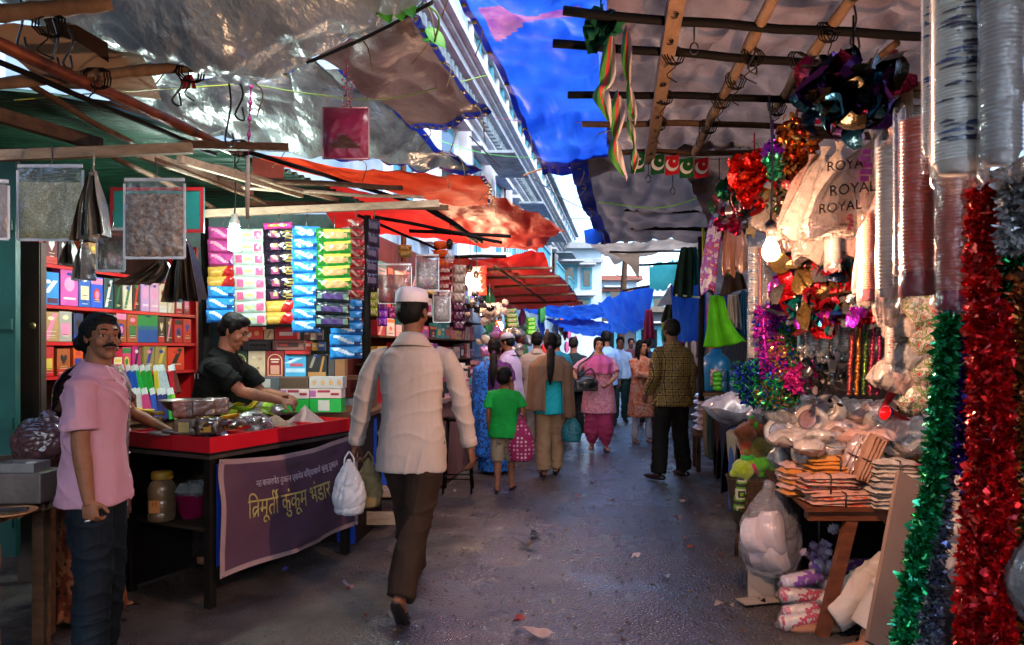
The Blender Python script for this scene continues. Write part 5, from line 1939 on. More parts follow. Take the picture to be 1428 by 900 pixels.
strip('strip of green noodle sachets ending in three black ones', 442, 490, 319, [(17.2, *GREENY)] * 5 + [(17.5, *BLACKS)] * 3, 5.3, .012)
strip('strip of red and then blue sachets at the right end of the row', 484, 508, 306, [(14, *REDS)] * 8, 5.6)
strip('wide low strip of blue sachets below the red ones', 460, 505, 418, [(16.5, *BLUE)] * 5, 5.52)
strip('short strip of magenta and orange sachets at the top of the row', 368, 408, 311, [(8, ['a02a6a', 'c06a20', 'b83a90', 'c0a030'], 'label')], 5.45)
strip('narrow strip of dark violet sachets seen almost edge on beside the post', 511, 532, 306, [(19, ['2a2030', '5a5060', '3a2a4a', '6a6070'], 'label')] * 5, 5.7, .03, yaw=.9)

# ---------------------------------------------------------------- table with the banner
TA, TB = V((-1.64, 3.89, 0)), V((-1.126, 4.96, 0))
E1 = (TB - TA).normalized()
E2 = V((-E1.y, E1.x, 0))
TL = (TB - TA).length


def T(a, b, z):
    return TA + E1 * a + E2 * b + V((0, 0, z))


TRZ = math.degrees(math.atan2(E1.y, E1.x))
TROT = Matrix.Rotation(R(TRZ), 3, 'Z')
t = thing('market_table', T(.6, .33, 0), 'dark market table with a steel edge carrying the red trays', 'table')
dkw = mat('black_table_wood', '0d0b0a', .6, c2='1b1614', vs=6, bump=.2)
mb = MB()
mb.box(T(TL / 2, .34, .83), (TL + .02, .70, .03), TROT)
mb.build('table_top', dkw, t)
mb = MB()
mb.box(T(TL / 2, -.018, .825), (TL + .05, .014, .018), TROT)
mb.box(T(-.018, .34, .825), (.014, .72, .018), TROT)
mb.build('edge_trim', cm('6a605a', 'metal'), t)
for a, b in ((.02, .02), (TL - .02, .02), (.02, .66), (TL - .02, .66)):
    mb = MB()
    mb.box(T(a, b, .407), (.045, .045, .814), TROT)
    mb.build('leg', dkw, t)
mb = MB()
mb.box(T(TL / 2, .36, .415), (TL - .06, .58, .02), TROT)
mb.build('lower_shelf', mat('shelf_grime', '33281f', .8), t)
mb = MB()
mb.box(T(TL / 2, .70, .41), (TL, .012, .80), TROT)
mb.build('back_panel', dkw, t)
mb = MB()
mb.box(T(.07, .0, .50), (.05, .012, .56), TROT)
mb.build('blue_side_board', mat('blue_board', '0f2f8a', .5, c2='143a9c'), t)
mb = MB()
mb.box(T(TL + .03, .05, .42), (.03, .14, .72), TROT)
mb.build('blue_side_board', mat('blue_board', '0f2f8a'), t)

redt = mat('red_tray_paint', 'b80d1c', .35, c2='cc1526', vs=4, bump=.06, coat=.2)


def tray(a0, a1, b0, b1, label, h_=.085, z=.846):
    t = thing('tray', T((a0 + a1) / 2, (b0 + b1) / 2, z), label, 'tray', 'red trays on the market table')
    mb = MB()
    w_ = .012
    for c, s_ in ((((a0 + a1) / 2, b0 + w_ / 2), (a1 - a0, w_)), (((a0 + a1) / 2, b1 - w_ / 2), (a1 - a0, w_)), ((a0 + w_ / 2, (b0 + b1) / 2), (w_, b1 - b0 - .025)), ((a1 - w_ / 2, (b0 + b1) / 2), (w_, b1 - b0 - .025))):
        mb.box(T(*c, z + h_ / 2), (*s_, h_), TROT)
    mb.build('rim', redt, t)
    mb = MB()
    mb.box(T((a0 + a1) / 2, (b0 + b1) / 2, z + .006), (a1 - a0 - .03, b1 - b0 - .03, .01), TROT)
    mb.build('tray_base', redt, t)
    return t


tray(0, .30, 0, .30, 'red tray at the near corner holding crumpled silver packets')
tray(.303, .58, .004, .30, 'red tray second along the front holding grey packets')
tray(.583, .86, 0, .30, 'red tray third along the front holding sandy granules')
tray(.863, 1.19, -.004, .30, 'red tray at the right end holding the pinkish powder cone')
tray(.0, .30, .305, .56, 'red tray on the left side of the table under the flat tins')
tray(.004, .28, .564, .70, 'small red tray at the back left corner of the table')


def heap(label, c, a, b, z, ra, rb, hh, name='powder_heap', seed=1, cone=1.2):
    mb = MB()
    n = 28
    vs = []

    def fn(u, v):
        an = u * 6.2832
        r = v
        zz = hh * (1 - r ** cone) if r < 1 else 0
        k = 1 + .12 * math.sin(an * 2 + seed) + .06 * math.sin(an * 5)
        q = T(a + math.cos(an) * ra * r * k, b + math.sin(an) * rb * r * k, z + zz + .010 * mnoise.noise(V((an * 2, r * 6, seed))) * (1 if r < .98 else 0))
        return q
    mb.grid(fn, 40, 14, flip=True)
    return tag(mb.build(name, c), label, 'powder')


sand = mat('sandy_granules', '8a6e58', .9, c2='a88c72', vs=60, bump=.8, bs=170)
powd = mat('pinkish_powder', '9a7e74', .9, c2='a88e84', vs=20, bump=.3, bs=200)
heap('cone of smooth pinkish powder in the right hand tray', powd, .97, .20, .86, .20, .17, .17, seed=2, cone=.9)
heap('low heap of sandy granules in the third tray', sand, .66, .17, .86, .16, .15, .13, seed=3)


def pillow(mb, c, sx, sy, sz, rot, seed=0, cr=.004):
    """a crimped packet"""
    def f(sgn):
        def fn(u, v):
            e = max(0, 1 - abs(2 * u - 1) ** 4) * max(0, 1 - abs(2 * v - 1) ** 4)
            n = cr * (math.sin(u * 17 + seed) * math.sin(v * 11 + seed * 2)) * (.4 + e)
            return V(c) + rot @ V(((u - .5) * sx, (v - .5) * sy, sgn * sz / 2 * e + n))
        return fn
    mb.grid(f(1), 10, 8)
    mb.grid(f(-1), 10, 8, flip=True)


def rrot(r, tilt=.5):
    return Matrix.Rotation(r.uniform(0, 6.28), 3, 'Z') @ Matrix.Rotation(r.uniform(-tilt, tilt), 3, 'X') @ Matrix.Rotation(r.uniform(-tilt, tilt), 3, 'Y')


def packets(n, a0, a1, b0, b1, z, dz, cols, sx, sy, sz, lab, grp, kind='gloss', tilt=.5, seed=1, name='packet', fn=None):
    r = random.Random(seed)
    for k in range(n):
        cn, c = cols[k % len(cols)]
        p = (fn or T)(r.uniform(a0, a1), r.uniform(b0, b1), z + dz * k / n + .5 * sz)
        mb = MB()
        pillow(mb, p, sx * r.uniform(.85, 1.1), sy * r.uniform(.85, 1.1), sz, rrot(r, tilt), k)
        tag(mb.build(name, cm(c, kind)), lab.format(c=cn, o=ORD[k % 18]), 'packet', grp)


packets(16, .05, .27, .05, .27, .865, .12, [('silver', '8a8a90')], .10, .07, .03, 'crumpled silver packet in the tray at the near corner', 'silver packets in the corner tray', 'foil', seed=4)
packets(10, .06, .34, .30, .62, .86, .05, [('brown', '6a4434'), ('dark red', '8a2a24'), ('cream', 'b0a080'), ('blue', '2a4a8a'), ('green', '3a7a3a')], .10, .06, .03, '{c} packet among the loose goods at the table\'s left, {o} from the bottom', 'loose goods at the left of the table', seed=14)
packets(16, .33, .55, .05, .27, .865, .13, [('grey', '7a7076')], .10, .07, .03, 'grey plastic packet in the second red tray', 'grey packets in the second tray', 'film2', seed=5)
ys = [('yellow and green', 'a8b030'), ('lime', '8ab42a'), ('white and green', 'b0b8a8'), ('yellow', 'c8b020')]
packets(28, .32, .95, .32, .62, .87, .17, ys, .15, .06, .03, '{c} sachet in the pile before the vendor, {o} from the bottom', 'sachets piled before the vendor', seed=6, tilt=.6)
packets(7, .28, .50, .26, .38, .93, .06, [('mustard yellow', 'c08f2a')], .13, .07, .02, 'mustard yellow paper packet fanned out by the wrapped blocks', 'mustard packets', 'card', seed=7, tilt=.4)
packets(2, .82, .98, .34, .44, .95, .03, [('silvery pink', 'a898a0')], .22, .10, .06, 'silvery plastic packet under the vendor\'s hands', 'silvery packets', 'film2', seed=8, tilt=.2)

# wrapped blocks
for k, (px, py, d, c, cn) in enumerate([(262, 606, 4.05, '6a5a4c', 'grey brown wrapped block at the left of the stack, the lower one'), (292, 606, 4.0, '3c3230', 'dark wrapped block at the right of the stack, the lower one'), (258, 582, 4.08, '7a4a3c', 'reddish wrapped block on top at the left'), (284, 580, 4.08, '5c4640', 'brown wrapped block on top in the middle'), (302, 577, 4.2, '6e5f5c', 'glossy greyish bag on top at the right of the blocks')]):
    p = P(px, py, d)
    mb = MB()
    mb.box(p + V((0, 0, .045)), (.115, .09, .088), Matrix.Rotation(.15 * k, 3, 'Z'))
    mb.v = [v - p for v in mb.v]
    o = fuse(mb, .008, 'wrapped_block', cm(c, 'gloss'), None, 3, crinkle(.006, k, 40))
    o.location = p
    tag(o, cn, 'block', 'wrapped blocks on the table')
    if k < 2:
        m2 = MB()
        m2.box((.0, -.052, .045), (.06, .002, .055))
        m2.build('paper_label', cm('b0a060' if k == 0 else 'a08030'), o, local=True)
# bowl, cups and flat tins
t = P(256, 574, 4.35)
mb = MB()
mb.lathe([(.06, 0), (.10, .025), (.135, .07), (.14, .072), (.13, .065), (.09, .02), (.0, .012)], t, 28, cap=False)
tag(mb.build('bowl', cm('6a6460', 'metal')), 'dull steel bowl behind the wrapped blocks', 'bowl')
for k, (px, py) in enumerate([(190, 588), (207, 590), (221, 593)]):
    p = P(px, py, 4.3)
    tt = thing('cup', p, ['yellow topped little tub at the left of three', 'yellow topped little tub in the middle, the tallest', 'yellow topped little tub at the right of three'][k], 'tub', 'yellow tubs beside the trays')
    mb = MB()
    mb.lathe([(.026, 0), (.03, .05 + .01 * (k == 1)), (.03, .051)], p, 16)
    mb.build('cup_body', cm('a89a70', 'plastic'), tt)
    mb = MB()
    mb.lathe([(.034, .0615), (.034, .078), (.028, .082), (.0, .082)], p, 16)
    mb.build('lid', cm('c8a83a', 'plastic'), tt)
for k in range(4):
    p = P(222 + 9 * k, 606 + (k % 2) * 3, 4.05)
    mb = MB()
    mb.lathe([(.05, 0), (.055, .004), (.055, .012), (.04, .014), (0, .014)], p + V((0, 0, .002 + .006 * k)), 20)
    tag(mb.build('tin', cm('7a7472', 'metal')), ['flat grey tin nearest the reaching hand', 'flat grey tin second from the reaching hand', 'flat grey tin third from the reaching hand', 'flat grey tin beside the wrapped blocks'][k], 'tin', 'flat tins')
# jar and bowl under the table
p = P(226, 727, 4.12)
p.z = .427
t = thing('jar', p, 'big clear plastic jar with a yellow lid under the market table', 'jar')
mb = MB()
mb.lathe([(.062, 0), (.076, .01), (.078, .05), (.074, .056), (.078, .062), (.078, .12), (.074, .126), (.078, .132), (.078, .19), (.066, .22), (.05, .235), (.05, .24)], p, 28)
mb.build('jar_body', mat('jar_plastic', '5a4c3a', .25, c2='74644c', vs=5, bump=.08, coat=.4), t)
mb = MB()
mb.lathe([(.056, .241), (.058, .245), (.058, .275), (.05, .284), (0, .285)], p, 28)
mb.build('lid', cm('b08a2a', 'plastic'), t)
mb = MB()
mb.box(p + V((-.005, -.0785, .095)), (.06, .003, .07))
lb = mb.build('label_sticker', cm('b07a48'), t)
letters('11', .034, None, 'lettering', ink, lb, fn=lambda q: V((q.x, -.0, q.y)) + V((p.x - .005, p.y - .082, p.z + .11)) - t.location)
p = P(268, 722, 4.2)
p.z = .427
mb = MB()
mb.lathe([(.055, 0), (.075, .03), (.095, .14), (.10, .145), (.09, .138), (.07, .03), (0, .02)], p, 24, cap=False)
tag(mb.build('tub', cm('7a0f3c', 'plastic')), 'magenta plastic tub beside the jar under the table', 'tub')
mb = MB()
pillow(mb, p + V((0, 0, .16)), .19, .19, .10, Matrix.Identity(3), 3, .012)
tag(mb.build('plastic_bag', cm('8a9490', 'film2')), 'clear plastic bag stuffed into the magenta tub', 'bag')

# banner
def banner(u, v, off=0.):
    a = T(.02 + (TL + .0) * u, -.045, 0)
    top = .795 + (.815 - .795) * u - .05 * math.sin(math.pi * u) + .02
    bot = .165 + .03 * u + .008 * math.sin(u * 9)
    bul = .03 * math.sin(math.pi * u) * math.sin(math.pi * v) + .014 * math.sin(7 * u + 5 * v) * v + .02 * v + .006 * math.sin(23 * u - 9 * v) * (1 - v) + .01 * mnoise.noise(V((u * 5, v * 4, 2)))
    fold = .010 * math.exp(-((u - v * .6 - .05) / .06) ** 2) + .008 * math.exp(-((u + v * .5 - .95) / .05) ** 2)
    return a + V((0, 0, top + (bot - top) * v)) - E2 * (bul + fold + off)


t = thing('banner', T(.6, -.04, .17), 'dark purple shop banner with golden Devanagari lettering tied along the front of the table', 'banner')
mb = MB()
mb.grid(lambda u, v: banner(u, v), 60, 40)
mb.build('banner_sheet', mat('banner_vinyl', '443044', .32, c2='5a3c4a', vs=2, bump=.12, coat=.3), t)
mb = MB()
for ed in range(4):
    if ed < 2:
        mb.grid(lambda u, v: banner(u, (v * .045) if ed == 0 else 1 - v * .045, .003), 60, 2)
    else:
        mb.grid(lambda u, v: banner((u * .028) if ed == 2 else 1 - u * .028, .045 + .91 * v, .003), 2, 40)
mb.build('border', mat('banner_hem', '8a7070', .5, c2='9c8080'), t)
mb = MB()
for u, v in ((.015, .02), (.5, .02), (.985, .02), (.015, .98), (.985, .98)):
    mb.ell(banner(u, v, .005), (.008, .008, .008), nu=8, nv=6)
mb.build('eyelet', cm('9a9490', 'metal'), t)


def bl(s, size, u0, v0, m, name='lettering', bold=0., su=1.):
    H_ = .62
    letters(s, size, None, name, m, t, fn=lambda p: banner(u0 + p.x * su / TL, v0 - p.y / H_ + .0 * p.x, .007 + p.z) - t.location)


gold = mat('golden_letters', '94844a', .45, c2='a8985c', bump=0)
whl = mat('pale_letters', 'a898a4', .45, bump=0)
DEVA = 'ितमूती कुंकूम भंडार'
bl(DEVA, .158, .44, .47, gold, su=.62)
bl('नत बाजारपेठ दुकान एकमेव विश्वासाचे कुंकू दुकान', .055, .50, .24, whl, su=.72)
bl('हळद कुंकू बुक्का', .04, .46, .12, mat('dim_letters', '4a3a34', .5, bump=0), su=.8)
bl('मो', .04, .80, .115, mat('dim_letters', '4a3a34'), su=.8)


def stroke(pts, w_, m=gold):
    """pen stroke on the banner in (metres along, metres up) from the text centre"""
    mb = MB()
    q = [banner(.44 + x * .62 / TL, .47 - y / .62, .008) for x, y in pts]
    mb.tube(q, w_, 6)
    mb.build('lettering', m, t)


stroke([(-.428, -.002), (-.455, -.020), (-.487, -.048)], .0052)
stroke([(-.190, .045), (-.204, .068), (-.200, .086), (-.180, .088)], .0045)
# ---------------------------------------------------------------- things hung over the left shop
def flat_bag(label, x0, x1, y0, y1, d, fillm, fill=.82, name='packet', seed=1, thick=.035, rot=0., cat='packet', lump=.004):
    """clear plastic bag hung up, with a filling at the bottom"""
    p, q = P(x0, y1, d), P(x1, y0, d)
    t = thing(name, ((p.x + q.x) / 2, d, p.z), label, cat)
    w_, h_ = q.x - p.x, q.z - p.z
    rm = Matrix.Rotation(R(rot), 3, 'Z')
    mb = MB()
    def f(sg, s, hh, th, amp):
        def fn(u, v):
            e = max(0, 1 - abs(2 * u - 1) ** 5) * max(0, 1 - abs(2 * v - 1) ** 5) * (1 - .45 * v)
            n = amp * mnoise.noise(V((u * 9, v * 11, seed + sg))) * 2 * min(1, e * 3)
            return rm @ V(((u - .5) * w_ * s, sg * (th / 2 * e + n * .6), v * hh + .004))
        return fn
    mb.grid(f(1, .955, h_ * fill, thick, lump), 34, 34)
    mb.grid(f(-1, .955, h_ * fill, thick, lump), 34, 34, flip=True)
    mb.build('filling', fillm, t, local=True)
    mb = MB()
    mb.grid(f(1, 1, h_, thick * 1.25, .004), 24, 26)
    mb.grid(f(-1, 1, h_, thick * 1.25, .004), 24, 26, flip=True)
    mb.build('wrapper', cm('d8dce0', 'film'), t, local=True)
    mb = MB()
    mb.box((0, 0, h_ - .006), (w_ * .98, .006, .014), rm)
    for sx in (-1, 1):
        mb.box(rm @ V((sx * w_ * .495, 0, h_ / 2 - .01)), (.009, .005, h_ - .03), rm)
    mb.box((0, 0, .004), (w_ * .98, .006, .012), rm)
    mb.build('seal', cm('d0d4da', 'gloss'), t, local=True)
    mb = MB()
    mb.tube(spath([(0, 0, h_ - .01), (.01, 0, h_ + .03), (0, .01, h_ + .09)], 8), .0035, 5)
    mb.build('tie', cm('3a342e', 'plastic'), t, local=True)
    return t


grain = mat('pale_grain', '9a9672', .7, c2='cfcba8', vs=90, bump=1., bs=150)
nuts = mat('brown_lumps', '6a5448', .8, c2='b8a294', vs=55, bump=1., bs=60)
flat_bag('clear packet of pale green grain hanging from the beam at upper left', 24, 116, 230, 336, 3.3, grain, .76, seed=2)
flat_bag('clear packet of brownish lumps hanging next to the teal sign', 173, 258, 249, 361, 3.28, nuts, .80, seed=3, lump=.007)
flat_bag('narrow purple edged packet cut by the left edge of the photo', -30, 9, 250, 334, 3.2, cm('b0a8b0', 'film2'), .9, seed=4, rot=20)
flat_bag('flat dull grey packet hanging between the two clear packets', 135, 174, 318, 379, 3.6, cm('4a4640', 'film2'), .92, seed=6, thick=.012)


def sheaf(label, px, y0, y1, wpx, d, c, n=14, splay=1., swing=0., cat='bundle', seed=1):
    """bundle of thin sheets tied at the top and fanning out below"""
    p = P(px, y0, d)
    t = thing('packet_bundle', p, label, cat)
    h_ = (y1 - y0) / F * d
    w_ = wpx / F * d
    r = random.Random(seed)
    for k in range(n):
        mb = MB()
        f = (k / (n - 1) - .5)
        ang = r.uniform(-.5, .5)
        hh = h_ * r.uniform(.88, 1.0)

        def fn(u, v):
            x = f * w_ * (.12 + .88 * v ** .8) * splay + swing * v * v * w_
            y = (u - .5) * .085 * (.25 + .75 * min(1, v * 2.2)) + .006 * math.sin(v * 5 + k)
            x2 = (u - .5) * .085 * math.sin(ang) * (.2 + .8 * v)
            return V((x + x2, y, -hh * v))
        mb.grid(fn, 4, 10)
        o = mb.build('sheet', c[k % len(c)], t, local=True)
    mb = MB()
    mb.lathe([(.016, -.012), (.02, 0), (.016, .012)], (0, 0, -.02), 10)
    mb.tube([V((0, 0, 0)), V((0, .01, .09))], .004, 5)
    mb.build('tie', cm('b0a898', 'film2'), t, local=True)
    return t


brn = [mat('brown_packet', '4a3d33', .4, c2='6a5a4c', vs=6, bump=.3, coat=.3), mat('brown_packet_dark', '2e2620', .4, c2='3e342c', bump=.3, coat=.3), mat('grey_packet', '7d746a', .35, c2='958c80', bump=.3, coat=.3)]
slv = [mat('silver_packet', '8c8e8e', .25, metal=.5, c2='b4b6b4', bump=.4), cm('6a6660', 'film2')]
sheaf('fan of thin dark and silver packets between the grain and the lump packets', 130, 238, 338, 38, 3.3, [brn[1], slv[0], brn[2]], 12, seed=2)
sheaf('strip bundle of silvery packets below the grain packet', 116, 338, 395, 24, 3.55, slv, 8, seed=3)
sheaf('fan of dark thin packets at the upper edge of the red shelf', 98, 335, 372, 22, 3.7, [brn[1], brn[2]], 8, seed=4)
sheaf('brown fan of packets swung to the left under the lump packet', 226, 362, 398, 60, 3.5, brn[:1] + brn[2:], 14, swing=-.55, seed=5)
sheaf('large brown bundle of packets right of the lump packet', 258, 335, 424, 48, 3.5, brn[:2], 14, seed=6)

# signs with Devanagari letters
def sign(label, x0, x1, y0, y1, d, txt, size, bgc='1f8a86'):
    p, q = P(x0, y1, d), P(x1, y0, d)
    t = thing('signboard', ((p.x + q.x) / 2, d, p.z), label, 'sign')
    mb = MB()
    mb.box(((p.x + q.x) / 2, d, (p.z + q.z) / 2), (q.x - p.x, .014, q.z - p.z))
    mb.build('board', cm(bgc, 'paint'), t)
    mb = MB()
    w_, h_ = q.x - p.x, q.z - p.z
    for cx, cz, a, b in ((0, h_ / 2 - .01, w_, .02), (0, -h_ / 2 + .01, w_, .02), (-w_ / 2 + .01, 0, .02, h_ - .042), (w_ / 2 - .01, 0, .02, h_ - .042)):
        mb.box(((p.x + q.x) / 2 + cx, d - .009, (p.z + q.z) / 2 + cz), (a, .006, b))
    mb.build('border', cm('b01a24', 'paint'), t)
    letters(txt, size, None, 'lettering', cm('a01420', 'paint'), t, fn=lambda s_: V((s_.x, -.009 - abs(s_.z), s_.y + h_ / 2)))
    return t


sign('teal signboard with red border half hidden behind the lump packet', 155, 285, 262, 325, 4.3, 'ि   नर', .17)

# compact fluorescent lamp
def lamp_glow(name, c, s):
    m = bpy.data.materials.new(name)
    m.use_nodes = True
    b = m.node_tree.nodes['Principled BSDF']
    b.inputs['Base Color'].default_value = (.8, .8, .8, 1)
    b.inputs['Emission Color'].default_value = (*c, 1)
    b.inputs['Emission Strength'].default_value = s
    m.cycles.emission_sampling = 'FRONT_BACK'
    return m


CFL_G = lamp_glow('fluorescent_glow', (.84, 1.0, .93), 130)
BULB_G = lamp_glow('filament_glow', (1.0, .56, .34), 640)
BULB_F = lamp_glow('far_filament_glow', (1.0, .62, .36), 85)
p = P(327, 352, 4.7)
t = thing('fluorescent_lamp', p, 'glowing white fluorescent lamp hanging before the pink and silver sachets', 'lamp')
mb = MB()
r0 = .026
pts = []
for k in range(3):
    a0 = k * 2.094
    for j in range(9):
        a = a0 + (j / 8) * 1.2
        pass
for k in range(8):
    z = .02 + .018 * k
    mb.lathe([(.022, z - .007), (.036, z - .004), (.038, z), (.036, z + .004), (.022, z + .007)], p, 16)
mb.lathe([(.0, .008), (.02, .01), (.022, .16), (.0, .162)], p, 12)
mb.build('tube', CFL_G, t)
mb = MB()
mb.lathe([(.024, .163), (.034, .172), (.034, .2), (.02, .225), (.018, .25), (.0, .252)], p, 18)
mb.build('cap', cm('b8b8b0', 'plastic'), t)
mb = MB()
mb.tube(spath([p + V((0, 0, .25)), p + V((.006, 0, .4)), p + V((-.02, .05, .7))], 10), .005, 5)
mb.build('cord', cm('1c1a18', 'plastic'), t)


def bulb(px, py, d, label, glow, cordtop=.5, sc_=1., lit=True):
    p = P(px, py, d)
    t = thing('light_bulb', p, label, 'light bulb')
    mb = MB()
    s_ = sc_
    mb.lathe([(0, -.034 * s_), (.018 * s_, -.030 * s_), (.030 * s_, -.012 * s_), (.032 * s_, .004 * s_), (.027 * s_, .022 * s_), (.017 * s_, .042 * s_), (.014 * s_, .055 * s_)], p, 20)
    mb.build('glass', glow if lit else mat('clear_bulb_glass', 'c8ccd0', .05, var=.02, bump=0, alpha=.3), t)
    mb = MB()
    mb.lathe([(.0145 * s_, .055 * s_), (.016 * s_, .058 * s_), (.016 * s_, .075 * s_), (.022 * s_, .078 * s_), (.022 * s_, .11 * s_), (.008 * s_, .125 * s_), (0, .126 * s_)], p, 16)
    mb.build('holder', cm('1c1614', 'plastic'), t)
    mb = MB()
    mb.tube(spath([p + V((0, 0, .12 * s_)), p + V((.006, .0, .12 + cordtop * .5)), p + V((-.006, .0, .12 + cordtop))], 8), .004, 5)
    mb.build('cord', cm('1a1614', 'plastic'), t)
    return t


bulb(655, 392, 8.0, 'left one of the pair of lit bulbs over the second left stall', BULB_F, .5, 1.5)
bulb(664, 399, 8.3, 'right one of the pair of lit bulbs over the second left stall', BULB_F, .5, 1.4)
bulb(697, 457, 10.5, 'lit bulb low over the far left stall beside the green sachet strips', BULB_F, .5, 1.5)
bulb(627, 360, 7.0, 'clear unlit bulb among the hanging goods of the second left stall', None, .3, 1.5, lit=False)

# square red pendant and bead string
t = thing('pendant_packet', P(482, 222, 3.3), 'square magenta packet hanging on a beaded string before the silver tarpaulin', 'packet')
p, q = P(450, 222, 3.3), P(514, 150, 3.3)
mb = MB()
def fpk(sg):
    return lambda u, v: V((p.x + (q.x - p.x) * u, 3.3 + sg * .022 * max(0, 1 - abs(2 * u - 1) ** 4) * max(0, 1 - abs(2 * v - 1) ** 4) + .004 * mnoise.noise(V((u * 9, v * 9, sg))), p.z + (q.z - p.z) * v))
mb.grid(fpk(1), 20, 20)
mb.grid(fpk(-1), 20, 20, flip=True)
mb.build('packet_body', mat('magenta_packet', '6a0f2c', .3, c2='8a1a50', vs=9, bump=.3, coat=.5), t)
mb = MB()
c = (p + q) / 2
for k in range(5):
    mb.box(c + V((0, -.028, -.07 + .012 * k)), (.14 - .026 * k, .002, .011))
mb.build('printed_pattern', cm('4a2a24', 'gloss'), t)
mb = MB()
for sx in (-1, 1):
    mb.tube([c + V((sx * .105, -.0, -.115)), c + V((sx * .105, 0, .118))], .004, 5)
for sz in (-.117, .117):
    mb.tube([c + V((-.105, 0, sz)), c + V((.105, 0, sz))], .004, 5)
mb.build('edge_seam', cm('b08a94', 'plastic'), t)
mb = MB()
a = P(484, 152, 3.3)
for k in range(34):
    z = k * .0062
    mb.ell(a + V((rnd.uniform(-.022, .022), rnd.uniform(-.02, .02), z)), (.006, .006, .006), nu=6, nv=4)
mb.tube([a, a + V((0, 0, .23))], .003, 5)
mb.build('bead_string', cm('8a3050', 'gloss'), t)
t = thing('bead_string', P(346, 300, 3.9), 'thin string of pink beads dangling from the bamboo above the lamp', 'bead string')
mb = MB()
a, b = P(350, 120, 3.7), P(346, 215, 3.9)
mb.tube([a, b], .0025, 5)
for k in range(18):
    mb.ell(a.lerp(b, k / 17), (.006, .006, .009) if k % 4 else (.012, .012, .016), nu=7, nv=5)
mb.build('beads', cm('a02a78', 'gloss'), t)
mb = MB()
mb.tube([b, P(345, 265, 3.95), P(345, 305, 4.0)], [.008, .014, .010], 8)
mb.build('tassel', cm('a89a90', 'cloth'), t)
t = thing('ribbon', P(264, 118, 3.25), 'small red ribbon tied to the bamboo pole at upper left', 'ribbon')
mb = MB()
for k in range(4):
    a = rnd.uniform(-.6, .6)
    mb.grid(lambda u, v: P(264, 104, 3.25) + V((math.sin(a) * v * .06 + (u - .5) * .018, .006 * math.sin(v * 6 + k), -.055 * v + .012 * math.sin(v * 4))), 2, 6)
mb.build('ribbon_loop', cm('a01020', 'gloss'), t)

# ---------------------------------------------------------------- bench in the lower left corner
t = thing('work_bench', P(20, 700, 3.05), 'rough old wooden bench at the lower left corner', 'bench')
mb = MB()
zt = .755
for k in range(3):
    mb.box((-2.36, 2.86 + .17 * k, zt - .02 - .004 * k), (.62, .165, .04), Matrix.Rotation(R(4), 3, 'Z'))
mb.build('bench_top', mat('rough_wood', '4a372c', .85, c2='76604e', vs=7, bump=.6, bs=24, stretch=(1, 5, 5)), t)
for x, y in ((-2.10, 2.86), (-2.10, 3.2), (-2.6, 3.2)):
    mb = MB()
    mb.box((x, y, .355), (.05, .05, .71))
    mb.build('leg', W_brown, t)
mb = MB()
mb.box((-2.28, 2.78, .33), (.46, .30, .66))
mb.v = [v - V((-2.28, 2.78, 0)) for v in mb.v]
o = fuse(mb, .02, 'concrete_block', mat('rough_concrete', '5c4a44', .95, c2='7a655c', vs=5, bump=.5, bs=26), None, 2, folds(.004, 4, 30))
o.location = (-2.28, 2.74, 0)
tag(o, 'big brownish concrete block standing under the wooden bench', 'block')
p = P(38, 700, 3.1)
t = thing('steel_box', (p.x, 3.12, .757), 'dented grey metal box on the wooden bench', 'box')
mb = MB()
mb.box((p.x - .05, 3.12, .757 + .065), (.30, .17, .13))
mb.build('box_body', mat('dull_metal', '4f453f', .5, metal=.35, c2='6a5e58', bump=.2), t, bevel=.006)
t = thing('tin_tray', (p.x - .02, 3.1, .888), 'small shiny tin tray on the dented grey box', 'tray')
mb = MB()
mb.box((p.x - .02, 3.1, .893), (.17, .11, .008))
for sx in (-1, 1):
    mb.box((p.x - .02 + sx * .082, 3.1, .912), (.006, .11, .03))
    mb.box((p.x - .02, 3.1 + sx * .052, .912), (.158, .006, .03))
mb.build('tray_body', cm('8a8684', 'metal'), t)
t = thing('paper_cup', (p.x + .03, 3.08, .898), 'tiny pale cup standing in the tin tray', 'cup')
mb = MB()
mb.lathe([(.016, 0), (.02, .03), (.0, .03)], (p.x + .03, 3.08, .898), 12)
mb.build('cup_body', cm('b0a49c', 'card'), t)
q = P(10, 708, 2.85)
mb = MB()
mb.lathe([(.0, .0), (.08, .002), (.10, .012), (.095, .012), (.07, .006), (0, .006)], (q.x, 2.86, .757), 24)
tag(mb.build('plate', cm('a8794e', 'plastic')), 'orange plate on the front plank of the wooden bench', 'plate')
mb = MB()
mb.box((q.x, 2.855, .775), (.14, .028, .012), Matrix.Rotation(.2, 3, 'Z'))
for k in range(14):
    mb.box((q.x - .06 + .009 * k, 2.835 - .0018 * k + .01, .775), (.004, .026, .006), Matrix.Rotation(.2, 3, 'Z'))
tag(mb.build('comb', cm('14110f', 'plastic')), 'black comb lying on the orange plate', 'comb')
p = P(58, 640, 3.45)
mb = MB()
mb.ell(p + V((0, 0, .08)), (.13, .10, .12))
mb.ell(p + V((.03, 0, .17)), (.05, .04, .06))
mb.v = [v - p for v in mb.v]
o = fuse(mb, .008, 'plastic_bag', mat('maroon_polythene', '2a1a1c', .2, c2='5a3a3c', vs=5, bump=.6, bs=22, coat=.5), None, 2, crinkle(.012, 6, 26))
o.location = p
tag(o, 'crumpled dark maroon plastic bag behind the dented grey box', 'bag')
mb = MB()
mb.bar(P(-60, 648, 3.5), P(95, 640, 3.6), .30, .03)
tag(mb.build('plank', W_brown), 'brown plank carrying the crumpled maroon bag', 'plank')
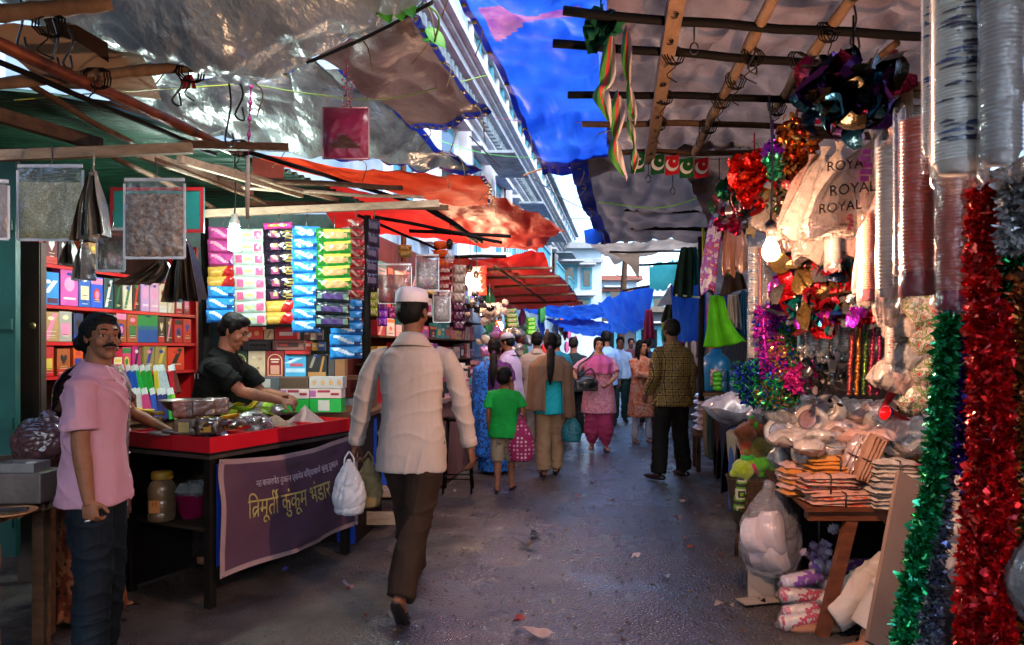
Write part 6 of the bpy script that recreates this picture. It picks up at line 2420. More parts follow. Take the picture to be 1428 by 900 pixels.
for k, x in enumerate((-2.75, -2.3)):
    mb = MB()
    mb.box((x, 3.55, .42), (.05, .05, .84))
    tag(mb.build('plank_support', W_brown), ['brown support under the far end of the maroon bag plank', 'brown support under the plank beside the printed saree'][k], 'support')

# ---------------------------------------------------------------- second and third left stalls
t = thing('stall_counter', S(-2.1, 9, 0), 'long faded pink stall counter behind the walking man', 'counter')
mb = MB()
sbox(mb, -2.47, -1.84, 6.6, 13, .86, .90)
mb.build('counter_top', mat('pale_counter', '8a6a66', .6, bump=.15), t)
mb = MB()
sbox(mb, -2.42, -1.88, 6.7, 12.9, .02, .857)
mb.build('front_panel', mat('pink_boards', '6a4442', .7, c2='87605a', vs=5, bump=.3, stretch=(7, 7, .6)), t)
r_ = random.Random(21)
pal = [('white', 'b8b0b0'), ('pale pink', 'c08a98'), ('red', 'a01a24'), ('cream', 'b8a88c'), ('magenta', 'a02a6a'), ('orange', 'b85a24'), ('teal', '2a7a7a'), ('violet', '5a3a80'), ('yellow', 'b89a3a'), ('black', '1a1816')]
for row in range(3):
    s_ = 6.7
    k = 0
    while s_ < 12.5:
        wd = r_.uniform(.10, .22)
        cn, c = r_.choice(pal)
        hh = r_.uniform(.07, .17) + .08 * row
        q = S(-1.95 - .17 * row, s_ + wd / 2, .901)
        a_, b_ = r_.sample([x[1] for x in pal], 2)
        pkg('small_box', f'{cn} box, {ORD[k]} along the {["front", "middle", "back"][row]} row of the faded pink counter', q, 81, wd * .92, hh, .13, c, D_rand(r_, a_, b_), 'box', 'goods on the faded pink counter')
        s_ += wd + r_.uniform(.02, .16)
        k += 1
mb = MB()
sbox(mb, -2.89, -2.885, 7.4, 13.4, .9, 2.72)
tag(mb.build('backboard', mat('dark_red_board', '3a1512', .8, c2='52201a', vs=5, bump=.2)), 'dark red brown backboard behind the wall shelf of the second left stall', 'board')
# back shelves of the second stall
t = thing('wall_shelf', S(-2.78, 9, 1.2), 'dark wall shelf behind the faded pink counter', 'shelf')
for z in (1.25, 1.55, 1.85, 2.15):
    mb = MB()
    sbox(mb, -2.88, -2.62, 7.6, 13, z - .02, z)
    mb.build('shelf_board', W_brown, t)
n_ = 0
for zi, z in enumerate((1.25, 1.55, 1.85, 2.15)):
    s_ = 7.65
    k = 0
    while s_ < 12.4 and k < 18:
        wd = r_.uniform(.16, .34)
        cn, c = r_.choice(pal + [('red', 'a01a24'), ('red', '8a2018'), ('orange', 'b04a20')])
        q = S(-2.72, s_ + wd / 2, z + .001)
        a_, b_ = r_.sample([x[1] for x in pal], 2)
        pkg('small_box', f'{cn} packet {ORD[k]} along the {["lowest", "second", "third", "top"][zi]} board of the dark wall shelf', q, 81, wd * .93, r_.uniform(.13, .24), .12, c, D_rand(r_, a_, b_), 'box', 'packets on the dark wall shelf')
        s_ += wd + r_.uniform(.01, .05)
        k += 1
# hanging goods of the second stall
flat_bag('clear bag with a reddish square hanging beside the dark post', 527, 574, 368, 424, 6.3, cm('7a3a38', 'film2'), .72, seed=11, thick=.10)
flat_bag('cloudy clear bag hanging above the walking man\'s cap', 580, 612, 355, 405, 6.6, cm('8a8488', 'film2'), .8, seed=12, thick=.10)
flat_bag('cloudy white bag hanging right of the walking man\'s head', 604, 628, 405, 450, 6.9, cm('a09a98', 'film2'), .8, seed=13, thick=.08)
strip('small yellow green strip left of the walking man\'s cap', 514, 526, 408, [(11, ['8a9a3a', 'b0a070', '6a7a2a', '888060'], 'label')] * 3, 6.3, 0)
strip('purple flower printed strip left of the walking man\'s cap', 527, 540, 411, [(11, ['6a2a9a', 'b05ab0', '8a3aa0', 'b080c0'], 'hearts')] * 4, 6.35, 0)
strip('short magenta strip next to the purple flower printed one', 541, 558, 428, [(8, ['a02a6a', 'c060a0', '8a1a4a', 'c090a0'], 'hearts')] * 2, 6.4, 0)
strip('dark red strip hanging behind the walking man\'s right shoulder', 610, 630, 372, [(11, ['7a1a1c', 'b08a80', '2a1416', '8a6a60'], 'label')] * 7, 7.0, 0)
strip('grey and violet strip right of the dark red strip', 631, 649, 370, [(13, ['8a7a70', '9a8a80', '6a5a50', '8a7a70'], 'label')] * 4 + [(13, ['3a1430', '5a2a44', '2a1020', '6a4a5a'], 'label')] * 3, 7.1, 0)
strip('white strip with red diagonal prints behind the lit pair of bulbs', 652, 678, 372, [(10, ['a8988e', 'a03028', 'b0a098', '8a7a70'], 'diag')] * 4, 8.6, 0)
strip('green striped strip hanging over the far left stall', 702, 720, 431, [(6.5, ['4a7a24', 'b0a070', '2a5a1a', '8a9a50'], 'noodle')] * 4, 10.2, -.1)
strip('bright green strip beside the green striped one', 734, 747, 443, [(6, ['3aa02a', '8ac05a', '2a7a1a', '6ab040'], 'noodle')] * 4, 11.5, 0)
strip('small yellow pair of sachets near the top of the second left stall', 556, 575, 342, [(8.5, ['b09a4a', 'c0b070', '8a7a3a', 'b0a060'], 'label')] * 2, 7.0, 0)
for k, y in enumerate((342, 354, 368)):
    p = P(615, y, 7.2)
    mb = MB()
    mb.lathe([(.0, -.075), (.035, -.07), (.042, -.03), (.042, .03), (.035, .07), (0, .075)], p, 14, axis=(1, .2, 0))
    tag(mb.build('thread_roll', cm('b8481c', 'cloth')), ['topmost orange roll above the unlit bulb', 'middle orange roll beside the unlit bulb', 'lowest orange roll below the unlit bulb'][k], 'roll', 'orange rolls')


def puffs(label, px, py, d, n, rad, cols, seed, name='puff_cluster', kind='film2', cat='bag cluster'):
    r = random.Random(seed)
    p = P(px, py, d)
    t = thing(name, p, label, cat)
    for k in range(n):
        dv = V((r.gauss(0, 1), r.gauss(0, .6), r.gauss(0, .8))) * rad * .45
        mb = MB()
        s_ = rad * r.uniform(.28, .5)
        pillow(mb, dv, s_, s_ * 1.2, s_ * .8, rrot(r, 1.2), k, .01)
        mb.build('bundle', cm(r.choice(cols), kind), t, local=True)
    mb = MB()
    mb.tube([V((0, 0, rad * .4)), V((0, 0, rad * 1.6))], .005, 5)
    mb.build('tie', cm('2a2420', 'plastic'), t, local=True)
    return t


puffs('cluster of shiny silver bottles and bags below the lit pair of bulbs', 664, 424, 8.2, 16, .18, ['6a6a74', '8a8a94', '3a3a44', '9a9088'], 3, kind='foil')
puffs('drooping cluster of frosted white bags right of the silver ones', 683, 440, 8.6, 18, .24, ['b0a09a', 'a0908c', 'b8a8a0'], 4)
puffs('cluster of pale bags over the far left stall', 712, 468, 10.4, 12, .20, ['a89890', '8a7a74', 'b0a8a0'], 5)
puffs('cluster of mixed bright packets at the far left stall', 690, 478, 10.0, 16, .28, ['b08a3a', '2a6a5a', 'a02a3a', 'b0a8a0', '8a5a8a'], 6, kind='gloss')
puffs('cluster of mixed dull packets at the far end of the left stalls', 735, 470, 12.5, 18, .34, ['b09a8a', '5a7a6a', 'a04a3a', '8a8a90', '6a4a3a'], 7, kind='gloss')

# stool, low bench and blue sheet beside the table
t = thing('bar_stool', P(639, 685, 7.1), 'thin black metal stool right of the walking man', 'stool')
c = P(639, 0, 7.1)
mb = MB()
mb.lathe([(.0, .70), (.15, .70), (.155, .715), (.15, .73), (0, .73)], (c.x, c.y, 0), 20)
mb.build('seat', cm('14110f', 'metal'), t)
for sx in (-1, 1):
    for sy in (-1, 1):
        mb = MB()
        mb.tube([(c.x + sx * .10, c.y + sy * .10, .70), (c.x + sx * .14, c.y + sy * .14, .0)], .011, 7)
        mb.build('leg', cm('14110f', 'metal'), t)
mb = MB()
q = .132
for a, b in (((-q, -q), (q, -q)), ((q, -q), (q, q)), ((q, q), (-q, q)), ((-q, q), (-q, -q))):
    mb.tube([(c.x + a[0], c.y + a[1], .14), (c.x + b[0], c.y + b[1], .14)], .008, 6)
mb.build('foot_rail', cm('14110f', 'metal'), t)
t = thing('low_bench', P(525, 735, 5.5), 'low wooden bench behind the carried plastic bags', 'bench')
mb = MB()
mb.box(P(528, 0, 5.6) * V((1, 1, 0)).x if False else V((P(528, 0, 5.6).x, 5.6, .30)), (.42, .30, .035))
mb.build('bench_top', W_pale, t)
x0 = P(528, 0, 5.6).x
mb = MB()
mb.box((x0, 5.47, .12), (.40, .02, .10))
mb.build('rail', W_pale, t)
for sx in (-.18, .18):
    for sy in (-.11, .11):
        mb = MB()
        mb.box((x0 + sx, 5.6 + sy, .141), (.04, .04, .282))
        mb.build('leg', W_brown, t)
mb = MB()
a, b = P(486, 560, 5.25), P(560, 560, 6.3)
mb.grid(lambda u, v: V((a.x + (b.x - a.x) * u + .02 * math.sin(u * 19), a.y + (b.y - a.y) * u + .03 * math.sin(u * 23 + v), .86 - .62 * v)), 40, 10)
tag(mb.build('cloth_sheet', mat('blue_plastic_cover', '0f3a9c', .4, c2='1a50b8', bump=.4)), 'blue plastic sheet hung at the right end of the market table', 'sheet')
# ---------------------------------------------------------------- right stall: table and supports
t = thing('stall_table', P(1190, 780, 3.9), 'rough brown wooden table piled with plates and packed goods at right', 'table')
tw = mat('reddish_wood', '4a2618', .6, c2='6a3c26', vs=7, bump=.35, bs=24, stretch=(1, 4, 4))
mb = MB()
sbox(mb, .90, 1.8, 3.55, 3.64, .562, .608)
sbox(mb, .90, 1.8, 4.5, 4.56, .562, .608)
sbox(mb, .885, 1.82, 3.53, 4.6, .611, .63)
mb.build('table_top', tw, t)
mb = MB()
mb.bar((1.52, 3.52, 0), (1.70, 3.58, .60), .058, .04, up=V((0, 1, 0)))
mb.build('leg', tw, t)
for x, y in ((1.57, 4.02), (2.3, 3.6), (2.4, 4.45), (1.66, 4.45)):
    mb = MB()
    mb.box((x, y, .30), (.075, .06, .598))
    mb.build('leg', cm('1c1310', 'wood'), t)
mb = MB()
mb.box((2.15, 4.5, .3), (.85, .02, .56))
mb.build('back_panel', cm('0d0a09', 'wood'), t)

mb = MB()
a, b = P(1228, 905, 2.55), P(1266, 690, 2.85)
mb.bar(a, b + (b - a) * .12, .12, .02, up=V((0, -1, .0)))
tag(mb.build('cardboard_sheet', mat('grey_cardboard', '5c4c46', .85, c2='705e56', vs=3, bump=.15)), 'leaning grey brown cardboard sheet between the white trousers and the green tinsel', 'cardboard')


def mound(label, px, py, d, sx, sy, sz, m, seed, name='plastic_bag', cat='bag', group=None, amp=.010, rot=0., freq=30, tilt=0., film=True):
    """soft package lying on the pile"""
    p = P(px, py, d)
    mb = MB()
    rm = Matrix.Rotation(R(rot), 3, 'Z') @ Matrix.Rotation(R(tilt), 3, 'Y')

    def half(sg):
        def fn(u, v):
            e = (max(0, 1 - abs(2 * u - 1) ** 3.5) * max(0, 1 - abs(2 * v - 1) ** 3.5)) ** .7
            q = V((u * 5 + seed, v * 5, sg * 3.1))
            rd = (1 - abs(mnoise.noise(q * 1.1))) ** 5 + .7 * (1 - abs(mnoise.noise(q * 2.7 + V((7, 3, 1))))) ** 5
            lo = mnoise.noise(q * .35)
            w_ = 1 + .10 * math.sin(v * 9 + seed) * (1 - e)
            return rm @ V(((u - .5) * 2.3 * sx * w_, (v - .5) * 2.3 * sy * (1 + .08 * math.sin(u * 8 + seed)), sg * sz * e * (1 + .35 * lo) * (1 - .26 * rd) + .018 * math.sin(u * 11 + seed) * (1 - e)))
        return fn
    mb.grid(half(1), 26, 22)
    mb.grid(half(-1), 26, 22, flip=True)
    o = mb.build(name, m, local=True)
    o.location = p
    return tag(o, label, cat, group)


CL = [mat('cloudy_film', '8d8078', .16, c2='b3a59c', vs=9, bump=.8, bs=26, coat=.4, bd=.02), mat('cloudy_film_pink', '8a6f68', .16, c2='b09288', vs=9, bump=.8, bs=26, coat=.8, bd=.02), mat('cloudy_film_grey', '6d6866', .16, c2='9a9490', vs=9, bump=.8, bs=26, coat=.8, bd=.02)]


def plates(label, px, py, d, r, h_, axis, c, disc, seed=1, cat='plates', group=None):
    """a wrapped stack of plates"""
    p = P(px, py, d)
    t = thing('plate_stack', p, label, cat, group)
    ax = V(axis).normalized()
    mb = MB()
    prof = [(0, 0)]
    n = 12
    for k in range(n):
        prof += [(r * (1 - .10 * (k % 2)), h_ * k / n), (r * (1 - .10 * ((k + 1) % 2)), h_ * (k + .5) / n)]
    prof += [(r, h_), (r * .92, h_ + .006), (r * .7, h_ - .006), (0, h_ - .008)]
    mb.lathe(prof, V((0, 0, 0)), 26, axis=ax)
    mb.build('plates', cm(c, 'card'), t, local=True)
    mb = MB()
    mb.lathe([(r * .66, h_ + .002), (r * .5, h_ + .004), (0, h_ + .004)], V((0, 0, 0)), 22, axis=ax)
    mb.build('paper_label', mat('foil_label ' + disc, disc, .2, metal=.3, c2='9a9090', vs=20, bump=.4, coat=.6), t, local=True)
    mb = MB()
    mb.lathe([(0, -.006), (r * 1.03, -.004), (r * 1.05, h_ * .5), (r * 1.03, h_ + .008), (r * .7, h_ + .012), (0, h_ + .010)], V((0, 0, 0)), 26, axis=ax)
    mb.build('wrapper', cm('d8d4d0', 'film'), t, local=True)
    return t


def bundle(label, px, py, d, sx, sy, sz, cols, rot=0., seed=1, n=6, band=True, cat='bundle', tilt=0., slack=.3, yaw=0.):
    """layered packs tied with a band; length along local x"""
    p = P(px, py, d)
    t = thing('packed_bundle', p, label, cat)
    t.rotation_euler = (0, R(tilt), R(yaw))
    r = random.Random(seed)
    for k in range(n):
        mb = MB()
        z = sz * (k + .5) / n - sz / 2
        pillow(mb, (r.uniform(-1, 1) * sx * .04 * slack, r.uniform(-1, 1) * sy * .04, z), sx * r.uniform(.9, 1.06), sy * r.uniform(.92, 1.05), sz / n * 1.9, Matrix.Rotation(r.uniform(-.06, .06) * slack * 3, 3, 'Z') @ Matrix.Rotation(r.uniform(-.05, .05), 3, 'Y'), seed + k, .006)
        mb.build('pack', cols[k % len(cols)], t, local=True)
    if band:
        for bx in ((0,) if sx < .2 else (-sx * .05,)):
            mb = MB()
            q = [(bx, -sy * .53, -sz * .55), (bx, sy * .53, -sz * .55), (bx, sy * .53, sz * .58), (bx, -sy * .53, sz * .58), (bx, -sy * .53, -sz * .55)]
            mb.tube(q, .0045, 5)
            mb.build('band', cm('3a2418', 'plastic'), t, local=True)
    return t


ORG = mat('orange_pack', 'a8662c', .35, c2='c4813c', vs=8, bump=.4, coat=.4)
PKP = mat('pink_pack', 'b07a6a', .25, c2='c09a8c', vs=8, bump=.5, coat=.6)
RDP = pattern('red_print_pack', ['b8a090', 'b04a34', 'a89080', '9a2a20'], 22, rough=.3)
WHB = pattern('white_print_pack', ['b0a294', 'b8aca0', 'a89488', '9a4a44'], 14, rough=.35)
STK = mat('wooden_sticks', '8a5c44', .55, c2='a87c60', vs=6, bump=.5, bs=60, stretch=(1, 14, 14))
bundle('bundle of orange paper packs tied with a band on the front of the piled table', 1166, 650, 3.72, .32, .16, .10, [ORG], seed=2, n=5)
bundle('loose orange packs sticking out at the left of the pile', 1112, 668, 3.85, .18, .16, .16, [ORG, PKP], seed=3, n=6, band=False, slack=1.4)
bundle('bundle of pinkish red packs below the orange bundle', 1152, 673, 3.66, .28, .16, .09, [PKP, RDP], seed=4, n=5)
bundle('lower bundle of red printed packs lying on the table edge', 1172, 694, 3.64, .34, .18, .07, [RDP, PKP], seed=5, n=4)
bundle('tilted bundle of wooden sticks tied with dark bands', 1212, 640, 3.60, .24, .075, .075, [STK], seed=6, n=4, tilt=-66, slack=.1)
bundle('second clear wrapped bundle of sticks with green marks leaning beside the wooden sticks', 1190, 632, 3.66, .22, .06, .06, [CL[1]], seed=7, n=3, tilt=-66, slack=.1)
bundle('bundle of white printed packs tied with a dark band at right of the sticks', 1243, 655, 3.6, .24, .20, .10, [WHB], seed=8, n=5, slack=.8)
bundle('soft bundle of folded white bags drooping over the table edge', 1240, 690, 3.58, .22, .20, .12, [WHB, CL[0]], seed=9, n=6, slack=1.0)
bundle('yellow and red packs lying behind the white printed bundle', 1262, 632, 3.8, .30, .14, .05, [mat('yellow_pack', 'a8823a', .35, c2='a83a24', vs=8, bump=.4, sharp=True)], seed=10, n=3)
plates('tilted stack of plates with a red wrapper at the top left of the pile', 1136, 590, 3.95, .085, .07, (-.85, -.6, .35), 'b09c90', 'a04050')
plates('stack of plates with a bluish label standing at the left end of the pile', 1092, 605, 4.0, .08, .06, (-.8, -.7, .3), 'a09490', '5a6a9a')
plates('stack of plain plates standing on edge near the top of the pile', 1160, 578, 4.0, .085, .08, (-.7, -.6, .5), 'b0a096', 'a89c90')
plates('wrapped stack of shiny bowls lying flat above the orange bundle', 1158, 632, 3.78, .075, .055, (0, -.35, 1), '8a7a74', '9a9088')
plates('small wrapped stack of silver bowls left of the flat one', 1122, 636, 3.80, .065, .045, (-.3, -.5, 1), '8a8078', '8a90a0')
plates('stack of pale plates lying at the middle of the pile', 1230, 600, 3.85, .10, .06, (.1, -.4, 1), 'a8988c', 'a09084')
for k, (px, py, d, sx, sy, sz, m, lab) in enumerate([
        (1195, 575, 4.1, .13, .10, .085, 0, 'cloudy plastic bag at the top middle of the pile'),
        (1228, 580, 4.05, .16, .11, .10, 1, 'large cloudy bag with a red top edge on the pile'),
        (1172, 608, 3.92, .12, .10, .06, 1, 'cloudy bag with an orange label left of the middle'),
        (1130, 615, 3.98, .10, .08, .06, 2, 'greyish cloudy bag behind the silver bowls'),
        (1212, 615, 3.82, .12, .09, .06, 0, 'crinkled cloudy bag above the wooden sticks'),
        (1262, 605, 3.75, .10, .09, .085, 1, 'lumpy cloudy bag at the right of the pile'),
        (1290, 605, 3.7, .10, .09, .09, 0, 'upright cloudy bag touching the green tinsel'),
        (1100, 640, 4.05, .08, .08, .08, 2, 'grey cloudy bag hanging at the left end of the pile'),
        (1108, 665, 4.0, .07, .07, .09, 2, 'lower grey cloudy bag at the left end of the pile'),
        (1252, 625, 3.75, .12, .09, .05, 0, 'flat white speckled bag behind the white printed bundle'),
        (1270, 560, 3.95, .09, .08, .08, 0, 'cloudy bag below the clear cups'),
        (1075, 575, 4.5, .09, .08, .08, 2, 'grey cloudy bag below the tinsel loops'),
        (1110, 560, 4.4, .10, .08, .06, 0, 'pale bag at the far top of the pile')]):
    mound(lab, px, py, d, sx, sy, sz, CL[m], 30 + k, group='cloudy bags on the piled table')
r_ = random.Random(27)
for k, px in enumerate(sorted(r_.uniform(1092, 1290) for _ in range(26))):
    py = r_.uniform(566, 625)
    d = 3.62 + (625 - py) * .009 + r_.uniform(-.05, .1)
    s_ = r_.uniform(.045, .085)
    cn, m = r_.choice([('white', CL[0]), ('peach', CL[1]), ('peach', PKP), ('white', WHB), ('grey', CL[2])])
    mound(f'{cn} plastic packet, {ORD[k]} from the left among the small ones on the right table', px, py, d, s_ * 1.3, s_, s_ * .7, m, 120 + k, 'plastic_packet', 'packet', 'small packets heaped on the right hand table', amp=.012, rot=r_.uniform(0, 180), tilt=r_.uniform(-25, 25))
# under and beside the table
def clear_sack(label, px, y0, y1, wpx, d, seed, inner):
    p = P(px, y1, d)
    t = thing('plastic_sack', p, label, 'sack')
    h_, w_ = (y1 - y0) / F * d, wpx / F * d
    for k, (ox, oz, rr, c) in enumerate(inner):
        mb = MB()
        mb.lathe([(0, -.05), (rr * .9, -.05), (rr, -.04), (rr * .96, .0), (rr, .04), (rr * .9, .05), (0, .05)], V((ox * w_, .01 * k, oz * h_)), 22, axis=(.8 if k % 2 else .55, -.6, .2))
        mb.build('tray_stack', cm(c, 'card'), t, local=True)
    mb = MB()
    mb.loft([(0, 0, 0, w_ * .20, .05), (0, 0, h_ * .05, w_ * .36, .10), (0, 0, h_ * .25, w_ * .49, .14), (0, 0, h_ * .55, w_ * .46, .13), (0, 0, h_ * .75, w_ * .30, .09), (0, 0, h_ * .9, w_ * .10, .04), (0, 0, h_, w_ * .06, .025)], 26)
    o = fuse(mb, .010, 'wrapper', mat('clear_sack_film', 'b8b4bc', .14, var=.08, bump=.7, bs=20, alpha=.2, coat=.3), t, 3, crinkle(.014, seed, 18))
    return t


clear_sack('big clear sack of white foam trays hanging beside the table leg', 1074, 672, 800, 84, 4.0, 4, [(-.22, .42, .10, 'c0b0b4'), (.05, .44, .12, 'b8a8ac'), (.12, .25, .12, 'b8a8a8'), (-.12, .2, .07, 'c0a8b0')])
t = thing('foam_tray', P(1056, 780, 4.0), 'white foam tray lying on the ground under the clear sack', 'tray')
p = G(1056, 778)
mb = MB()
mb.loft([(p.x, p.y, .02, .07, .05), (p.x, p.y, .09, .11, .08), (p.x, p.y, .095, .115, .085), (p.x, p.y, .085, .10, .07), (p.x, p.y, .04, .07, .05)], 24, p=4)
t.location = p
mb.build('tray_body', cm('a8a4b0', 'plastic'), t)
t = thing('cardboard_piece', G(1072, 838), 'torn piece of pale cardboard leaning against the bags on the ground', 'cardboard')
a = G(1052, 835)
cdb = mat('pale_cardboard', '8a7a70', .85, c2='9c8c80', vs=4, bump=.2)
mb = MB()
mb.box(a + V((.04, .02, .085)), (.14, .012, .17), Matrix.Rotation(R(-12), 3, 'X') @ Matrix.Rotation(R(4), 3, 'Y'))
mb.box(a + V((.16, .05, .075)), (.10, .012, .15), Matrix.Rotation(R(28), 3, 'Z'))
mb.build('flap', cdb, t)
mb = MB()
mb.box(a + V((.0, -.06, .012)), (.22, .10, .006), Matrix.Rotation(R(14), 3, 'Z'))
tag(mb.build('cardboard_piece', cdb), 'flat strip of cardboard on the ground in front of the torn piece', 'cardboard')
r_ = random.Random(8)
REDW = pattern('red_white_roll', ['b09c96', 'b8a8a0', 'a8324a', 'b0a49c'], 16, rough=.25)
VIO = pattern('violet_white_roll', ['a898a4', 'b8a8b4', '7a3a9a', 'a08aa8'], 12, rough=.2)
for k, (px, py, d, L_, c, ax, lab) in enumerate([
        (1120, 873, 3.62, .24, REDW, (1, .15, .12), 'lowest red and white roll of cups on the ground'),
        (1128, 852, 3.66, .26, REDW, (1, .1, .10), 'second lowest red and white roll of cups'),
        (1122, 832, 3.75, .26, REDW, (1, .15, -.1), 'red and white roll of cups beside the cardboard'),
        (1180, 858, 3.72, .24, REDW, (1, 0, .15), 'red and white roll of cups right of the slanted table leg'),
        (1178, 838, 3.78, .24, REDW, (1, 0, .05), 'upper red and white roll of cups right of the slanted table leg'),
        (1118, 808, 3.85, .22, VIO, (1, .2, .15), 'violet printed roll of cups behind the cardboard'),
        (1180, 812, 3.9, .28, VIO, (1, 0, .02), 'violet printed roll under the table, the lower one'),
        (1184, 790, 3.95, .28, VIO, (1, 0, .02), 'violet printed roll under the table, the upper one'),
        (1142, 782, 3.95, .20, VIO, (.5, .9, .1), 'violet printed roll of cups seen end on')]):
    p = P(px, py, d)
    p.z = max(p.z, .045)
    mb = MB()
    prof = [(0, -L_ / 2), (.036, -L_ / 2)]
    for q in range(10):
        prof += [(.041 - .003 * (q % 2), -L_ / 2 + L_ * (q + .5) / 10)]
    prof += [(.036, L_ / 2), (0, L_ / 2)]
    t = thing('cup_roll', p, lab, 'roll of cups', 'rolls of cups under the table')
    mb.lathe(prof, V((0, 0, 0)), 18, axis=ax)
    mb.build('cups', c, t, local=True)
    mb = MB()
    mb.lathe([(.012, -L_ / 2 - .03), (.02, -L_ / 2 - .008), (.043, -L_ / 2), (.046, 0), (.043, L_ / 2), (.02, L_ / 2 + .008), (.012, L_ / 2 + .03)], V((0, 0, 0)), 18, axis=ax)
    mb.build('wrapper', cm('d8d0d4', 'film'), t, local=True)
puffs('frosted bag of round purple lids behind the slanted table leg', 1142, 768, 3.9, 10, .12, ['a894b4', '9a80a8', 'b0a0b4'], 12, 'lid_bag', cat='bag')

# ---------------------------------------------------------------- stacks of cups in sleeves
def cup_stack(label, x0, x1, y0, y1, d, c, n, marks=None, lean=0., band=None, film='e0dcd8', cat='stack of cups', seed=1):
    p = P((x0 + x1) / 2, y1, d)
    t = thing('cup_stack', p, label, cat)
    h_, r = (y1 - y0) / F * d, (x1 - x0) / F * d / 2 * .93
    ax = V((lean, 0, 1)).normalized()
    mb = MB()
    prof = [(0, .012), (r * .72, .012)]
    for k in range(n):
        z = .03 + (h_ - .03) * k / n
        dz = (h_ - .03) / n
        prof += [(r * .86, z), (r * .97, z + dz * .55), (r, z + dz * .7), (r * .97, z + dz * .95)]
    mb.lathe(prof + [(0, h_)], V((0, 0, 0)), 30, axis=ax)
    mb.build('cups', cm(c, 'plastic'), t, local=True)
    if marks:
        r_ = random.Random(seed)
        for cc in set(m for m, _ in marks):
            mb = MB()
            rot = V((0, 0, 1)).rotation_difference(ax).to_matrix()
            for m, cnt in marks:
                if m != cc:
                    continue
                for k in range(cnt):
                    z = r_.uniform(.06, h_ - .01)
                    a0 = r_.uniform(math.pi * 1.0, math.pi * 1.8)
                    da = r_.uniform(.5, 1.5)
                    hh = r_.uniform(.004, .0075)
                    mb.grid(lambda u, v: rot @ V((math.cos(a0 + da * u) * (r * 1.012), math.sin(a0 + da * u) * r * 1.012, z + hh * v * (1 - abs(2 * u - 1) * .6))), 10, 1)
            mb.build('printed_mark', cm(cc, 'gloss'), t, local=True)
    if band:
        mb = MB()
        mb.lathe([(r * .9, .0), (r * 1.02, .005), (r * 1.03, h_ * .13)], V((0, 0, 0)), 30, axis=ax, cap=False)
        mb.build('paper_band', cm(band, 'gloss'), t, local=True)
    mb = MB()

    def sleeve(u, v):
        a = u * 6.2832
        z = -.02 + (h_ + .05) * v
        k = 1.07 + .03 * math.sin(a * 3 + v * 20 + seed) + .02 * math.sin(a * 7 + v * 9)
        k *= .75 if v < .02 else 1
        return ax * z + V((math.cos(a) * r * k, math.sin(a) * r * k, .006 * math.sin(a * 4)))
    mb.grid(sleeve, 36, 26)
    mb.build('wrapper', cm(film, 'film'), t, local=True)
    return t


BL_, DKB = '1a2a6a', '16204a'
cup_stack('thick stack of white cups with dark blue streaks hanging at the upper right', 1301, 1371, -60, 250, 1.45, 'e0dad0', 60, [('0c1440', 62), ('24347a', 12)], seed=2)
cup_stack('slimmer stack of white cups with blue marks left of the thick streaked one', 1286, 1312, -60, 225, 1.55, 'dcd6d0', 60, [('1a4a8a', 34)], seed=3)
cup_stack('stack of frosted clear cups at the top right corner', 1368, 1424, -60, 238, 1.35, 'aaa29e', 44, seed=4)
cup_stack('stack of salmon red cups with a dark red band hanging right of the clear cups', 1256, 1302, 168, 412, 1.9, 'c04a32', 46, seed=5, band='8a1420')
cup_stack('stack of pinkish cups with a crimson band under the streaked cups', 1306, 1350, 232, 432, 1.8, 'b8604e', 40, seed=6, band='8a1440')
cup_stack('tall stack of clear cups left of the salmon red cups', 1222, 1254, 205, 420, 2.2, 'a09894', 40, seed=7)
cup_stack('stack of pinkish red cups hanging just left of the tall clear cups', 1196, 1221, 300, 420, 2.62, 'b05a48', 34, seed=28, band='8a1a2a')
cup_stack('short stack of clear cups above the large foil cluster', 1150, 1172, 300, 372, 3.0, '7a716b', 20, seed=29)
cup_stack('narrow bluish stack of clear cups squeezed beside the salmon red cups', 1246, 1262, 168, 390, 2.05, '8a94a0', 40, seed=8)
cup_stack('stack of white cups printed with small blue marks left of the lit bulb', 1043, 1060, 345, 438, 4.3, 'b4aca8', 22, [('2a6a9a', 30)], seed=9)
cup_stack('lower stack of ribbed white cups hanging under the blue marked ones', 1042, 1059, 440, 502, 4.3, 'b0a49e', 18, seed=10)
cup_stack('stack of clear cups hanging right of the blue marked ones', 1062, 1078, 342, 428, 4.5, '9a8a80', 22, seed=11)
cup_stack('slim orange red sleeve of cups beside the blue marked ones', 1057, 1063, 345, 436, 4.25, 'a04a34', 22, seed=12)
cup_stack('red and white sleeve of cups hanging between the bead strings and the clear bags', 1234, 1247, 430, 512, 3.2, 'b09a92', 18, [('a02a24', 16)], seed=13)
cup_stack('grey sleeve of cups behind the clear bags', 1245, 1258, 425, 480, 3.3, '8a827c', 16, seed=14)
for k, (x0, x1, y0, y1, c, mk, lab) in enumerate([(1112, 1120, 445, 485, '1a6a7a', None, 'teal sleeve of spoons under the foil cluster'), (1122, 1142, 445, 492, 'a8988e', None, 'white sleeve of spoons under the foil cluster'), (1140, 1156, 448, 500, 'b0a08c', None, 'cream sleeve of spoons with a blue header'),
                                              (1158, 1169, 450, 488, 'b0a8a4', '2a4a8a', 'white sleeve with blue marks under the foil cluster'), (1170, 1183, 450, 494, 'b8aca4', '9a2a2a', 'white sleeve with red marks left of the bead strings')]):
    cup_stack(lab, x0, x1, y0, y1, 3.5, c, 10, [(mk, 8)] if mk else None, seed=20 + k)

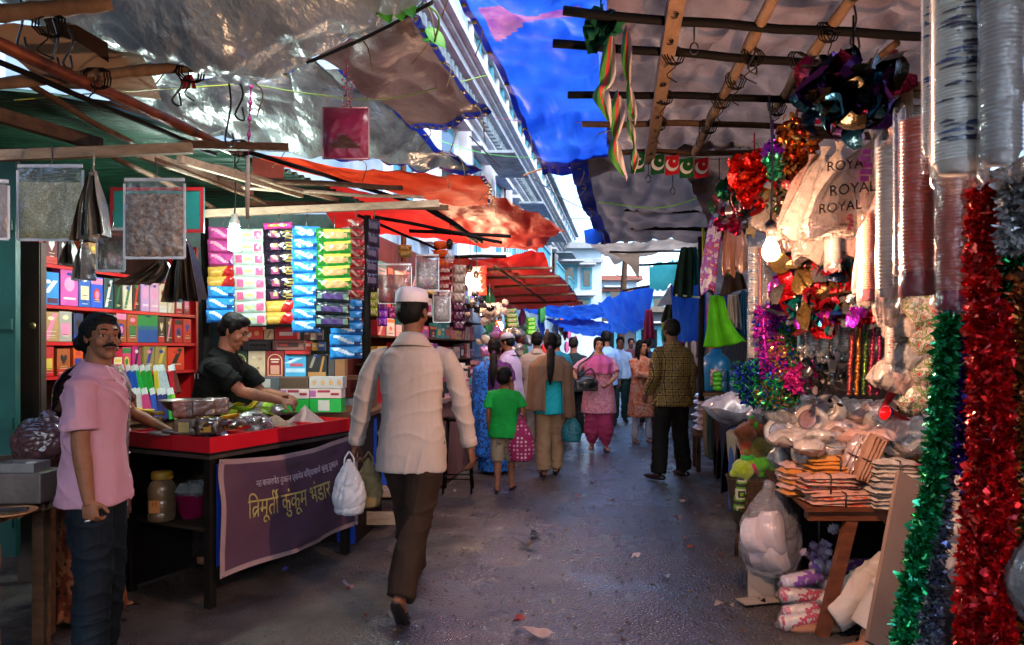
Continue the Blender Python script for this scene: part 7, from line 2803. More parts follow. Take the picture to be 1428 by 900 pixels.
# ---------------------------------------------------------------- hanging plastic bags
def long_bag(label, top, bot, wpx, d, m, seed, prints=None, name='plastic_bag', cat='bag', flat=.35):
    a, b = P(*top, d), P(*bot, d)
    t = thing(name, b, label, cat)
    r = wpx / F * d / 2
    dr = a - b
    rs = random.Random(seed)
    ph = [rs.uniform(0, 6.28) for _ in range(4)]
    prof = [V((q, 0, 0)) for q in (.80, .97, 1.0, .98, .95, .9, .84, .74, .52, .16, .34)]

    def skin(u, v):
        an = u * 6.2832
        g_ = .05 + .22 * v ** 1.5
        k = crom(prof, v).x * (1 + g_ * (1 - 2 * abs(math.sin(an * 4.5 + ph[0] + 1.5 * v))) * .7 + g_ * .5 * math.sin(an * 17 + ph[1] - 5 * v)) + .05 * mnoise.noise(V((math.cos(an) * 2.2, math.sin(an) * 2.2, v * 9 + seed)))
        sg = .06 * math.sin(v * 7 + ph[2])
        return dr * (1.06 * v) + V((math.cos(an) * r * k + r * sg, math.sin(an) * r * k * flat, .02 * math.sin(an * 2 + ph[3]) * (v < .05)))
    mb = MB()
    mb.grid(skin, 64, 30)
    mb.add([skin(k / 64, 0) for k in range(64)], [tuple(range(63, -1, -1))])
    mb.build('bag_body', m, t, local=True)
    if prints:
        side = dr.cross(V((0, 1, 0))).normalized()
        for (txt, size, fx, fz, cc) in prints:
            o = dr * fz + V((0, -r * flat * 1.22 - .012, 0)) - side * (fx * r)
            ex = (V((1, 0, 0)) + V((0, 0, .12))).normalized()
            ez = V((0, 0, 1))
            if txt:
                letters(txt, size, None, 'lettering', cm(cc, 'gloss'), t, fn=lambda q: o + ex * q.x + ez * q.y)
            else:
                mb = MB()
                for k in range(5):
                    q = o + ez * (k - 2) * size * .62 + ex * size * .18 * (k % 3 - 1)
                    mb.box(q, (size * (.8 + .3 * (k % 2)), .002, size * .5))
                mb.build('print_block', cm(cc, 'gloss'), t, local=True)
    return t


FB = [mat('hanging_film', '6e625e', .22, c2='94877f', vs=6, bump=.8, bs=26, alpha=.62, coat=.3, bd=.02), mat('hanging_film_pink', '7a5c54', .22, c2='9a7a72', vs=6, bump=.8, bs=26, alpha=.62, coat=.3, bd=.02)]
long_bag('clear bag printed ROYAL in violet hanging in the middle of the cups', (1222, 190), (1158, 326), 78, 2.45, FB[0], 3, [('ROYAL', .050, -.12, .42, '4a1a6a'), ('ROYAL', .046, -.62, .60, '5a1a6a'), ('ROYAL', .046, -.25, .22, '4a1a6a'), (None, .036, -.05, .66, '9a1a7a'), (None, .018, .30, .13, 'a03a4a')], flat=.3)
long_bag('clear bag printed ROYAL right behind the first printed bag', (1245, 185), (1222, 300), 50, 2.75, FB[1], 4, [('ROYAL', .05, -.2, .75, '7a1a4a'), ('ROYAL', .05, .1, .3, '6a1a5a')], flat=.3)
for k, (x, y0, x1, y1, w_, d, lab) in enumerate([(1150, 212, 1105, 330, 40, 3.0, 'clear bag second from left among the slanted hanging bags'), (1132, 222, 1092, 330, 36, 3.08, 'clear bag leftmost among the slanted hanging bags, with a dotted edge'), (1172, 205, 1135, 330, 42, 2.92, 'clear bag just left of the printed ROYAL bag'),
                                             (1190, 260, 1180, 362, 60, 3.05, 'broad cloudy bag below the printed ROYAL bag'), (1145, 270, 1128, 365, 50, 3.1, 'cloudy bag right above the foil cluster'), (1212, 300, 1208, 420, 40, 2.7, 'pinkish cloudy bag left of the tall clear cups'),
                                             (1240, 330, 1236, 450, 38, 2.6, 'cloudy bag behind the tall clear cups'), (1100, 262, 1082, 372, 34, 3.6, 'cloudy bag just right of the lit bulb')]):
    long_bag(lab, (x, y0), (x1, y1), w_, d, FB[k % 2], 10 + k)
r_ = random.Random(17)
for k, px in enumerate(sorted(r_.uniform(1095, 1290) for _ in range(28))):
    y0 = r_.uniform(200, 275) if px < 1200 else r_.uniform(290, 370)
    ln = r_.uniform(60, 95)
    lean_ = r_.uniform(-34, -6) if px < 1190 else r_.uniform(-10, 6)
    long_bag(f'cloudy clear bag, {ORD[k]} from the left in the mass behind the ROYAL bags', (px, y0), (px + lean_, y0 + ln), r_.uniform(30, 62), r_.uniform(3.42, 4.0), FB[k % 2], 40 + k)
# bags at the right of the bead strings
for k, (px, py, s_, m, lab) in enumerate([(1255, 455, .07, 0, 'clear bag with a knotted top beside the grey sleeve'), (1262, 500, .075, 2, 'frosted bag in the middle of the clear bags'), (1240, 525, .07, 0, 'frosted white tub bag above the red cone'), (1258, 530, .07, 1, 'frosted tub bag right of the red cone'), (1285, 440, .09, 0, 'clear bag with confetti at the top right of the pile'),
                                       (1290, 480, .09, 1, 'clear bag of green and red confetti beside the tinsel'), (1292, 520, .09, 0, 'clear bag of mixed confetti above the upright cloudy bag'), (1282, 555, .08, 1, 'confetti bag lowest beside the tinsel')]):
    m_ = CL[m] if k < 4 else pattern('confetti_%d' % k, ['8a7a72', 'a89c94', '5a6a3a', '8f8278', '9a3a2a'], 34 + k, rough=.2)
    mound(lab, px, py, 3.3, s_, s_ * .7, s_ * 1.05, m_, 60 + k, group='bags beside the tinsel')
for k, (px, py, ax, c, lab) in enumerate([(1243, 552, (.5, -.3, .9), 'b01a1c', 'red paper cone with violet rim on the pile'), (1248, 580, (-.9, -.3, .25), 'b8141c', 'red paper cone lying flat with black lettering')]):
    mb = MB()
    mb.lathe([(.005, -.09), (.035, .06), (.036, .065), (.03, .06), (0, -.05)], V((0, 0, 0)), 16, axis=ax)
    t = thing('party_cone', P(px, py, 3.45), lab, 'paper cone')
    mb.build('cone', cm(c, 'gloss'), t, local=True)
    mb = MB()
    mb.lathe([(.0365, .045), (.038, .066)], V((0, 0, 0)), 16, axis=ax, cap=False)
    mb.build('rim_print', cm('2a1a4a', 'gloss'), t, local=True)

# lit bulb of the right stall
bulb(1075, 352, 2.6, 'large lit filament bulb hanging in front of the clear bags at right', BULB_G, .45, .95)


# ---------------------------------------------------------------- tinsel
def tin(c):
    h = hexc(c)
    return mat('tinsel ' + c, tuple(min(1, x * 1.5) for x in h), .24, metal=.62, var=.35, vs=40, bump=.1)


def tinsel(label, pts, rad, cols, n, ll=.022, ww=.0035, seed=1, name='tinsel_garland', cat='tinsel garland', group=None, core=True, flat=1.):
    """cols: list of hex; leaves of foil round a cord"""
    r = random.Random(seed)
    q = [V(p) for p in pts]
    mb = MB()
    for k in range(int(n * 1.5)):
        u = r.random()
        p = crom(q, u)
        tg = (crom(q, min(1, u + .01)) - crom(q, max(0, u - .01))).normalized()
        a = tg.orthogonal().normalized()
        ang = r.random() * 6.283
        dv = (Matrix.Rotation(ang, 3, tg) @ a + tg * r.uniform(-.5, .5)).normalized()
        dv.y *= flat
        rr = rad * r.uniform(.15, .85)
        b = p + dv * rr
        s_ = (dv.cross(V((r.gauss(0, 1), r.gauss(0, 1), r.gauss(0, 1))))).normalized() * ww * r.choice((.4, .6, .8, 1.7))
        e = b + (dv + V((r.gauss(0, .5), r.gauss(0, .5), r.gauss(0, .5)))).normalized() * ll * r.uniform(.6, 1.3)
        m_ = (b + e) / 2 + V((r.gauss(0, 1), r.gauss(0, 1), r.gauss(0, 1))) * ll * .15
        ci = min(len(cols) - 1, int(r.random() ** 1.4 * len(cols)))
        mb.smooth = False
        mb.add([b - s_ * .6, b + s_ * .6, m_ + s_, m_ - s_, e + s_ * .2, e - s_ * .2], [(0, 1, 2, 3), (3, 2, 4, 5)], ci)
    if core:
        mb.smooth = True
        mb.tube(spath(q, 40), rad * .28, 6, mi=0)
    o = mb.build(name, [tin(c) for c in cols])
    return tag(o, label, cat, group)


tinsel('broad red tinsel garland hanging at the far right', [P(1372, 255, 1.55), P(1368, 420, 1.55), P(1372, 600, 1.55), P(1360, 760, 1.5), P(1352, 930, 1.5)], .030, ['a80a10', 'c81a18', '6a060c', 'd84a3a'], 3800, .018, .006, 1)
tinsel('second red tinsel garland hanging just right of the broad one', [P(1392, 420, 1.5), P(1394, 600, 1.5), P(1396, 760, 1.45), P(1396, 930, 1.42)], .017, ['a80a10', 'd01a18', '6a060c'], 2600, .020, .006, 2)
tinsel('thin green tinsel slanting from the cups down to the bottom edge', [P(1324, 440, 1.75), P(1312, 560, 1.75), P(1300, 680, 1.72), P(1276, 790, 1.7), P(1252, 930, 1.65)], .013, ['0a6a34', '0f8a48', '04401c', '3ac08a'], 2400, .026, .006, 3)
tinsel('silver tinsel between the green and the red garlands', [P(1322, 520, 1.85), P(1312, 660, 1.8), P(1300, 780, 1.76), P(1290, 930, 1.7)], .026, ['6a6a70', '9a9aa4', '3a3a40', '8a90c0', 'b0b0b8'], 3000, .024, .005, 4)
tinsel('dark purple tinsel hanging behind the red garlands', [P(1336, 440, 1.85), P(1340, 560, 1.8), P(1372, 720, 1.7), P(1374, 930, 1.6)], .045, ['2a0a5a', '4a1a8a', '140630', '6a3ac0'], 2600, .020, .005, 5)
tinsel('dark green tinsel at the right edge behind the red garland', [P(1408, 250, 1.7), P(1412, 450, 1.65), P(1414, 650, 1.6), P(1416, 930, 1.55)], .042, ['053a1a', '0a5a2c', '031c0c', '2a9a5a'], 3600, .020, .005, 6)
tinsel('orange bronze tinsel cut by the right edge of the photo', [P(1436, 380, 1.6), P(1436, 600, 1.55), P(1440, 930, 1.5)], .035, ['7a3a14', 'a05a20', '3a1c0c'], 1800, .018, .005, 7)
tinsel('silver foil strip hanging by the top of the dark green tinsel', [P(1420, 238, 1.45), P(1422, 300, 1.45), P(1420, 345, 1.45)], .03, ['8a8a8c', 'b0b0b0', '5a5a5c'], 700, .024, .007, 8)
mound('clear bag bulging in at the lower right edge', 1453, 815, 1.4, .05, .05, .09, CL[2], 91)
# multicoloured loops
MC = [('magenta and blue tinsel garland forming the tall loop right of the bulb', [(1064, 430), (1066, 470), (1072, 515), (1088, 545), (1108, 540), (1116, 515), (1110, 490), (1098, 470), (1082, 440), (1072, 428)], ['a01a8a', 'c83ab0', '1a2a9a', '6a0f5a'], 4.0, .055, 1900),
      ('magenta and gold tinsel hanging inside the tall loop', [(1082, 470), (1084, 500), (1092, 520), (1102, 514), (1100, 492), (1090, 480)], ['b01a7a', '8a6a3a', '2a1a8a', 'a08040'], 3.95, .045, 900),
      ('green and gold tinsel draped from the tall loop', [(1092, 450), (1104, 480), (1106, 515), (1090, 535), (1070, 530)], ['0f6a3a', '8a7040', '1a8a4a', '1a2a8a'], 3.92, .035, 700),
      ('blue and green tinsel bunch left below the tall loop', [(1036, 508), (1034, 530), (1042, 550), (1058, 556), (1064, 540), (1056, 520), (1044, 512)], ['1a2a8a', '0f6a3a', '10154a', '2a9a5a'], 4.05, .055, 1500),
      ('green and gold tinsel bunch under the tall loop', [(1060, 545), (1072, 556), (1090, 558), (1108, 552)], ['0f7a3a', '8a7038', '1a3a8a', '5a3a1a'], 3.95, .05, 1000),
      ('hot pink tinsel rosette with a blue centre right below the tall loop', [(1104, 520), (1112, 535), (1122, 532), (1124, 518), (1114, 510)], ['b8207a', 'd03a90', '7a104a'], 3.85, .05, 1200)]
for k, (lab, pp, cols, d, rad, n) in enumerate(MC):
    tinsel(lab, [P(x, y, d) for x, y in pp], rad, cols, n, .028, .007, 40 + k, group='multicoloured tinsel by the bulb')
for k, x in enumerate((1188, 1198, 1208, 1217, 1227)):
    c = [['8a2a3a', 'a8503a'], ['8a4a1a', 'b0702a'], ['2a5a2a', '6a6a2a'], ['8a1a3a', 'b04a5a'], ['7a1440', 'a83a6a']][k]
    p0, p1 = P(x + 2, 430, 3.35), P(x - 4, 552, 3.4)
    mb = MB()
    n = 46
    for j in range(n):
        mb.ell(p0.lerp(p1, j / n) + V((rnd.uniform(-.003, .003), 0, 0)), (.011, .011, .0085), nu=8, nv=5, mi=j % 2)
    mb.tube([p0, p1], .003, 5, mi=0)
    tag(mb.build('bead_string', [cm(q, 'foil') for q in c]), ['leftmost bead string, dull red', 'orange gold bead string second from the left', 'thin green gold bead string in the middle', 'crimson bead string second from the right', 'rightmost bead string, wine pink'][k], 'bead string', 'bead strings under the foil cluster')


def foil_cluster(label, px, py, d, rad, n, cols, size, seed, squash=(1, .6, 1), name='foil_decoration', down=0., cat='foil decoration', kind='foil'):
    r = random.Random(seed)
    p = P(px, py, d)
    mb = MB()
    for k in range(n):
        dv = V((r.gauss(0, 1) * squash[0], r.gauss(0, 1) * squash[1], r.gauss(0, 1) * squash[2])) * rad * .5
        dv.z -= down * r.random()
        if dv.length > rad * 1.25:
            dv *= rad / dv.length
        rm = rrot(r, 1.5)
        s_ = size * r.uniform(.5, 1.3)
        ci = r.randrange(len(cols))
        k1, k2 = r.uniform(-.5, .5), r.uniform(-.6, .6)
        mb.grid(lambda u, v: p + dv + rm @ V(((u - .5) * s_ * (.35 + .65 * math.sin(v * 2.6 + .3)), (v - .5) * s_ * 1.6, s_ * (k1 * (u - .5) ** 2 * 2 + k2 * math.sin(v * 4)))), 3, 5, ci)
    mb.tube([p, p + V((0, 0, rad + .1))], .004, 5, mi=0)
    o = mb.build(name, [cm(c, kind) for c in cols])
    return tag(o, label, cat)


foil_cluster('large cluster of red, silver and gold foil shapes in the middle of the right stall', 1140, 398, 3.3, .17, 120, ['b0141c', '8a8a8e', '8a7040', '1c2436', 'b02030', 'a09a94'], .075, 1, (1, .5, .9))
foil_cluster('turquoise and gold foil bow right of the large foil cluster', 1190, 400, 3.3, .10, 46, ['0f7a8a', '8a7040', '1a5a6a', '2a2a2c', 'a0907c'], .07, 2, (.9, .5, 1))
foil_cluster('row of purple, teal and silver foil tassels below the large cluster', 1158, 440, 3.28, .17, 70, ['8a1a9a', '0f7a7a', '8a8a90', 'a01a2a', '2a4a9a'], .05, 3, (1.2, .4, .35))
foil_cluster('red foil knot above the bead strings', 1212, 428, 3.3, .07, 40, ['a0101c', 'c02a2a', '7a0a14'], .05, 4)
foil_cluster('purple foil knot left of the large foil cluster', 1089, 408, 3.5, .055, 34, ['8a1a8a', '6a1a7a', 'a04aa0'], .045, 5)
foil_cluster('bright red foil lantern hanging near the flag bunting', 1052, 250, 3.6, .13, 150, ['c01a10', 'd83a1c', '9a0f0c'], .05, 6, (.8, .6, 1))
foil_cluster('copper foil spiral hanging under the roof poles at right', 1112, 215, 3.3, .15, 260, ['8a3a14', 'a85a24', '6a1c10', 'a87a3a'], .035, 7, (.45, .4, 1.15))
foil_cluster('green and gold foil knot below the copper spiral', 1096, 275, 3.35, .10, 110, ['2a5a34', '8a7040', '9a9080', '8a3a3a'], .035, 8, (1, .6, .7))
foil_cluster('small purple foil ball left of the copper spiral', 1078, 208, 3.3, .035, 40, ['6a1aa0', '8a3ac0'], .03, 9)
foil_cluster('small green foil ball left of the copper spiral', 1080, 232, 3.3, .045, 50, ['0f6a4a', '5a8a7a', '2a8a5a'], .03, 10)
foil_cluster('pale silver and pink foil sprays beside the red foil lantern', 1020, 290, 4.2, .11, 110, ['8a8088', 'a0607a', '6a6a70', '3a6a4a'], .04, 11)
foil_cluster('large dark foil decoration of blue, black and red hanging under the roof', 1190, 118, 2.6, .15, 120, ['0c2a3a', '14161a', '7a0a2a', '1a4a6a', '2a2418', '3a1a5a'], .075, 12, (1.1, .7, .85), down=.05)
foil_cluster('dark green foil piece beside the red foil lantern', 1025, 262, 3.9, .07, 34, ['053a24', '0a5a3a'], .06, 13)
foil_cluster('crimson foil flower below the red foil lantern', 1016, 308, 4.2, .07, 60, ['8a0a3a', 'a82050'], .04, 14)
foil_cluster('bunch of dark striped sticks hanging below the foil cluster', 1150, 520, 3.7, .16, 70, ['14110f', '2a2622', '8a8078'], .04, 15, (.9, .5, 1), name='stick_bunch', cat='bunch', kind='gloss')

# long sleeves and bags at the left of the bulb
long_bag('white and violet printed roll hanging left of the peach bags', (1000, 285), (986, 408), 22, 5.0, pattern('violet_roll', ['a898a0', 'b8a8ac', '8a4a9a', 'a03a5a', 'b0a0a8'], 18, rough=.25), 31, flat=.9)
long_bag('peach filled clear bag hanging right of the violet printed roll', (1020, 300), (1016, 385), 20, 5.0, mat('peach_bag', '8f5a40', .22, c2='a8745a', vs=6, bump=.5, coat=.6), 32, flat=.7)
long_bag('second peach filled clear bag under a rounded clear top', (1034, 318), (1034, 378), 18, 4.9, mat('peach_bag', '8f5a40'), 33, flat=.7)
long_bag('pair of small cream pouches hanging above the blue marked cups', (1050, 300), (1046, 330), 14, 4.6, mat('cream_pouch', 'a08a60', .4, bump=.3), 34, flat=.7)
long_bag('ribbed olive sleeve above the lit bulb', (1078, 270), (1074, 320), 20, 4.4, mat('olive_sleeve', '6a6038', .35, c2='847a4c', bump=.5), 35, flat=.8)

# coloured cloths behind the checked man
def hang_cloth(label, top, bot, w_, d, c, seed, sweep=0.):
    a, b = P(*top, d), P(*bot, d)
    ww = w_ / F * d
    mb = MB()
    mb.grid(lambda u, v: a.lerp(b, v) + V(((u - .5) * ww * (.5 + .5 * v ** .6) + sweep * v ** 3 * (u - .2), .03 * math.sin(u * 14 + seed) * (.3 + v), -.03 * math.sin(u * 3 + seed) * v)), 16, 18)
    o = mb.build('hanging_cloth', mat('cloth ' + c, c, .75, var=.2, vs=6, bump=.3, bs=60, trl=.2))
    so_ = o.modifiers.new('thick', 'SOLIDIFY')
    so_.thickness = .006
    return tag(o, label, 'cloth')


hang_cloth('bright lime cloth hanging with its end swept to the right', (1000, 412), (1004, 480), 34, 6.2, '5ab81a', 1, .16)
hang_cloth('royal blue cloth hanging right of the lime one', (1008, 410), (1014, 468), 26, 6.3, '14349a', 2, .08)
hang_cloth('pale grey cloth hanging right of the royal blue one', (1024, 412), (1024, 462), 18, 6.3, '8f8a84', 3)
hang_cloth('narrow pale cloth between the blue and the grey ones', (1017, 412), (1018, 450), 8, 6.25, 'a09a90', 4)
hang_cloth('teal cloth at the right end of the hanging cloths', (1036, 405), (1037, 470), 10, 6.3, '1a5a7a', 5)
hang_cloth('dark green cloth hanging before the blue sheet', (958, 345), (952, 412), 30, 6.8, '1e3020', 6)
hang_cloth('teal and olive cloth hanging at the edge of the dark green one', (968, 345), (970, 395), 14, 6.9, '1a6a70', 7)
hang_cloth('dark striped cloth above the lime cloth', (1024, 380), (1024, 408), 36, 6.0, '3a2a20', 8)
hang_cloth('maroon patterned cloth hanging in the distance left of the checked man', (905, 432), (905, 475), 16, 11.0, '6a1c3a', 9)
hang_cloth('dark olive cloth high behind the checked man', (935, 425), (932, 452), 22, 9.5, '24281a', 10)
hang_cloth('yellow edged strip of cloth right of the dark green one', (980, 318), (982, 372), 5, 6.6, 'a89a3a', 11)
mb = MB()
mb.bar(P(942, 412, 6.8), P(976, 415, 6.8), .02, .02)
tag(mb.build('rod', cm('a8b090', 'plastic')), 'pale green rod holding the dark green cloth', 'rod')

# ---------------------------------------------------------------- farther right stall: fabric table
t = thing('fabric_table', S(1.25, 6.3, 0), 'low table covered with folded mats behind the plush toys', 'table')
mb = MB()
sbox(mb, .95, 1.7, 5.9, 8.0, .66, .70)
mb.build('table_top', W_brown, t)
for l in (1.0, 1.65):
    for s_ in (6.0, 7.9):
        mb = MB()
        sbox(mb, l - .03, l + .03, s_ - .03, s_ + .03, 0, .658)
        mb.build('leg', W_brown, t)
mats_ = [('cream and blue striped mat hanging over the table front', pattern('blue_stripe_mat', ['8a8264', '1a4a8a', '948a6c', '8a8264', '1a3a7a', '8f866a'], 3.2, 'stripe'), 6.15, .5, .64), ('dark navy mat hanging beside the striped one', cm('141a2c', 'cloth'), 6.6, .4, .60), ('dark maroon mat hanging third along the table', cm('2a1418', 'cloth'), 6.95, .36, .55),
         ('black mat hanging in the middle of the table', cm('0f0f10', 'cloth'), 7.3, .38, .58), ('beige mat draped at the far end of the table', cm('6a604c', 'cloth'), 8.1, .5, .55), ('grey green mat hanging near the far end', cm('2c3a34', 'cloth'), 7.65, .36, .52)]
for k, (lab, m, s0, wd, drop) in enumerate(mats_):
    mb = MB()

    def fn(u, v):
        s_ = s0 + (u - .5) * wd
        if v < .35:
            return S(1.25 - .31 * v / .35, s_, .712 + .012 * k + .008 * math.sin(u * 9 + k))
        q = (v - .35) / .65
        return S(.94 - .03 - .05 * math.sin(q * 2 + u * 3) - .03 * math.sin(u * 11 + k) * q, s_ + .10 * q * (u - .3), .708 + .012 * k - drop * q)
    mb.grid(fn, 20, 24)
    o = mb.build('folded_mat', m)
    so_ = o.modifiers.new('thick', 'SOLIDIFY')
    so_.thickness = .008
    tag(o, lab, 'mat')
r_ = random.Random(33)
WPK = mat('white_pack_film', '9a949c', .2, c2='b8b0b8', vs=8, bump=.6, bs=24, coat=.6)
t = thing('low_stand', S(1.0, 8.4, 0), 'low brown stand under the white wrapped packs beside the checked man', 'stand')
mb = MB()
sbox(mb, .78, 1.4, 8.15, 8.7, .40, .43)
mb.build('stand_top', W_brown, t)
for l, s_ in ((.82, 8.2), (1.36, 8.2), (.82, 8.65), (1.36, 8.65)):
    mb = MB()
    sbox(mb, l - .025, l + .025, s_ - .025, s_ + .025, 0, .398)
    mb.build('leg', W_brown, t)
for k in range(6):
    p = S(.95 + .02 * (k % 2), 8.4, .475 + .075 * k)
    mb = MB()
    pillow(mb, (0, 0, 0), .32, .34, .09, Matrix.Rotation(r_.uniform(-.2, .2), 3, 'Z'), k, .008)
    o = mb.build('wrapped_pack', WPK, local=True)
    o.location = p
    tag(o, f'white wrapped pack, {ORD[k]} from the bottom of the stack beside the checked man', 'pack', 'white packs in a stack')
mound('pale pink pillow pack lying left of the tinsel loops', 1038, 570, 5.4, .24, .14, .13, WPK, 70, 'pillow_pack', 'pack')
mound('grey sack behind the pillow pack', 1062, 558, 5.9, .20, .14, .16, cm('3a3634', 'cloth'), 71, 'sack', 'sack')
mound('white bag between the pillow pack and the piled table', 1082, 580, 5.0, .16, .12, .15, WPK, 72)
for k, (px, py, c, cn, s_) in enumerate([(1042, 603, '9a4a1c', 'rust orange', .075), (1064, 598, '8a4214', 'brown orange', .085), (1052, 594, '3aa01a', 'lime green', .055), (1058, 622, '6a5a14', 'olive gold', .095), (1040, 620, 'a03a14', 'red orange', .06), (1062, 645, '4a9a14', 'leaf green', .08), (1046, 636, '2aa03a', 'emerald', .055), (1050, 650, 'b01a5a', 'hot pink', .055), (1036, 655, '8aa01c', 'yellow green', .075), (1068, 655, '7a9a1c', 'pale lime', .06)]):
    p = P(px, py, 4.75)
    mb = MB()
    mb.ell((0, 0, 0), (s_, s_ * .9, s_ * .9))
    for q in range(5):
        a = r_.uniform(0, 6.28)
        mb.ell((math.cos(a) * s_ * .95, -s_ * .2, math.sin(a) * s_ * .95), (s_ * .38, s_ * .35, s_ * .38))
    o = fuse(mb, .009, 'plush_toy', mat('plush ' + c, c, .95, var=.25, vs=30, bump=.9, bs=120, sheen=.5), None, 2, folds(.005, k, 60))
    o.location = p
    tag(o, f'{cn} plush toy in the heap hanging at the end of the piled table', 'plush toy', 'plush toys in a heap')
t = thing('basket', P(1055, 690, 4.8), 'brown basket holding the heap of plush toys', 'basket')
mb = MB()
q = P(1054, 690, 4.8)
mb.lathe([(.14, .0), (.15, .02), (.19, .30), (.20, .31), (.17, .29), (.12, .03), (0, .03)], V((q.x, q.y, 0)) + V((0, 0, .25)), 24)
mb.build('basket_body', mat('basket_weave', '3a2a20', .8, c2='5a4432', vs=40, bump=.8, bs=60), t)
mb = MB()
for a in (.8, 2.4, 4.0, 5.6):
    mb.tube([V((q.x + .12 * math.cos(a), q.y + .12 * math.sin(a), .255)), V((q.x + .14 * math.cos(a), q.y + .14 * math.sin(a), 0))], .014, 6)
mb.build('stand', W_brown, t)
mb = MB()
mb.tube(spath([P(1036, 668, 4.6), P(1032, 690, 4.6), P(1030, 712, 4.6)], 12), [.03 + .004 * (k % 3) for k in range(13)], 10)
tag(mb.build('cloth_tail', pattern('striped_tail', ['6a8a14', '1a2a1a', 'a09a80', '4a7a1a', '1c1c14'], 9, 'check')), 'striped green plush tail dangling below the toys', 'plush tail')
# blue bucket, tins behind the checked man's shoulder
t = thing('blue_drum', P(998, 545, 7.2), 'blue plastic bottle shaped drum beside the hanging lime cloth', 'drum')
q = P(998, 545, 7.2)
mb = MB()
mb.lathe([(0, 0), (.145, 0), (.15, .01), (.15, .25), (.13, .32), (.08, .37), (.06, .38), (.06, .42), (0, .42)], q, 26)
mb.build('drum_body', cm('1a6a9c', 'plastic'), t)
mb = MB()
mb.box(q + V((-.03, -.150, .14)), (.13, .012, .16))
mb.build('printed_label', pattern('drum_label', ['b0a8a4', 'b8b0ac', 'a03a3a', 'a8a09c'], 30, rough=.4), t)
for k in range(4):
    q = P(1008 + 13 * (k % 2), 545, 7.0)
    q.z = .988 + .107 * (k // 2)
    mb = MB()
    mb.lathe([(0, 0), (.04, 0), (.043, .006), (.043, .10), (.04, .106), (0, .106)], q, 18)
    tag(mb.build('tin_can', cm('1c4a6a', 'plastic')), ['lower left blue tin beside the drum', 'lower right blue tin beside the drum', 'upper left blue tin beside the drum', 'upper right blue tin beside the drum'][k], 'tin', 'blue tins')
q = P(1000, 546, 6.94)
mb = MB()
for k in range(4):
    mb.ell(q + V((0, 0, .03 + .045 * k)), (.045, .04, .03))
tag(mb.build('green_bottle', cm('4aa01c', 'plastic')), 'ribbed lime green bottle in front of the blue drum', 'bottle')
mb = MB()
sbox(mb, .74, 1.5, 6.85, 7.5, .952, .984)
tag(mb.build('shelf_plank', W_brown), 'brown plank shelf carrying the blue drum behind the fabric table', 'shelf')
for k, s_ in enumerate((6.9, 7.4)):
    mb = MB()
    sbox(mb, 1.42, 1.48, s_, s_ + .06, 0, .95)
    tag(mb.build('shelf_post', W_brown), ['brown near post under the plank shelf', 'brown far post under the plank shelf'][k], 'post')

# goods hung along the back of the right stall
r_ = random.Random(77)
for k in range(34):
    s_ = r_.uniform(2.6, 9.5)
    z = r_.uniform(1.0, 2.4)
    q = S(2.45 + r_.uniform(-.15, .15), s_, z)
    mb = MB()
    cn, c = r_.choice([('pale', 'a0948c'), ('pinkish', 'a0807a'), ('red', '8a2020'), ('grey', '6a6460'), ('brown', '5a4030'), ('gold', '8a7040')])
    pillow(mb, (0, 0, 0), r_.uniform(.16, .3), r_.uniform(.22, .42), .08, Matrix.Rotation(R(80), 3, 'Z') @ Matrix.Rotation(R(90), 3, 'X'), k, .012)
    o = mb.build('hanging_packet', cm(c, 'film2'), local=True)
    o.location = q
    tag(o, f'{cn} packet hanging on the grimy wall, {"high" if z > 1.9 else "low" if z < 1.4 else "midway"} and {ORD[min(17, int((s_ - 2.6) * 2.4))]} from the camera', 'packet', 'packets along the right wall')
# far right and far left market goods between the awnings
for k in range(26):
    s_ = 10 + k * .55
    for side in (-1, 1):
        l = (1.15 if side > 0 else -1.75) + r_.uniform(-.1, .25) * side
        q = S(l, s_, r_.uniform(.9, 2.2))
        cn, c = r_.choice([('red', '9a2020'), ('orange', 'a8501c'), ('blue', '1a3a8a'), ('pale', 'a89c94'), ('green', '2a6a3a'), ('pink', 'a0507a'), ('brown', '4a3424'), ('yellow', 'a88a30')])
        mb = MB()
        pillow(mb, (0, 0, 0), r_.uniform(.25, .5), r_.uniform(.35, .7), .12, Matrix.Rotation(R(80), 3, 'Z') @ Matrix.Rotation(R(90), 3, 'X'), k, .02)
        o = mb.build('hanging_goods', cm(c, 'cloth'), local=True)
        o.location = q
        tag(o, f'{cn} cloth bundle hung at the far {"right" if side > 0 else "left"} stalls, {ORD[k % 18]}{" back" if k > 17 else ""} from the near end', 'bundle', 'goods of the far stalls')
for side, l0, l1 in ((1, 1.25, 2.2), (-1, -2.6, -1.85)):
    mb = MB()
    sbox(mb, l0, l1, 10 if side > 0 else 13.2, 26, .02, .88)
    tag(mb.build('stall_counter', cm('4a3428' if side > 0 else '3a2c28', 'wood')), 'brown counter of the far %s stalls' % ('right' if side > 0 else 'left'), 'counter')

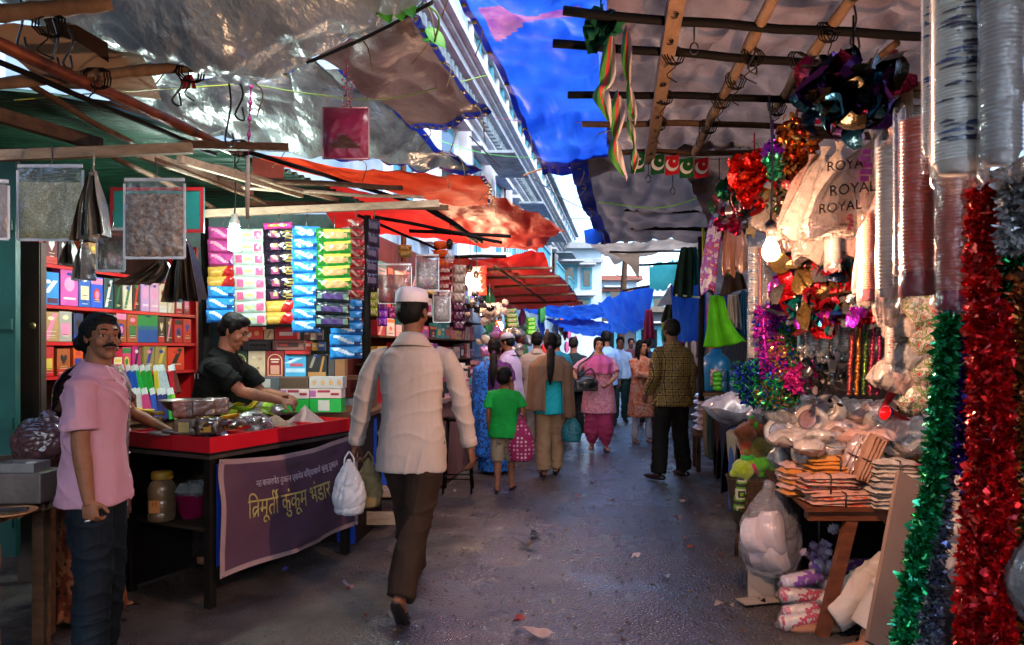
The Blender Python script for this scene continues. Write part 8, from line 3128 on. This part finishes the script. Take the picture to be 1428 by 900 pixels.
# ---------------------------------------------------------------- streamers and flags
def flag(label, px, py, d, w_, h_, c, tilt=0.):
    p = P(px, py, d)
    t = thing('flag', p, label, 'flag', 'flags of the bunting')
    a, b = w_ / F * d, h_ / F * d
    mb = MB()
    mb.grid(lambda u, v: V(((u - .5) * a, .008 * math.sin(u * 5 + tilt), -b * v + tilt * (u - .5) * .03)), 8, 8)
    mb.build('flag_sheet', mat('flag ' + c, c, .6, var=.1, bump=.1, trl=.25), t, local=True)
    mb = MB()
    n = 22
    R0, R1, off = b * .33, b * .27, b * .12
    cx, cz = -.02 * a, -b * .5
    out = [(cx + R0 * math.cos(q), cz + R0 * math.sin(q)) for q in [2.4 + 4.1 * k / n for k in range(n + 1)]]
    inn = [(cx + off * .55 + R1 * math.cos(q), cz + off * .8 + R1 * math.sin(q)) for q in [2.3 + 4.3 * k / n for k in range(n + 1)]]
    mb.add([(x, -.012, z) for x, z in out] + [(x, -.012, z) for x, z in inn], [(k, k + 1, n + 2 + k, n + 1 + k) for k in range(n)])
    st = [(cx + a * .16 + (b * .10 if k % 2 == 0 else b * .04) * math.sin(k * .6283), cz + b * .18 + (b * .10 if k % 2 == 0 else b * .04) * math.cos(k * .6283)) for k in range(10)]
    mb.add([(x, -.012, z) for x, z in st], [tuple(range(10))])
    mb.build('crescent_and_star', cm('b8b4ac', 'card'), t, local=True)
    return t


for px, py, c, lab in [(889, 214, '0f4a1c', 'dark green crescent flag at the left end of the bunting, half hidden by the streamer'), (917, 216, '124a20', 'green crescent flag second in the bunting'), (937, 217, 'b01420', 'red crescent flag with a white moon in the middle of the bunting'), (957, 221, '14501e', 'green crescent flag between the two red ones'), (978, 221, 'b01420', 'red crescent flag at the right end of the bunting')]:
    flag(lab, px, py, 5.0, 19, 27, c, .3)
cord([(850, 208, 5.05), (920, 215, 5.0), (990, 222, 5.0), (1030, 220, 5.0)], .003, '2a2a2a', 'thin black string of the flag bunting', 'string', 'string')


def streamer(label, pts, d, w_, seed):
    """hanging chain of twisted paper pennants"""
    q = [P(x, y, d) for x, y in pts]
    ms = [mat('streamer_green', '2f6a24', .5, c2='4a8a30', trl=.3, bump=.1), mat('streamer_red', 'a8202a', .5, c2='c03a3a', trl=.3, bump=.1), mat('streamer_white', 'b8a8a0', .5, trl=.3, bump=.1)]
    mb = MB()
    r = random.Random(seed)

    def fn(u, v):
        c = crom(q, v)
        k = abs(math.sin(v * math.pi * 2.0)) ** .7
        a = .5 * math.sin(v * 7 + seed)
        x = (u - .5) * w_ * (.25 + .75 * k)
        return c + V((x * math.cos(a), x * math.sin(a) + .012 * math.sin(u * 9 + v * 12), .02 * math.sin(u * 6)))
    mb.grid(fn, 10, 60, lambda u, v: 1 if .35 < u < .62 else (2 if u > .74 or (.3 < u < .35) else 0))
    return tag(mb.build('paper_streamer', ms), label, 'streamer')


streamer('left twisted green and red paper streamer hanging from the dark roof pole', [(852, 40), (846, 110), (838, 130), (850, 172)], 3.2, .075, 1)
streamer('lower twisted green paper streamer ending beside the flag bunting', [(862, 130), (860, 170), (858, 215), (872, 248)], 3.4, .075, 2)
streamer('right narrow red and olive streamer hanging from the dark roof pole', [(874, 40), (874, 90), (880, 140), (884, 170)], 3.25, .05, 3)
streamer('thin red streamer hanging down to the first flag', [(876, 165), (882, 190), (886, 215), (884, 238)], 3.5, .035, 4)
foil_cluster('dark green rag knotted on the nearest roof pole', 838, 38, 3.1, .06, 14, ['0a3a24', '0f4a30'], .07, 31, name='rag', cat='rag', kind='cloth')
for k, (px, y0, y1, d) in enumerate([(904, 216, 245, 5.1), (938, 245, 262, 5.2), (1003, 220, 250, 5.1), (968, 25, 60, 3.1), (1018, 228, 245, 5.1), (975, 175, 195, 4.6)]):
    mb = MB()
    a, b = P(px, y0, d), P(px, y1, d)
    mb.tube([a, b], .004, 5)
    mb.tube([b + V((.018 * math.cos(q * .6), 0, .025 * math.sin(q * .6) - .025)) for q in range(11)], .004, 5)
    tag(mb.build('wire_ring', cm('1a1715', 'plastic')), ['wire ring hanging below the second flag', 'wire ring hanging under the first red flag', 'wire ring right of the last flag', 'wire ring on the nearest roof pole', 'small wire ring near the green foil piece', 'wire ring by the numbered plank'][k], 'wire ring')

# ---------------------------------------------------------------- litter on the ground
for k, (px, py, c, s_, lab) in enumerate([(752, 884, 'a08a84', .10, 'torn pale paper lying on the wet ground at the bottom centre'), (722, 866, '7a2a24', .05, 'scrap of red paper near the torn pale paper'), (886, 777, 'b0a0a0', .05, 'small white scrap on the wet ground right of the centre'), (612, 650, '3a3430', .06, 'dark scrap behind the stool'), (480, 815, '5a5060', .05, 'greyish scrap near the table leg'),
                                          (398, 796, '3a3a7a', .04, 'small bluish scrap below the banner'), (745, 746, '1a1614', .08, 'dark strip of litter in the middle of the street'), (733, 760, '15110f', .09, 'second dark strip of litter in the street'), (950, 700, '6a5a54', .05, 'brown scrap near the checked man'), (1010, 845, '7a6a60', .06, 'tan scrap beside the cardboard')]):
    p = G(px, py, .012)
    mb = MB()
    a = rnd.random() * 6
    mb.grid(lambda u, v: p + Matrix.Rotation(a, 3, 'Z') @ V(((u - .5) * s_ * 1.6, (v - .5) * s_ * (.5 + .4 * u), .012 + .012 * math.sin(u * 5 + v * 3 + k))), 6, 4)
    tag(mb.build('paper_scrap', cm(c, 'card')), lab, 'litter')
r_ = random.Random(55)
for k in range(30):
    l, s_ = r_.choice([r_.uniform(-1.75, -1.0), r_.uniform(.3, .85), r_.uniform(-1, .5)]), 2.9 + 6.5 * (k / 30)
    cn, c = r_.choice([('pale', '9a8c86'), ('brown', '5a4638'), ('dark', '1c1816'), ('reddish', '7a3a30'), ('bluish', '4a5a7a'), ('grey', '6a6462')])
    p = S(l, s_, .014)
    q = r_.uniform(.02, .05)
    mb = MB()
    a = r_.random() * 6
    mb.grid(lambda u, v: p + Matrix.Rotation(a, 3, 'Z') @ V(((u - .5) * q * 1.6, (v - .5) * q * (.5 + .5 * u), .006 + .010 * math.sin(u * 5 + v * 3 + k))), 5, 4)
    tag(mb.build('paper_scrap', cm(c, 'card')), f'{cn} scrap of litter on the street, {ORD[k]} counting away from the viewer', 'litter', 'small litter on the street')
r_ = random.Random(99)
mb = MB()
for k in range(1500):
    l = r_.choice([r_.gauss(-1.35, .25), r_.gauss(.75, .2), r_.uniform(-1.2, .7)])
    s_ = r_.uniform(2.6, 9)
    p = S(l, s_, 0)
    p.z = .022 * mnoise.noise(V((p.x * .9, p.y * .9, 3))) + .009 * mnoise.noise(V((p.x * 4, p.y * 4, 1))) - .004
    q = r_.uniform(.004, .012)
    mb.ell(p, (q, q * r_.uniform(.6, 1.2), q * .5), Matrix.Rotation(r_.random() * 6, 3, 'Z'), 5, 4)
tag(mb.build('grit', mat('grit_stones', '3a332f', .7, c2='6a5e56', vs=20)), 'small stones and grit scattered over the street', 'grit', kind='stuff')
